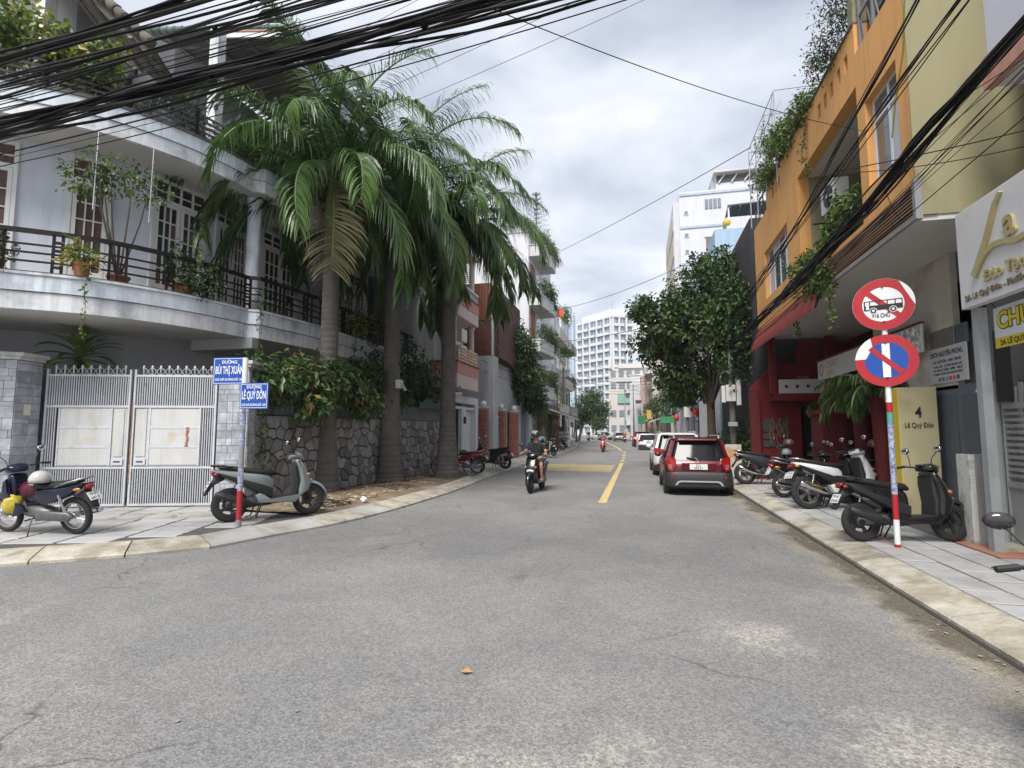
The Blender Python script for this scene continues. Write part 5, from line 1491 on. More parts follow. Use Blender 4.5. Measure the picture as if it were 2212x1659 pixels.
for a, b in (((-.54, 0, .345), (-.08, 0, .33)), ((-.08, 0, .33), (.34, 0, .78)), ((-.08, 0, .33), (-.20, 0, .82)), ((-.54, 0, .345), (-.19, 0, .74)), ((.40, 0, .95), (.54, 0, .345)), ((-.17, 0, .66), (.36, 0, .86))): mb.tube([a, b], .014, 6)
mb.build('frame', m_black, t)
lofts([(-.34, .86, .09, .02), (-.24, .87, .08, .035), (-.06, .86, .03, .02)], m_seat, 'saddle', t)
mb = MB(); mb.tube([(.18, .27, 1.02), (.34, .2, 1.05), (.42, 0, 1.0), (.34, -.2, 1.05), (.18, -.27, 1.02)], .011, 6); mb.build('handlebar', m_chrome, t)
mb = MB(); mb.box(.46, .76, -.17, .17, .74, .76); mb.box(.46, .47, -.17, .17, .76, .96); mb.box(.75, .76, -.17, .17, .76, .96); mb.box(.47, .75, -.17, -.16, .76, .96); mb.box(.47, .75, .16, .17, .76, .96); mb.build('basket', M('wire_basket', (.30, .29, .27), .6), t)
mb = MB(); mb.lathe([(.09, -.06), (.095, -.05), (.09, -.045)], 16, (-.08, 0, .33), 'y'); mb.tube([(-.08, -.07, .33), (-.0, -.09, .19)], .009, 5); mb.build('crank', m_alloy, t)
park(t, -6.15, 17.75, R(200), .13, .05)
# ================================================================ RIGHT SIDE BUILDINGS
m_orange = M('orange_render', (.72, .37, .125), .88, .09, 1.5, .08, 50, streak=.3)
m_olive = M('olive_render', (.285, .26, .15), .9, .06, .8, .06, 50, streak=.15)
m_wsoff = M('white_soffit', (.56, .55, .53), .9, .05, 1)
m_upvc = M('white_frame', (.66, .67, .70), .4, .04, 3)
m_wglass = M('window_glass', (.10, .12, .14), .05, 0, 1, spec=.8)
m_blind = M('pale_curtain', (.42, .46, .50), .3, .15, 3)
m_woodsl = M('wood_slat', (.25, .14, .085), .7, .2, 5, rand=.15)
m_dark = M('dark_interior', (.02, .018, .018), .9)
def holed_wall(mb, rect, holes, plane, lo, hi):
  """rect (a0,a1,b0,b1) with rectangular holes; plane 'x' -> (y,z), 'y' -> (x,z); thickness lo..hi"""
  A = sorted({rect[0], rect[1], *[h[0] for h in holes], *[h[1] for h in holes]}); B = sorted({rect[2], rect[3], *[h[2] for h in holes], *[h[3] for h in holes]})
  for i in range(len(A) - 1):
    for j in range(len(B) - 1):
      ca, cb = (A[i] + A[i + 1]) / 2, (B[j] + B[j + 1]) / 2
      if not (rect[0] < ca < rect[1] and rect[2] < cb < rect[3]): continue
      if any(h[0] < ca < h[1] and h[2] < cb < h[3] for h in holes): continue
      if plane == 'x': mb.box(lo, hi, A[i], A[i + 1], B[j], B[j + 1])
      else: mb.box(A[i], A[i + 1], lo, hi, B[j], B[j + 1])
  return mb
def win_x(par, x, y0, y1, z0, z1, cols, zt, frame=None, glass=None, name='window', out=-1):
  """window in a plane x = const looking to -x"""
  fr = frame or m_upvc; gl = glass or m_wglass
  mb = MB(); f = .05; a, b = x, x + .06
  mb.box(a, b, y0, y0 + f, z0, z1); mb.box(a, b, y1 - f, y1, z0, z1); mb.box(a, b, y0 + f, y1 - f, z0, z0 + f); mb.box(a, b, y0 + f, y1 - f, z1 - f, z1)
  if zt: mb.box(a + .002, b - .002, y0 + f, y1 - f, zt - .03, zt + .03)
  for k in range(1, cols): yy = y0 + (y1 - y0) * k / cols; mb.box(a + .004, b - .004, yy - .03, yy + .03, z0 + f, z1 - f)
  w_ = mb.build(name, fr, par)
  zs = [z0, zt, z1] if zt else [z0, z1]
  for k in range(cols):
    for q in range(len(zs) - 1):
      mb = MB(); mb.box(x + .02, x + .03, y0 + (y1 - y0) * k / cols + .02, y0 + (y1 - y0) * (k + 1) / cols - .02, zs[q] + .02, zs[q + 1] - .02); mb.build('pane', gl if (k + q) % 3 else (m_blind if glass is None else gl), w_)
  return w_
ob = thing('orange_building', 'orange and olive rendered shophouse with louvred overhang above the red cafe', 'building', (6, 13, 0))
mb = MB()
niches = [(y - .09, y + .09, 8.5, 8.82) for y in (10.8, 11.17, 11.58, 11.95, 12.33, 15.75, 16.07, 16.46)]
holed_wall(mb, (8.6, 19.1, 5.3, 9.14), [(8.6, 10.38, 8.56, 9.14), (8.95, 10.1, 5.9, 7.45), (10.42, 14.1, 5.38, 7.97), (15.2, 17.8, 5.8, 7.28), (17.3, 19.1, 8.5, 9.14)] + niches, 'x', 4.0, 4.25)
ow = mb.build('facade', m_orange, ob)
mb = MB()
for n_ in niches: mb.box(4.18, 4.24, n_[0], n_[1], n_[2], n_[3])
stuff(mb.build('niche_back', M('niche_brown', (.20, .11, .04), .9), ob))
mb = MB(); mb.box(3.97, 4.28, 10.38, 17.3, 9.14, 9.19); mb.build('parapet_coping', M('dark_coping', (.12, .10, .085), .9), ob)
mb = MB(); mb.box(4.25, 9, 8.6, 8.85, 4.8, 13.5); mb.build('side_wall', m_olive, ob)
mb = MB(); mb.box(3.99, 4.25, 8.585, 8.60, 4.8, 8.56); mb.build('corner_pier', m_olive, ob)
mb = MB(); mb.box(4.25, 9, 8.85, 19.1, 8.2, 8.4); mb.build('roof_deck', m_wsoff, ob)
mb = MB(); mb.box(4.02, 9, 8.62, 19.05, 4.72, 4.80); mb.build('overhang_soffit', m_wsoff, ob)
for (x, y) in ((4.55, 9.5), (4.6, 12.2), (4.6, 15.5)):
  mb = MB(); mb.lathe([(.09, 4.705), (.09, 4.719), (.065, 4.719), (.06, 4.712)], 16, (x, y, 0)); d_ = mb.build('downlight', m_wsoff, ob)
  mb = MB(); mb.lathe([(.055, 4.714), (.055, 4.7185)], 14, (x, y, 0)); mb.build('lamp_hole', m_dark, d_)
# recess with ceiling, back wall and sills
mb = MB(); mb.box(4.25, 5.6, 10.3, 14.2, 7.97, 8.1); mb.build('recess_ceiling', m_wsoff, ob)
mb = MB(); mb.box(5.4, 5.6, 10.3, 14.2, 5.3, 7.97); mb.build('recess_back', m_olive, ob)
mb = MB(); mb.box(4.25, 5.4, 14.1, 14.3, 5.3, 7.97); mb.build('recess_cheek', m_olive, ob)
mb = MB(); mb.box(4.25, 5.4, 10.2, 10.42, 5.3, 7.97); mb.build('recess_cheek', m_olive, ob)
mb = MB(); mb.box(4.25, 5.4, 10.42, 14.1, 5.25, 5.38); mb.build('recess_floor', m_wsoff, ob)
for z in (5.75, 6.25, 6.75):
  mb = MB(); mb.box(4.3, 5.3, 14.085, 14.10, z, z + .03); mb.build('groove', m_dark, ob)
win_x(ob, 4.12, 8.95, 10.1, 5.9, 7.45, 2, 7.05)
win_x(ob, 4.12, 15.2, 17.8, 5.8, 7.28, 4, 6.85)
mb = MB(); mb.box(4.26, 4.3, 8.9, 10.18, 5.5, 8.1); mb.box(4.26, 4.3, 14.4, 18, 5.5, 8.1); mb.build('window_backing', M('dim_room', (.10, .095, .09), .9), ob)
# brown louvres along the overhang
mb = MB(); mb.box(4.06, 4.24, 8.62, 19.05, 4.80, 5.30); mb.build('louvre_backing', m_dark, ob)
for k in range(9):
  z = 4.82 + k * .054
  mb = MB(); mb.add([(3.985, 8.62, z), (3.985, 13.4, z), (4.03, 13.4, z + .022), (4.03, 8.62, z + .022), (3.985, 8.62, z + .026), (3.985, 13.4, z + .026), (4.03, 13.4, z + .04), (4.03, 8.62, z + .04)], [(0, 1, 2, 3), (7, 6, 5, 4), (0, 4, 5, 1), (1, 5, 6, 2), (2, 6, 7, 3), (3, 7, 4, 0)]); mb.build('louvre_slat', m_woodsl, ob, recalc=True)
mb = MB(); mb.box(3.96, 4.05, 8.56, 8.64, 4.74, 5.34); mb.build('louvre_end', M('grey_trim', (.25, .25, .25), .6), ob)
mb = MB(); mb.box(3.97, 4.05, 8.62, 13.4, 4.75, 4.81); mb.build('louvre_base', MC['grey_trim'], ob)
mb = MB(); mb.box(4.0, 4.06, 13.4, 19.1, 4.8, 5.3); mb.build('facade_band', m_orange, ob)
# upper rail and dark glazing at the near top corner
mb = MB(); mb.box(4.22, 4.26, 8.62, 10.35, 8.56, 11.2); mb.build('upper_glazing', m_glass, ob)
for y in (8.7, 9.2, 9.75, 10.3):
  mb = MB(); mb.box(4.05, 4.1, y - .025, y + .025, 8.56, 11.2); mb.build('upper_mullion', M('grey_steel', (.20, .21, .22), .5), ob)
for z in (8.6, 9.2, 10):
  mb = MB(); mb.box(4.055, 4.09, 8.62, 10.35, z, z + .05); mb.build('upper_rail', MC['grey_steel'], ob)
for k in range(6):
  mb = MB(); mb.beam((4.08, 8.7 + k * .28, 8.6), (4.08, 9.0 + k * .28, 9.6), .02, .02); mb.build('upper_brace', MC['grey_steel'], ob)
mb = MB(); mb.box(4.0, 4.3, 10.38, 10.6, 9.19, 11.0); mb.build('roof_pier', m_olive, ob)
# far-end roof rail
for k in range(7):
  y = 17.4 + k * .27
  mb = MB(); mb.beam((4.05, y, 8.5), (4.05, y + (.27 if k % 2 else -.0), 9.25), .025, .025); mb.build('rail_post', m_black, ob)
mb = MB(); mb.beam((4.05, 17.3, 9.25), (4.05, 19.1, 9.25), .04, .04); mb.build('rail_top', m_black, ob)
# ground-floor parts behind the overhang
m_marble = M('marble', (.50, .46, .40), .35, .12, 1.2, 0, 10, col2=(.36, .31, .25), c2amt=.35, c2scale=2.2)
mb = MB(); mb.box(5.2, 5.5, 10.3, 13.4, 2.4, 4.72); mb.build('marble_wall', m_marble, ob)
mb = MB(); mb.box(6.9, 7.2, 9.5, 19.3, 0.1, 4.72); mb.build('rear_wall', M('cafe_dark_red', (.07, .014, .014), .9, .2, 2), ob)
mb = MB(); mb.box(5.5, 6.9, 10.3, 13.4, 4.0, 4.70); mb.build('bulkhead', m_dark, ob)
# wall-mounted air conditioner in the recess
def ac_unit(label, c, parent=None):
  t = thing('air_conditioner', label, 'air conditioner', (c[0], c[1], c[2] - .32))
  mb = MB(); mb.box(c[0] - .02, c[0] + .30, c[1] - .42, c[1] + .42, c[2] - .3, c[2] + .3); mb.build('casing', M('ac_white', (.60, .60, .58), .5, .08, 4), t, bevel=.02)
  mb = MB(); mb.lathe([(.24, -.03), (.25, -.028), (.25, 0)], 24, (c[0] - .02, c[1] - .1, c[2]), 'x'); mb.build('grille', m_black, t)
  mb = MB()
  for q in range(5): mb.lathe([(.045 + q * .045, -.036), (.05 + q * .045, -.038), (.055 + q * .045, -.036)], 20, (c[0] - .02, c[1] - .1, c[2]), 'x')
  mb.lathe([(.05, -.045), (.05, -.036)], 14, (c[0] - .02, c[1] - .1, c[2]), 'x'); mb.build('fan_guard', m_alloy, t)
  for s_ in (-.3, .3):
    mb = MB(); mb.box(c[0] - .05, c[0] + .6, c[1] + s_ - .02, c[1] + s_ + .02, c[2] - .34, c[2] - .30); mb.build('bracket', m_black, t)
  return t
ac_unit('white outdoor air-conditioner unit in the orange building recess', (4.3, 13.0, 6.95))
plant('recess_creeper', 'bright green creeper filling the orange building recess below the air conditioner', 'shrub', (4.5, 12.3, 5.38),
   [((4.25, 12.2, 5.85), (.35, 1.0, .5), 4), ((4.0, 13.2, 5.45), (.25, .7, .45), 3), ((4.05, 14.3, 5.7), (.22, .8, .45), 2), ((3.95, 12.6, 4.95), (.15, 1.0, .35), 2), ((4.1, 11.4, 6.1), (.3, .5, .4), 2)], 4200, .10, .065, [lf_light, lf_mid, lf_light, lf_dark], 51, stems=10, shell=.3, spread=.12, stem_r=.015)
plant('bonsai_tree', 'bare brown gnarled pot tree in the recess beside the tall window', 'potted plant', (4.6, 10.9, 5.38), [((4.5, 10.9, 6.5), (.3, .4, .5), 1)], 120, .08, .04, [lf_olive, lf_orange], 52, stems=14, pot=(.25, .35, m_potw), stem_r=.03, stem_mat=M('pale_bark', (.24, .17, .11), .9))
for k, (y, zt, zb, lb) in enumerate(((14.4, 5.3, 4.0, 'vine trailing past the red awning corner'), (12.0, 4.9, 3.85, 'vine trailing below the louvres toward the bus sign'), (13.2, 9.1, 7.6, 'vine hanging from the orange parapet beside the niches'))):
  vine('hanging_vine', lb, [(3.93 + .04 * math.sin(q), y + .05 * math.cos(q * 1.4), zt + (zb - zt) * q / 8) for q in range(9)], 110, .08, .055, [lf_mid, lf_light], 60 + k, .12)
plant('parapet_shrub', 'feathery shrub with pink flowers spilling over the orange parapet', 'shrub', (4.6, 11.2, 8.4),
   [((4.0, 10.9, 9.75), (.45, .7, .6), 3), ((3.85, 11.5, 9.35), (.35, .8, .4), 3), ((3.8, 10.5, 10.6), (.8, .8, .5), 3), ((3.4, 10.7, 11.1), (.7, .6, .35), 2)], 4200, .07, .03, [lf_dark, lf_mid, LEAF('pink_petal', (.35, .10, .14), (.5, .2, .24))], 53, stems=9, shell=.3, spread=.2, mis=(0, 1, 0, 1, 0, 1, 0, 2))
plant('parapet_creeper', 'light green creeper hanging over the parapet below the trellis', 'shrub', (4.6, 14.6, 8.4),
   [((4.0, 13.3, 9.3), (.3, .8, .35), 3), ((3.95, 14.6, 9.35), (.35, .9, .45), 3), ((4.0, 15.4, 9.6), (.5, .7, .6), 3), ((3.9, 16.3, 9.2), (.3, .6, .4), 2)], 4600, .10, .055, [lf_mid, lf_light, lf_olive], 54, stems=8, shell=.3, spread=.15)
# roof trellis
t = thing('roof_trellis', 'spindly welded trellis frame with climbers on the orange roof edge', 'trellis', (4.4, 16.8, 9.15))
mt = M('trellis_steel', (.36, .37, .39), .6)
for x in (3.85, 5.2):
  for y in (15.3, 16.5, 17.7, 18.7):
    mb = MB(); mb.tube([(x, y, 8.45), (x, y, 11.1)], .018, 5); mb.build('upright', mt, t)
for z in (9.6, 10.1, 10.6, 11.1):
  for x in (3.85, 5.2):
    mb = MB(); mb.tube([(x, 15.3, z), (x, 18.7, z + .1)], .013, 5); mb.build('rail', mt, t)
r = random.Random(9)
for k in range(46):
  y = r.uniform(15.4, 18.6); z = r.uniform(9.2, 10.8); mb = MB(); mb.tube([(3.85, y, z), (3.85 + r.uniform(-.08, .3), y + r.uniform(-.5, .5), z + r.uniform(.2, .6))], .007, 4); mb.build('wire', mt, t)
for y in (15.3, 16.5, 17.7, 18.7):
  mb = MB(); mb.tube([(3.85, y, 11.1), (5.2, y, 11.1)], .013, 5); mb.build('cross_rail', mt, t)
plant('trellis_climber', 'sparse pale climber threaded through the roof trellis', 'climber', (4.2, 16.8, 8.45), [((3.95, 16.6, 10.3), (.4, 1.5, .7), 1), ((3.95, 17.6, 9.5), (.3, .9, .5), 1)], 900, .08, .05, [lf_light, lf_olive, lf_mid], 55, stems=8, shell=.2, spread=.12)

# white neighbour with a pink-edged balcony at the near right
nb = thing('white_neighbour_house', 'white house front with a pink-edged balcony slab above the signboard', 'building', (7, 5.5, 0))
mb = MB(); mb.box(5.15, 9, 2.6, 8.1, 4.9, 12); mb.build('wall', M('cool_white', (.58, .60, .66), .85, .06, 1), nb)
mb = MB(); mb.box(4.62, 9, 2.6, 7.95, 6.22, 6.30); mb.build('balcony_soffit', MC['house_soffit'], nb)
mb = MB(); mb.box(4.56, 4.66, 2.6, 7.97, 6.2, 6.62); mb.build('balcony_edge', M('pink_tile', (.48, .24, .18), .7, .25, 6), nb)
mb = MB(); mb.box(4.6, 4.72, 2.6, 7.9, 6.62, 7.5); mb.build('balcony_parapet', MC['cool_white'], nb)
win_x(nb, 5.10, 5.2, 7.2, 7.6, 9.6, 2, 9.1, glass=m_glass)
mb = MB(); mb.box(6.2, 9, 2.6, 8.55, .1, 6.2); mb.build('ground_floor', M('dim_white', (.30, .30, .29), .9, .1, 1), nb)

# big white signboard, its posts, banner
m_board = M('signboard_white', (.66, .66, .67), .5, .05, 4)
m_gold = M('gold_letter', (.42, .36, .18), .45, .08, 6)
m_goldside = M('gold_edge', (.30, .24, .11), .5)
m_pgrey = M('painted_grey_steel', (.33, .35, .36), .55, .15, 4, streak=.3)
t = thing('shop_signboard', 'large white signboard with raised gold lettering on grey posts', 'signboard', (4.5, 7, .1))
mb = MB(); mb.box(4.40, 4.52, 5.2, 8.50, 3.36, 4.71); bd = mb.build('board', m_board, t, bevel=.01)
for y in (8.42, 5.5):
  mb = MB(); mb.box(4.5, 4.62, y - .06, y + .06, .1, 3.36); mb.build('post', m_pgrey, t)
RX = (0, -1, 0); UZ = (0, 0, 1)
# the flowing initial: one tapering stroke, a loop and a small letter
def ribbon(pts, ws, x0, x1, mat, name, par):
  mb = MB(); P = [Vector((0, p[0], p[1])) for p in pts]; rings = []
  for i, p in enumerate(P):
    d = (P[min(i + 1, len(P) - 1)] - P[max(i - 1, 0)]).normalized(); n_ = Vector((0, -d.z, d.y)) * ws[i]
    rings.append([(x0, p.y + n_.y, p.z + n_.z), (x0, p.y - n_.y, p.z - n_.z), (x1, p.y - n_.y, p.z - n_.z), (x1, p.y + n_.y, p.z + n_.z)])
  mb.loft(rings); return mb.build(name, mat, par, recalc=True)
ribbon([(7.50, 4.62), (7.62, 4.50), (7.72, 4.32), (7.84, 4.12), (7.98, 3.93), (8.06, 3.82), (8.13, 3.74)], [.02, .035, .04, .04, .045, .045, .05], 4.36, 4.40, m_gold, 'script_stroke', t)
ribbon([(8.10, 3.72), (8.0, 3.86), (7.86, 3.97), (7.70, 4.02), (7.5, 4.0), (7.3, 3.94), (7.0, 3.96), (6.6, 4.02)], [.03, .035, .035, .035, .035, .035, .03, .02], 4.362, 4.399, m_gold, 'script_swash', t)
text_mesh('a', .5, m_gold, (4.398, 7.5, 4.05), RX, UZ, .03, 'lettering', t, 'LEFT', .012)
text_mesh('Đào Tạo', .205, m_gold, (4.398, 7.93, 3.61), RX, UZ, .025, 'lettering', t, 'LEFT', .006)
text_mesh('2A Lê Quý Đôn - Phước Tiến - Nha Trang', .115, M('bronze_letter', (.20, .17, .11), .5), (4.396, 8.38, 3.45), RX, UZ, .012, 'lettering', t, 'LEFT', .002)
t = thing('shop_banner', 'white and yellow banner with yellow capitals hanging under the signboard', 'banner', (4.6, 7.5, 2.75))
mb = MB(); mb.box(4.60, 4.615, 5.9, 8.20, 2.90, 3.30); mb.build('cloth', M('banner_white', (.62, .63, .66), .5, .05, 4), t)
mb = MB(); mb.box(4.60, 4.615, 5.9, 8.20, 2.77, 2.90); mb.build('yellow_band', M('banner_yellow', (.62, .50, .02), .5, .05, 4), t)
text_mesh('CHUYÊN', .30, M('banner_ink', (.07, .065, .02), .6), (4.5975, 8.13, 3.02), RX, UZ, .001, 'lettering_outline', t, 'LEFT', .022)
text_mesh('CHUYÊN', .30, MC['banner_yellow'], (4.594, 8.13, 3.02), RX, UZ, .001, 'lettering', t, 'LEFT', .008)
text_mesh('2A LÊ QUÝ ĐÔN', .095, MC['banner_ink'], (4.597, 8.10, 2.80), RX, UZ, .001, 'lettering', t, 'LEFT', .003)
for y in (8.15, 6.0):
  mb = MB(); mb.tube([(4.607, y, 3.30), (4.52, y, 3.42)], .008, 5); mb.build('tie', m_black, t)

# louvred side gate
m_lg = M('louvre_gate_paint', (.36, .365, .36), .6, .15, 4, .1, 50, streak=.4)
t = thing('louvred_gate', 'grey steel gate with open horizontal slats and spiked top under the banner', 'gate', (5.0, 7.5, .1))
mb = MB(); mb.box(4.98, 5.06, 8.86, 9.0, .12, 2.35); mb.box(4.98, 5.06, 5.6, 5.7, .12, 2.3); mb.box(4.985, 5.055, 5.7, 8.86, 2.0, 2.08); mb.box(4.985, 5.055, 5.7, 8.86, .92, 1.0); mb.box(4.985, 5.055, 5.7, 8.86, .14, .22); mb.box(4.985, 5.055, 7.3, 7.38, .22, 2.0)
mb.build('frame', m_lg, t)
for k in range(11):
  z = 1.06 + k * .085
  mb = MB(); mb.box(5.0, 5.03, 5.7, 8.86, z, z + .045); mb.build('slat', m_lg, t)
mb = MB(); mb.box(5.01, 5.04, 5.7, 8.86, .22, .92); mb.build('lower_panel', m_lg, t)
for k in range(26):
  y = 5.75 + k * .12; mb = MB(); mb.box(5.005, 5.035, y - .03, y + .03, 2.08, 2.30 + .05 * (k % 2)); mb.build('picket', m_lg, t)
mb = MB(); mb.box(5.06, 5.14, 8.7, 8.95, .3, 2.1); mb.build('lock_stile', m_lg, t)
plant('gate_plants', 'hanging pot plants seen through the louvred gate top below the banner', 'plants', (5.5, 8.0, .12), [((5.45, 8.2, 2.5), (.3, .7, .35), 2), ((5.5, 7.2, 2.4), (.3, .7, .3), 1)], 500, .15, .06, [lf_olive, lf_mid, lf_light], 76, stems=5, pot=(.2, 1.9, m_potw))
mb = MB(); mb.box(4.88, 5.0, 8.62, 8.76, 2.1, 3.1); tag(mb.build('black_box', m_black), 'tall black box fixed beside the signboard post', 'box')  # plain black box next to the signboard post
# post and pipe by the gate
t = thing('concrete_gatepost', 'weathered waist-high concrete post with a white painted edge beside the black scooter', 'post', (4.65, 8.95, .1))
mb = MB(); mb.box(4.60, 4.86, 8.85, 9.15, .1, 1.36); mb.build('shaft', M('weathered_concrete', (.28, .27, .265), .9, .25, 3, .4, 30, streak=.7), t, bevel=.015)
mb = MB(); mb.box(4.53, 4.60, 8.85, 9.15, .1, 1.36); mb.build('white_edge', M('flaky_white', (.60, .60, .57), .85, .15, 5, .3, 30, col2=(.30, .29, .26), c2amt=.25, c2scale=5), t)
mb = MB(); mb.lathe([(.05, .1), (.05, 2.4)], 12, (4.93, 8.9, 0)); tag(mb.build('downpipe', MC['painted_grey_steel'], smooth=False), 'pale grey downpipe standing against the louvred gate', 'pipe')
mb = MB(); mb.prism([(4.5, 8.4), (5.0, 8.4), (5.0, 8.9), (4.7, 8.9)], .11, .17); mb.build('cement_ramp', m_kerb, pav_r)
# grey door with company plate
m_door = M('blue_grey_door', (.10, .12, .15), .5, .12, 3)
t = thing('grey_doorway', 'blue-grey steel door with picket head and a white company plate above', 'door', (5.2, 10.5, .1))
mb = MB(); mb.box(5.2, 5.26, 9.5, 11.08, .12, 2.46); mb.build('door_leaf', m_door, t)
for (y0, y1) in ((9.62, 10.2), (10.35, 10.95)):
  mb = MB(); mb.box(5.185, 5.2, y0, y1, .3, 2.3); mb.build('door_panel', M('door_panel', (.08, .095, .12), .5), t, bevel=.01)
mb = MB(); mb.box(5.17, 5.2, 9.96, 11.06, 2.52, 3.14); cp = mb.build('company_plate', M('plate_grey', (.45, .46, .48), .5, .06, 3), t)
text_mesh('DNTN NGUYÊN PHONG', .13, m_ink, (5.168, 11.02, 2.98), RX, UZ, .001, 'lettering', cp, 'LEFT', .002, 1, .98)
text_mesh('4 LÊ QUÝ ĐÔN - NHA TRANG', .075, m_ink, (5.168, 10.95, 2.87), RX, UZ, .001, 'lettering', cp, 'LEFT', .001, 1, .86)
for k, s_ in enumerate(('* CUNG CẤP - TƯ VẤN NHANH 24/7', '* THI CÔNG HỆ THỐNG - NƯỚC - TRẠI HÈ', '* THANH TOÁN QUA NGÂN HÀNG')):
  text_mesh(s_, .062, m_ink, (5.168, 10.97, 2.79 - k * .065), RX, UZ, .001, 'lettering', cp, 'LEFT', 0, 1, .9)
for k, c in enumerate(((.5, .06, .05), (.05, .3, .2), (.08, .3, .6), (.5, .05, .1), (.6, .1, .06), (.06, .08, .25))):
  mb = MB(); mb.box(5.163, 5.169, 10.72 - k * .11, 10.79 - k * .11, 2.555, 2.62); mb.build('icon_square', M('icon_%d' % k, c, .5, 0), cp)
for k in range(18):
  y = 9.98 + k * .062; mb = MB(); mb.box(5.20, 5.23, y - .02, y + .02, 3.14, 3.46); mb.build('picket', m_door, t)
mb = MB(); mb.box(5.19, 5.2, 9.72, 9.86, 2.2, 2.4); hn = mb.build('house_number', M('number_blue', (.10, .12, .28), .4), t)
text_mesh('4', .13, m_signw, (5.188, 9.83, 2.26), RX, UZ, .001, 'lettering', hn)
mb = MB(); mb.box(5.3, 5.36, 9.6, 10.75, 3.35, 4.2); tag(mb.build('steel_hoarding', M('hoarding_grey', (.27, .27, .265), .7, .1, 2)), 'plain grey metal sheet fixed above the picketed doorway', 'panel')
mb = MB(); mb.box(5.3, 6.2, 8.6, 11.1, .1, 4.7); mb.build('porch_core', M('porch_dark', (.13, .13, .13), .9), ob)
# yellow pillar with house number
t = thing('yellow_gatepost', 'cream and yellow pillar hand-lettered with the number 4 and street name', 'pillar', (4.8, 10.9, .1))
m_cream = M('cream_render', (.56, .50, .30), .88, .1, 2, .15, 40, col2=(.45, .38, .20), c2amt=.22, c2scale=1.5)
mb = MB(); mb.box(4.50, 5.10, 10.75, 11.02, .1, 2.46); mb.build('shaft', m_cream, t, bevel=.012)
mb = MB(); mb.box(4.492, 4.50, 10.76, 11.01, .12, 2.44); mb.build('yellow_side', M('bright_yellow', (.62, .46, .03), .8, .12, 2), t)
text_mesh('4', .27, m_ink, (4.80, 10.742, 1.93), (1, 0, 0), UZ, .001, 'lettering', t, 'CENTER', .004, .8)
text_mesh('Lê Quý Đôn', .13, m_ink, (4.80, 10.742, 1.75), (1, 0, 0), UZ, .001, 'lettering', t, 'CENTER', .001, 1, .44)

# ---------------------------------------------------------------- red cafe
m_rred = M('cafe_red', (.18, .014, .018), .8, .12, 1.5, .1, 40)
m_rred2 = M('cafe_red_deep', (.11, .011, .014), .8, .12, 1.5)
t = thing('red_cafe', 'dark red cafe front with low white parapet and recessed doorway', 'cafe', (5, 19, .1))
cafe = t
mb = MB(); pts = [(3.72, .1), (3.72, 3.1), (4.5, 3.94), (5.25, 3.94), (5.25, .1)]
mb.loft([[(p[0], 19.3, p[1]) for p in pts], [(p[0], 19.6, p[1]) for p in pts]]); mb.build('front_wall', m_rred, t, recalc=True)
mb = MB(); mb.box(3.66, 3.93, 19.0, 19.29, .1, 3.05); mb.build('end_pier', m_rred2, t)
mb = MB(); mb.box(5.25, 5.85, 19.3, 19.6, 2.55, 4.7); mb.build('door_head', m_rred, t)
mb = MB(); mb.box(5.85, 6.9, 19.3, 19.6, .1, 4.7); mb.build('side_wall', m_rred2, t)
mb = MB(); mb.box(5.25, 5.85, 19.62, 19.7, .1, 2.55); mb.build('door_void', m_dark, t)
mb = MB(); mb.box(4.3, 6.2, 18.55, 19.29, 2.66, 2.88); mb.build('canopy_ledge', m_rred, t, bevel=.01)
mb = MB(); holed_wall(mb, (4.45, 5.95, 2.885, 3.33), [(4.62 + k * .32, 4.72 + k * .32, 3.06, 3.16) for k in range(4)], 'y', 18.58, 18.68); mb.build('white_parapet', M('parapet_white', (.62, .59, .56), .8, .06, 3), t)
mb = MB(); mb.box(4.45, 5.95, 18.70, 18.74, 2.885, 3.3); mb.build('parapet_back', m_rred2, t)
for x in (4.3, 6.0):
  mb = MB(); mb.box(x - .09, x + .09, 18.6, 18.85, 2.88, 4.72); mb.build('red_post', m_rred, t)
mb = MB(); mb.box(4.4, 6.9, 19.9, 20.1, 2.9, 4.72); mb.build('upper_back', M('cafe_black', (.015, .012, .012), .9), t)
mb = MB(); mb.box(5.1, 5.4, 18.8, 19.1, 2.89, 3.45); mb.build('wooden_stool', M('stool_wood', (.25, .12, .06), .7), t)
# wall relief of loose grey and copper strokes beside the door
art = thing('wall_relief', 'grey and copper abstract wall relief on the red cafe front', 'relief', (4.45, 19.28, 1.6))
for k, (a, b, c, d) in enumerate(((4.06, 4.45, 1.65, 2.10), (4.06, 4.45, 1.42, 1.62), (4.06, 4.45, 1.15, 1.38), (4.5, 4.85, 1.5, 2.1))):
  mb = MB(); n_ = 14; pts = []
  for q in range(n_):
    an = 2 * PI * q / n_; cx, cz = (a + b) / 2, (c + d) / 2; pts.append((cx + (b - a) / 2 * math.copysign(abs(math.cos(an)) ** .5, math.cos(an)), cz + (d - c) / 2 * math.copysign(abs(math.sin(an)) ** .5, math.sin(an))))
  mb.loft([[(p[0], 19.295, p[1]) for p in pts], [(p[0], 19.27, p[1]) for p in pts]]); mb.build('grey_patch', M('relief_grey', (.075, .07, .068), .6), art, recalc=True)
for k in range(6):
  x = 4.28 + k * .105; mb = MB(); mb.tube([(x + .03 * math.sin(q * 1.3 + k), 19.26, 1.25 + (k % 2) * .2 + q * .085) for q in range(9)], .011, 5); mb.build('copper_stroke', M('relief_copper', (.38, .20, .09), .5), art)
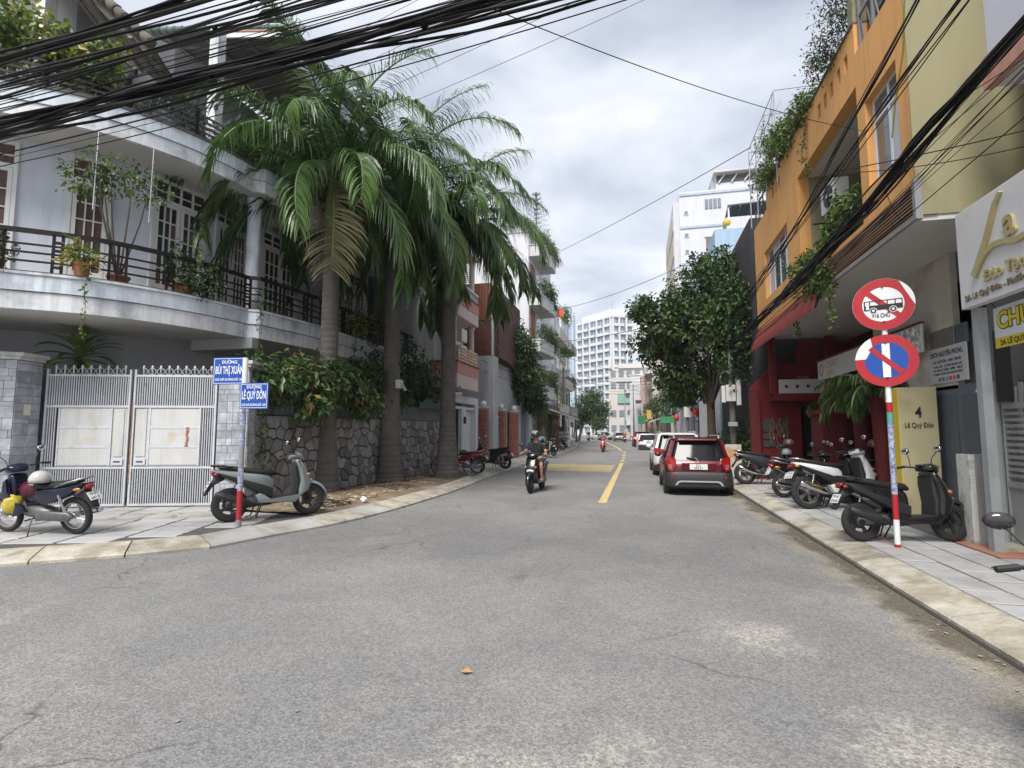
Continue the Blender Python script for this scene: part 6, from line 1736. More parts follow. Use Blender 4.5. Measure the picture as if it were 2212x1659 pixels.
# planter block with a shelf in front of the court
pb = thing('red_planter_block', 'red masonry planter block with an overhanging shelf and spilling leaves', 'planter', (5.0, 15.6, .1))
mb = MB(); mb.box(4.70, 5.25, 15.5, 16.4, .1, 2.13); mb.build('block', m_rred2, pb)
mb = MB(); mb.box(4.62, 5.75, 15.35, 16.5, 2.13, 2.24); mb.build('shelf', m_rred, pb, bevel=.01)
mb = MB(); mb.box(4.66, 5.7, 15.4, 15.5, 2.24, 2.55); mb.build('trough', m_rred2, pb)
r = random.Random(21)
def strappy(name, label, loc, n, L0, spread, seed, mats, cat='plant', pot=None, w=.03, up=.9):
  r = random.Random(seed); t = thing(name, label, cat, loc); P0 = Vector(loc)
  for k in range(n):
    az = r.uniform(0, 2 * PI); el = up + r.uniform(-.45, .45); mb = frond(P0 + Vector((r.uniform(-spread, spread), r.uniform(-spread, spread), (pot[1] if pot else 0) + r.uniform(0, .1))), az, el, L0 * r.uniform(.75, 1.15), 1.7 + r.uniform(-.2, .5), .36, r, 0, 26)
    mb.build('frond', [mats[k % len(mats)], m_rachis], t)
  if pot:
    mb = MB(); mb.lathe([(pot[0] * .7, 0), (pot[0], pot[1]), (pot[0] * .85, pot[1]), (0, pot[1] * .8)], 14, loc); mb.build('pot', pot[2], t)
  return t
strappy('areca_palm', 'areca palm arching behind the no-parking sign pole', (4.85, 12.3, .12), 15, 1.25, .15, 71, [lf_palm, lf_olive], 'palm', (.2, 2.3, m_rred2), up=.55)
strappy('areca_palm', 'areca palm hanging over the red planter block', (5.0, 13.7, .12), 14, 1.3, .15, 72, [lf_palm, lf_olive], 'palm', (.2, 2.4, m_rred2), up=.5)
strappy('shelf_fern', 'brown and green fern on the red planter shelf', (5.1, 15.5, 2.24), 12, .6, .3, 73, [lf_olive, lf_palm], 'fern', (.15, .15, m_pot))
plant('court_shrub', 'dark leafy shrubs between the red planter and the yellow pillar', 'shrub', (5.6, 13.2, .1), [((5.3, 12.6, 1.2), (.5, .9, .9), 2), ((5.6, 14.0, 1.3), (.5, .9, 1.0), 2), ((6.2, 12.5, 2.4), (.5, 1.5, .8), 2)], 2600, .17, .07, [lf_dark, lf_dark, lf_mid], 74, stems=8, shell=.3, stem_r=.02)
plant('corner_shrub', 'dark shrubs at the foot of the utility pole beside the red cafe', 'shrub', (3.6, 21.6, .12), [((3.7, 21.2, .9), (.5, .9, .7), 2), ((3.9, 22.6, 1.2), (.6, 1.2, 1.0), 2), ((4.2, 20.6, 1.5), (.4, .5, 1.2), 1)], 2200, .2, .07, [lf_dark, lf_mid, lf_dark], 75, stems=8, shell=.3, stem_r=.02)
# corrugated red awning
aw = thing('red_awning', 'faded red corrugated awning sloping out below the orange facade', 'awning', (3.9, 16, 4.4))
mb = MB(); row = []
for k in range(0, 121):
  y = 12.6 + k * (6.5 / 120); w = .018 * math.sin(k * 1.35)
  row.append([(4.0 + w * .3, y, 5.02), (3.9 + w, y, 4.72), (3.78 + w, y, 4.42), (3.77 + w, y, 4.34 - .02 * (k % 2))])
mb.loft(row, closed=False, cap=False); mb.build('sheet', M('awning_red', (.22, .04, .035), .8, .2, 3, streak=.3), aw, smooth=True)
for y in (12.7, 14.8, 16.9, 19.0):
  mb = MB(); mb.beam((4.05, y, 4.9), (3.83, y, 4.38), .03, .03); mb.build('bracket', m_black, aw)
# long white menu banner running along the court
t = thing('menu_banner', 'long off-white menu banner with faded lettering and food pictures', 'banner', (5.0, 13.7, 3.1))
mb = MB(); mb.box(5.0, 5.03, 10.9, 16.6, 3.11, 3.62); mb.build('sheet', M('banner_cream', (.58, .57, .54), .6, .08, 2), t)
mb = MB(); mb.box(4.97, 5.05, 10.9, 16.6, 3.62, 3.66); mb.build('top_rail', m_rred2, t)
mb = MB(); mb.box(4.995, 5.0, 10.95, 11.75, 3.14, 3.6); mb.build('food_picture', M('picture_grey', (.30, .32, .31), .6, .9, 9, col2=(.55, .55, .54), c2amt=.5, c2scale=9), t)
mb = MB(); mb.lathe([(.17, -.003), (.17, 0)], 18, (5.0, 16.3, 3.36), 'x'); em = mb.build('emblem', M('emblem_grey', (.22, .25, .24), .6), t)
mb = MB(); mb.lathe([(.12, -.005), (.12, -.003)], 18, (5.0, 16.3, 3.36), 'x'); mb.build('emblem_disc', MC['banner_cream'], em)
m_fade = M('faded_ink', (.40, .36, .22), .7)
text_mesh('CHÁO', .26, m_fade, (4.998, 15.95, 3.38), RX, UZ, .001, 'lettering', t, 'LEFT', .004, 1.2)
text_mesh('BÚN', .2, M('faded_yellow', (.50, .42, .15), .7), (4.998, 15.85, 3.16), RX, UZ, .001, 'lettering', t, 'LEFT', .004, 1.2)

# ================================================================ PROHIBITION SIGNS
t = thing('prohibition_sign_post', 'red and white banded pole with round no-bus and no-parking signs', 'traffic sign', (3.41, 8.41, .12))
for z0, z1, mm in ((.10, .16, m_red), (.16, .49, m_signw), (.49, .83, m_red), (.83, 1.79, m_sticker), (1.79, 1.95, M('teal_sticker', (.10, .32, .30), .6, .3, 25)), (1.95, 2.09, m_red), (2.09, 3.7, m_signw)):
  mb = MB(); mb.lathe([(.036, z0), (.036, z1)], 16, (3.41, 8.41, 0)); mb.build('pole', mm, t)
nv = Vector((-3.41, -8.2, 0)).normalized(); rv_ = Vector((-nv.y, nv.x, 0)); uv_ = Vector((0, 0, 1))
roll = R(-9)
ru = rv_ * math.cos(roll) + uv_ * math.sin(roll) * -1; uu = uv_ * math.cos(roll) + rv_ * math.sin(roll)
ru = (rv_ * math.cos(R(0)) + uv_ * math.sin(R(0))); uu = (uv_ * math.cos(R(0)) - rv_ * math.sin(R(0)))
def sp3(c, a, b, d): return c + ru * a + uu * b + nv * d
def disc_part(c, r0, r1, d0, d1, mat, name, par, a0=0, a1=2 * PI):
  mb = MB(); n_ = 48; full = abs(a1 - a0 - 2 * PI) < 1e-6
  outer = [(r1 * math.cos(a0 + (a1 - a0) * k / n_), r1 * math.sin(a0 + (a1 - a0) * k / n_)) for k in range(n_ if full else n_ + 1)]
  if r0 <= 0:
    mb.loft([[sp3(c, x, y, d0) for x, y in outer], [sp3(c, x, y, d1) for x, y in outer]])
  else:
    inner = [(x * r0 / r1, y * r0 / r1) for x, y in outer]
    mb.loft([[sp3(c, x, y, q) for x, y in pts] for pts, q in ((inner, d0), (outer, d0), (outer, d1), (inner, d1), (inner, d0))], cap=False)
  return mb.build(name, mat, par, recalc=True)
def poly_part(c, pts, d0, d1, mat, name, par):
  mb = MB(); mb.loft([[sp3(c, x, y, d0) for x, y in pts], [sp3(c, x, y, d1) for x, y in pts]]); return mb.build(name, mat, par, recalc=True)
RS = .365
def bar_pts(a, hw, L_):
  c_, s_ = math.cos(a), math.sin(a)
  return [(c_ * -L_ - s_ * -hw, s_ * -L_ + c_ * -hw), (c_ * L_ - s_ * -hw, s_ * L_ + c_ * -hw), (c_ * L_ - s_ * hw, s_ * L_ + c_ * hw), (c_ * -L_ - s_ * hw, s_ * -L_ + c_ * hw)]
c1 = Vector((3.41, 8.41, 3.47)) + nv * .045; c2 = Vector((3.41, 8.41, 2.675)) + nv * .045
d1 = disc_part(c1, 0, RS, 0, .004, m_signw, 'no_bus_sign', t)
disc_part(c1, RS * .67, RS * .995, .004, .006, m_red, 'red_ring', d1)
poly_part(c1, bar_pts(R(-45), .036, RS * .68), .005, .0068, m_red, 'red_bar', d1)
m_inkb = M('sign_black', (.012, .012, .013), .5)
poly_part(c1, [(-.225, -.075), (.225, -.075), (.225, -.005), (-.225, -.005)], .0075, .009, m_inkb, 'bus_body', d1)
for (a, b, c_, d_) in ((-.225, .225, .052, .062), (-.225, -.21, -.005, .052), (.213, .225, -.005, .052), (-.16, -.148, -.005, .052), (-.055, -.043, -.005, .052), (.045, .057, -.005, .052), (.135, .147, -.005, .052)):
  poly_part(c1, [(a, c_), (b, c_), (b, d_), (a, d_)], .0075, .009, m_inkb, 'bus_window_bar', d1)
poly_part(c1, [(-.20, -.06), (-.165, -.06), (-.165, .045), (-.20, .045)], .0095, .0105, m_signw, 'bus_door', d1)
for x in (-.115, .115):
  cc = c1 + ru * x + uu * -.08
  disc_part(cc, 0, .045, .0095, .0105, m_signw, 'wheel_arch', d1); disc_part(cc, 0, .037, .011, .0118, m_inkb, 'bus_wheel', d1); disc_part(cc, 0, .018, .0122, .013, m_signw, 'bus_hub', d1)
text_mesh('>16 CHỖ', .085, m_inkb, tuple(sp3(c1, -.03, -.185, .0075)), tuple(ru), tuple(uu), .001, 'lettering', d1, 'CENTER', .002, 1, .21)
def wedge(c, a0, a1, par):      # where the red film has peeled off
  n_ = 16; pts = [(RS * .999 * math.cos(a0 + (a1 - a0) * k / n_), RS * .999 * math.sin(a0 + (a1 - a0) * k / n_)) for k in range(n_ + 1)]
  poly_part(c, pts, .0062, .0078, m_signw, 'bare_patch', par)
wedge(c1, R(-8), R(58), d1)
d2 = disc_part(c2, 0, RS, 0, .004, m_red, 'no_parking_sign', t)
disc_part(c2, 0, RS * .69, .004, .006, m_blue, 'blue_field', d2)
poly_part(c2, [(-.045, -.235), (.045, -.235), (.045, .235), (-.045, .235)], .0065, .008, m_signw, 'white_bar', d2)
poly_part(c2, bar_pts(R(-45), .034, RS * .70), .0085, .010, m_red, 'red_bar', d2)
n_ = 10; pts = [(RS * math.cos(R(118 + 58 * k / n_)), RS * math.sin(R(118 + 58 * k / n_))) for k in range(n_ + 1)] + [(-.235, .03), (-.15, .19)]
poly_part(c2, pts, .0062, .0078, m_signw, 'bare_patch', d2)
for c_ in (c1, c2):
  for b in (.24, -.25):
    mb = MB(); q = sp3(c_, 0, b, .014); mb.ball(q, .012, 8, 5); mb.build('bolt', m_black, d1 if c_ is c1 else d2)
# ================================================================ LEFT NEIGHBOURS
m_pw = M('plain_white', (.62, .63, .66), .85, .06, 1, .05, 40, streak=.22)
m_pw2 = M('warm_white', (.58, .56, .53), .85, .08, 1, .05, 40, streak=.3)
m_pink = M('pink_render', (.52, .25, .22), .85, .08, 1.5, .05, 40, streak=.2)
m_pinkw = M('pale_pink', (.60, .50, .47), .85, .06, 1.5, streak=.15)
m_gwall = M('grey_cement', (.40, .41, .425), .9, .12, .9, .1, 30, streak=.35)
m_brownwood = M('brown_batten', (.16, .062, .045), .7, .2, 3, rand=.12)
m_brownwood2 = M('red_batten', (.18, .062, .036), .7, .2, 3, rand=.12)
m_brick = M('red_brick', (.27, .095, .065), .9, .2, 8, .3, 50, rand=.22)
m_bmort = M('brick_mortar', (.36, .31, .28), .95, .2, 8)
def tree_(name, label, base, blobs, n, l, w, mats, seed, trunk_r, limbs=9, cat='tree', group=None, **kw):
  t = plant(name, label, cat, base, blobs, n, l, w, mats, seed, stems=0, group=group, **kw)
  r = random.Random(seed + 100); b = Vector(base)
  c = sum((Vector(q[0]) for q in blobs), Vector()) / len(blobs)
  fork = b.lerp(Vector((b.x * .6 + c.x * .4, b.y * .6 + c.y * .4, c.z)), .52)
  mb = MB(); mid = b.lerp(fork, .5) + Vector((r.uniform(-.1, .1), r.uniform(-.1, .1), 0))
  mb.tube([b, b + Vector((0, 0, .15)), mid, fork], [trunk_r * 1.35, trunk_r * 1.05, trunk_r * .9, trunk_r * .8], 10); tr = mb.build('trunk', m_bark, t, smooth=True)
  for k in range(limbs):
    q = blobs[k % len(blobs)]; e = Vector(q[0]) + Vector((r.uniform(-.6, .6) * q[1][0], r.uniform(-.6, .6) * q[1][1], r.uniform(-.3, .7) * q[1][2]))
    s0 = mid.lerp(fork, r.uniform(.5, 1)); m1 = s0.lerp(e, .5) + Vector((r.uniform(-.2, .2), r.uniform(-.2, .2), r.uniform(0, .4)))
    mb = MB(); mb.tube([s0, s0.lerp(m1, .5), m1, m1.lerp(e, .5), e], [trunk_r * .45, trunk_r * .38, trunk_r * .28, trunk_r * .18, trunk_r * .06], 6); mb.build('limb', m_bark, t, smooth=True)
  return t
# white gatehouse
t = thing('white_gatehouse', 'white framed garden gate porch between the stone wall and the brick pillars', 'gate', (-7.5, 22, .1))
mb = MB(); mb.box(-7.75, -7.35, 20.15, 24.2, 2.88, 3.2); mb.build('lintel', m_pw, t, bevel=.02)
mb = MB(); mb.box(-7.7, -7.4, 20.15, 20.4, .1, 2.88); mb.build('post', m_pw, t)
mb = MB(); mb.box(-7.75, -7.35, 23.75, 24.2, .1, 2.88); mb.build('post', m_pw, t)
mb = MB(); mb.box(-7.7, -7.42, 22.0, 22.6, .1, 2.62); mb.build('post', m_pw, t)
mb = MB(); mb.box(-7.7, -7.42, 20.4, 23.75, 2.62, 2.74); mb.build('rail', m_pw, t)
for k in range(8):
  y = 22.65 + k * .138; mb = MB(); mb.box(-7.6, -7.55, y, y + .12, .15, 2.6); mb.build('door_board', M('white_board', (.64, .65, .67), .6, .05, 3), t)
for k in range(12):
  y = 20.42 + k * .13; mb = MB(); mb.box(-7.58, -7.54, y, y + .035, .15, 2.6); mb.build('gate_bar', m_black, t)
mb = MB(); mb.box(-7.44, -7.34, 22.25, 22.4, 2.0, 2.3); mb.build('wall_lamp', m_black, t, bevel=.01)
mb = MB(); mb.box(-9.5, -7.75, 20.3, 24.1, 3.05, 3.15); mb.build('porch_slab', m_gwall, t)
strappy('porch_palm', 'small palm sprouting above the white gate porch', (-7.9, 20.6, 3.15), 9, 1.1, .1, 81, [lf_olive, lf_palm], 'palm', (.2, .2, m_pot))
# pink house
t = thing('pink_house', 'narrow house with pink and white balconies on round columns behind the palms', 'house', (-9, 22, 0))
mb = MB(); mb.box(-16, -8.1, 20.45, 24.0, 0, 11.5); mb.build('wall', m_pw, t)
mb = MB(); mb.box(-16, -8.0, 20.4, 24.05, 10.6, 11.7); mb.build('parapet', m_pink, t)
for (z0, z1, z2) in ((3.43, 4.0, 4.45), (6.35, 6.85, 7.3), (9.35, 9.8, 10.2)):
  mb = MB(); mb.box(-8.1, -6.95, 20.0, 22.85, z0, z1); mb.build('balcony_slab', m_pinkw, t)
  mb = MB(); mb.box(-8.1, -6.93, 19.98, 22.87, z1, z2); mb.build('balcony_parapet', m_pink, t)
  mb = MB(); mb.box(-8.1, -6.90, 19.95, 22.9, z2, z2 + .06); mb.build('coping', m_brownwood, t)
  if z0 > 5:
    for k in range(14):
      y = 20.05 + k * .21; mb = MB(); mb.lathe([(.03, z2 + .06), (.05, z2 + .2), (.025, z2 + .32), (.04, z2 + .42)], 8, (-7.0, y, 0)); mb.build('baluster', m_pw, t, smooth=True)
    mb = MB(); mb.box(-7.06, -6.94, 20.0, 22.85, z2 + .42, z2 + .5); mb.build('balustrade_rail', m_pw, t)
m_lat = M('rusty_lattice', (.50, .30, .17), .9, .3, 6, col2=(.62, .56, .48), c2amt=.5, c2scale=5)
for k in range(5):
  z = 4.52 + k * .13; mb = MB(); mb.box(-6.99, -6.95, 20.1, 22.8, z, z + .09); mb.build('lattice_block', m_lat, t)
for y in (20.2, 22.6):
  for z0, z1 in ((4.5, 6.35), (7.3, 9.35)):
    mb = MB(); mb.lathe([(.16, z0), (.16, z0 + .1), (.13, z0 + .15), (.12, z1 - .2), (.15, z1 - .12), (.17, z1)], 14, (-7.2, y, 0)); mb.build('column', m_pinkw, t, smooth=True)
for z in (4.6, 7.5):
  win_x(t, -8.16, 20.8, 22.4, z, z + 2.0, 2, z + 1.5, glass=m_glass)
mb = MB(); mb.box(-7.35, -7.1, 21.0, 21.7, 5.45, 6.0); mb.build('air_conditioner_unit', MC['ac_white'], t, bevel=.02)
mb = MB(); mb.box(-7.35, -7.1, 21.0, 21.7, 4.75, 5.3); mb.build('air_conditioner_unit', MC['ac_white'], t, bevel=.02)
mb = MB(); mb.box(-7.5, -7.45, 20.05, 21.2, 7.9, 9.2); mb.build('green_blind', M('green_blind', (.06, .28, .22), .7), t)
# brown batten house
t = thing('batten_house', 'tall house clad in brown timber battens over a grey cement side wall', 'house', (-9, 27, 0))
mb = MB(); mb.box(-15, -6.98, 25.5, 26.5, 0, 5.45); mb.box(-15, -7.4, 26.5, 33, 0, 5.4); mb.build('cement_wall', m_gwall, t)
mb = MB(); mb.box(-15, -7.05, 25.6, 32, 5.45, 9.2); mb.build('core', M('batten_core', (.06, .03, .025), .9), t)
for k in range(28):
  z = 5.5 + k * .062; mb = MB(); mb.box(-10.2, -7.03, 25.5, 25.56, z, z + .042); mb.build('batten', m_brownwood, t)
for k in range(40):
  x = -10.2 + k * .079; mb = MB(); mb.box(x, x + .055, 25.49, 25.56, 7.36, 9.15); mb.build('batten', m_brownwood2, t)
mb = MB(); mb.box(-10.3, -7.0, 25.46, 25.6, 7.26, 7.34); mb.build('band', m_brownwood, t)
mb = MB(); mb.box(-7.06, -6.96, 25.46, 25.62, 5.45, 9.2); mb.build('corner_post', m_gwall, t)
for k in range(12):
  z = 9.3 + k * .1; mb = MB(); mb.box(-10.4, -8.0, 25.6, 25.65, z, z + .045); mb.build('roof_louvre', M('louvre_grey', (.34, .31, .29), .7), t)
mb = MB(); mb.box(-7.1, -6.98, 26.6, 31.8, 5.5, 9.1); mb.build('street_cladding', M('dark_cladding', (.09, .038, .028), .8, .2, 2), t)
# brick gate pillars
def brick_pillar(x, y, w, h, label):
  t = thing('brick_pillar', label, 'pillar', (x, y, .1), 0, 'brick gate pillars')
  mb = MB(); mb.box(x - w / 2 + .012, x + w / 2 - .012, y - w / 2 + .012, y + w / 2 - .012, .1, h); mb.build('core', m_bmort, t)
  rows = int((h - .12) / .078); k = 0
  src = {}
  for i in range(rows):
    z = .12 + i * .078
    for j in range(2):
      off = w / 2 if (i + j) % 2 else w / 2
      key = (i % 2, j)
      x0 = x - w / 2 + (0 if j == 0 else (w * .6 if i % 2 else w * .4)); x1 = x - w / 2 + ((w * .6 if i % 2 else w * .4) if j == 0 else w)
      mb = MB(); mb.box(x0 + .004, x1 - .004, y - w / 2, y + w / 2, z, z + .064); mb.build('brick', m_brick, t)
  mb = MB(); mb.box(x - w / 2 - .05, x + w / 2 + .05, y - w / 2 - .05, y + w / 2 + .05, h, h + .1); mb.build('cap', m_gwall, t, bevel=.02)
  mb = MB(); mb.ball((x, y, h + .24), .15, 14, 9); mb.build('globe_lamp', M('globe_white', (.66, .66, .64), .3), t, smooth=True)
  return t
brick_pillar(-7.25, 24.75, .42, 2.75, 'slim red brick pillar hard against the white gate porch')
brick_pillar(-7.2, 28.0, .47, 2.75, 'red brick pillar with globe lamp left of the steel gap gate')
brick_pillar(-7.05, 30.4, .47, 2.75, 'red brick pillar with globe lamp against the grey cement wall')
t = thing('wire_gate', 'pale steel mesh gate between two brick pillars', 'gate', (-7.2, 26.4, .1))
mb = MB(); mb.box(-7.25, -7.2, 25.0, 27.75, .15, .22); mb.box(-7.25, -7.2, 25.0, 27.75, 2.4, 2.47); mb.box(-7.25, -7.2, 26.35, 26.42, .22, 2.4); mb.build('frame', m_pgrey, t)
for k in range(22):
  y = 25.05 + k * .122; mb = MB(); mb.box(-7.24, -7.22, y, y + .02, .2, 2.42); mb.build('bar', m_pgrey, t)
mb = MB(); mb.box(-7.3, -7.27, 25.0, 27.75, .15, 1.4); mb.build('sheet', m_pw2, t)
t = thing('cement_yard_wall', 'rendered grey yard wall with blue-grey sheet gate beyond the brick pillars', 'wall', (-7.2, 33, .1))
mb = MB(); mb.box(-7.4, -7.15, 30.65, 32.8, .1, 3.25); mb.build('wall', m_gwall, t, bevel=.02)
mb = MB(); mb.box(-8.6, -7.0, 31.0, 31.2, .1, 3.15); mb.build('return_wall', m_gwall, t)
mb = MB(); mb.box(-7.25, -7.2, 32.8, 35.6, .12, 3.15); mb.build('sheet_gate', M('sheet_gate', (.19, .24, .29), .5, .15, 3, streak=.3), t)
for k in range(6):
  y = 32.85 + k * .5; mb = MB(); mb.box(-7.2, -7.18, y, y + .05, .12, 3.15); mb.build('gate_rib', MC['sheet_gate'], t)
mb = MB(); mb.box(-7.3, -7.1, 35.6, 35.8, .1, 3.2); mb.build('gate_post', m_gwall, t)
tree_('yard_tree', 'dense dark green tree over the yard wall in front of the white balcony house', (-7.6, 33.4, .1),
   [((-6.9, 32.2, 5.2), (1.2, 1.5, 1.6), 4), ((-7.1, 31.2, 7.0), (1.0, 1.4, 1.5), 3), ((-6.6, 33.0, 4.4), (1.0, 1.3, 1.3), 3), ((-6.9, 32.5, 6.5), (1.0, 1.3, 1.2), 3), ((-6.5, 34.0, 3.6), (.8, 1.0, .8), 2)], 8200, .25, .11, [lf_dark, lf_dark, lf_mid], 91, .14, spread=.3, shell=.4)
plant('bamboo_clump', 'feathery yellow-green bamboo clump beside the sheet gate', 'bamboo', (-6.9, 36.6, .12), [((-6.8, 36.4, 2.6), (.7, 1.0, 1.1), 3), ((-6.7, 37.0, 1.3), (.6, .9, 1.0), 3), ((-6.6, 35.4, 3.3), (.7, .8, .6), 2)], 2600, .16, .035, [lf_light, lf_olive, lf_mid], 92, stems=12, shell=.3, spread=.3, stem_r=.015)

# white narrow house with four planted balconies
m_bw = M('balcony_white', (.56, .56, .54), .85, .07, 1.5, .05, 40, streak=.22)
t = thing('balcony_house', 'tall narrow white house with four planted balconies one above another', 'house', (-9, 39, 0))
bh = t
mb = MB(); mb.box(-13, -7.0, 34.6, 44.0, 0, 15.2); mb.build('wall', m_pw, t)
mb = MB(); mb.box(-13, -7.0, 34.55, 34.62, 15.2, 15.6); mb.build('roof_parapet', m_pw, t)
for k, zt in enumerate((4.65, 7.75, 10.9, 14.3)):
  ys = (34.9, 38.2, 39.8)
  mb = MB(); mb.prism([(-7.0, 34.75), (-6.25, 34.75), (-6.0, 36.5), (-6.0, 37.4), (-5.85, 37.6), (-5.85, 39.3), (-7.0, 39.3)], zt - .75, zt); mb.build('balcony', m_bw, t, recalc=True)
  mb = MB(); mb.prism([(-7.0, 34.7), (-6.2, 34.7), (-5.95, 36.5), (-5.95, 37.35), (-5.8, 37.55), (-5.8, 39.35), (-7.0, 39.35)], zt, zt + .07); mb.build('coping', m_bw, t, recalc=True)
  for q in range(11):
    u = q / 10; y = 34.85 + u * 4.4; x = -6.27 + min(1, u * 2.4) * .36
    mb = MB(); mb.box(x - .015, x + .015, y - .015, y + .015, zt + .07, zt + .8); mb.build('rail_bar', m_black, t)
  mb = MB(); mb.beam((-6.27, 34.85, zt + .8), (-5.93, 36.7, zt + .8), .04, .04); mb.beam((-5.93, 36.7, zt + .8), (-5.9, 39.25, zt + .8), .04, .04); mb.build('handrail', m_black, t)
  if k < 3:
    mb = MB(); mb.box(-7.0, -6.94, 35.2, 36.6, zt + .1, zt + 2.3); mb.build('wood_door', M('red_wood_door', (.28, .07, .03), .6, .2, 4), t)
    mb = MB(); mb.box(-7.0, -6.93, 37.0, 38.9, zt + .4, zt + 2.2); w_ = mb.build('window', m_upvc, t)
    mb = MB(); mb.box(-6.93, -6.92, 37.15, 38.75, zt + .5, zt + 2.1); mb.build('pane', M('blue_pane', (.06, .16, .24), .1), w_)
  mb = MB(); mb.lathe([(.07, zt - .77), (.07, zt - .751)], 10, (-6.5, 36.2, 0)); mb.build('soffit_lamp', m_black, t)
  lab = ('lush flowering plants on the lowest balcony of the white narrow house', 'clipped round bush and shrubs on the second balcony of the white narrow house', 'ferny plants on the third balcony of the white narrow house', 'spiky yellow-green plants on the top balcony of the white narrow house')[k]
  plant('balcony_plants', lab, 'plants', (-6.4, 36.8, zt - .0), [((-6.2, 36.2, zt + .9), (.5, 1.2, .6), 2), ((-6.0, 38.0, zt + .75), (.5, 1.2, .6), 3), ((-5.85, 38.6, zt + .1), (.25, .8, .4), 1)], 1500, .17, .07, [lf_light if k != 1 else lf_mid, lf_mid, lf_yel if k == 3 else lf_mid, lf_dark], 93 + k, stems=8, shell=.3, spread=.25)
t = thing('rooftop_pine', 'small norfolk pine in a pot on the top balcony', 'potted tree', (-6.6, 35.4, 14.3))
mb = MB(); mb.tube([(-6.6, 35.4, 14.3), (-6.6, 35.4, 18.3)], [.05, .015], 6); mb.build('trunk', m_bark, t)
mb = MB()
for q in range(9):
  z = 15.4 + q * .33
  for s_ in range(6):
    a = s_ * PI / 3 + q; L_ = .95 * (1 - q / 11)
    p = Vector((-6.6, 35.4, z)); e_ = p + Vector((math.cos(a) * L_, math.sin(a) * L_, .12))
    for u in range(10):
      c_ = p.lerp(e_, u / 9); leaf_add(mb, c_, Vector((math.cos(a + 1), math.sin(a + 1), .5)).normalized(), Vector((0, 0, 1)), .14, .035); leaf_add(mb, c_, Vector((math.cos(a - 1), math.sin(a - 1), .5)).normalized(), Vector((0, 0, 1)), .14, .035)
mb.build('foliage', lf_mid, t)
t = thing('roof_frame', 'thin white pipe frame standing on the white narrow house roof', 'frame', (-9, 36, 15.6))
for q in range(6):
  mb = MB(); mb.beam((-11.5, 34.7, 15.9 + q * .5), (-7.6, 34.7, 15.9 + q * .5), .04, .04); mb.build('rail', m_pgrey, t)
for x in (-11.4, -9.5, -7.7):
  mb = MB(); mb.beam((x, 34.7, 15.2), (x, 34.7, 18.45), .05, .05); mb.build('post', m_pgrey, t)
plant('roof_shrub', 'leafy shrub on the side parapet of the white narrow house', 'shrub', (-8.2, 35.0, 15.2), [((-8.2, 34.8, 15.9), (1.0, .6, .5), 1)], 700, .16, .07, [lf_mid, lf_light], 99, stems=4)

# further houses down the left side
def far_house(label, x0, x1, y0, y1, h, mat, floors, seed, street=1, balc=True, trim=None, name='shophouse', group='shophouses down the street', wmat=None, endwin=True):
  """street=+1: the street side is x1 (left row); -1: the street side is x0 (right row)"""
  r = random.Random(seed); t = thing(name, label, 'house', ((x0 + x1) / 2, (y0 + y1) / 2, 0), 0, group)
  mb = MB(); mb.box(x0, x1, y0, y1, 0, h); mb.build('wall', mat, t)
  xs = x1 if street > 0 else x0; fh = h / floors; tr = trim or m_pw2
  for f in range(floors):
    z = f * fh
    if f:
      mb = MB(); mb.box(min(xs, xs + street * .12), max(xs, xs + street * .12), y0 + .05, y1 - .05, z - .12, z + .06); mb.build('floor_band', tr, t)
    nw = max(1, int((y1 - y0) / 2.2))
    for k in range(nw):
      a = y0 + (y1 - y0) * (k + .18) / nw; b = y0 + (y1 - y0) * (k + .82) / nw
      z0, z1 = (z + .9, z + fh - .5) if f else (.15, fh - .5)
      mb = MB(); mb.box(min(xs, xs + street * .05), max(xs, xs + street * .05), a, b, z0, z1); w_ = mb.build('window', m_upvc if f else m_black, t)
      mb = MB(); mb.box(min(xs + street * .05, xs + street * .06), max(xs + street * .05, xs + street * .06), a + .08, b - .08, z0 + .08, z1 - .08); mb.build('pane', wmat or m_wglass, w_)
    if f and balc and (f + seed) % 2 == 0:
      a, b = y0 + .3, y1 - .3
      mb = MB(); mb.box(min(xs, xs + street * .9), max(xs, xs + street * .9), a, b, z - .15, z + .02); bo = mb.build('balcony', tr, t)
      mb = MB(); mb.box(min(xs + street * .82, xs + street * .9), max(xs + street * .82, xs + street * .9), a, b, z + .02, z + .75); mb.build('balcony_front', tr if seed % 3 else m_pgrey, bo)
  if endwin:
    for f in range(1, floors):
      if r.random() < .7:
        z = f * fh + 1; cx = x0 + (x1 - x0) * r.uniform(.3, .7)
        mb = MB(); mb.box(cx - .5, cx + .5, y0 - .04, y0, z, z + 1.2); w_ = mb.build('window', m_upvc, t)
        mb = MB(); mb.box(cx - .42, cx + .42, y0 - .05, y0 - .04, z + .08, z + 1.12); mb.build('pane', m_wglass, w_)
  mb = MB(); mb.box(x0 - .1, x1 + .1, y0 - .1, y1 + .1, h, h + .25); mb.build('roof_edge', tr, t)
  return t
m_far1 = M('far_white', (.56, .57, .60), .9, .05, 1, streak=.25); m_far2 = M('far_cream', (.52, .48, .42), .9, .05, 1, streak=.2)
m_far3 = M('far_pink', (.50, .36, .31), .9, .05, 1, streak=.2); m_far4 = M('far_blue', (.38, .48, .56), .9, .05, 1, streak=.2)
far_house('white shophouse with orange roof sign just past the narrow balcony house', -15, -7.2, 44.2, 50.5, 13.0, m_far1, 4, 1)
far_house('cream shophouse with curved balconies in the left row', -15, -7.6, 50.7, 57.5, 12.0, m_far2, 4, 2)
far_house('tall pale shophouse in the left row before the spreading street tree', -15, -8.0, 57.8, 65, 14.5, m_far1, 4, 3)
far_house('brownish shophouse in the left row behind the utility pole', -18, -9.2, 65.2, 74, 11.0, m_far3, 3, 4)
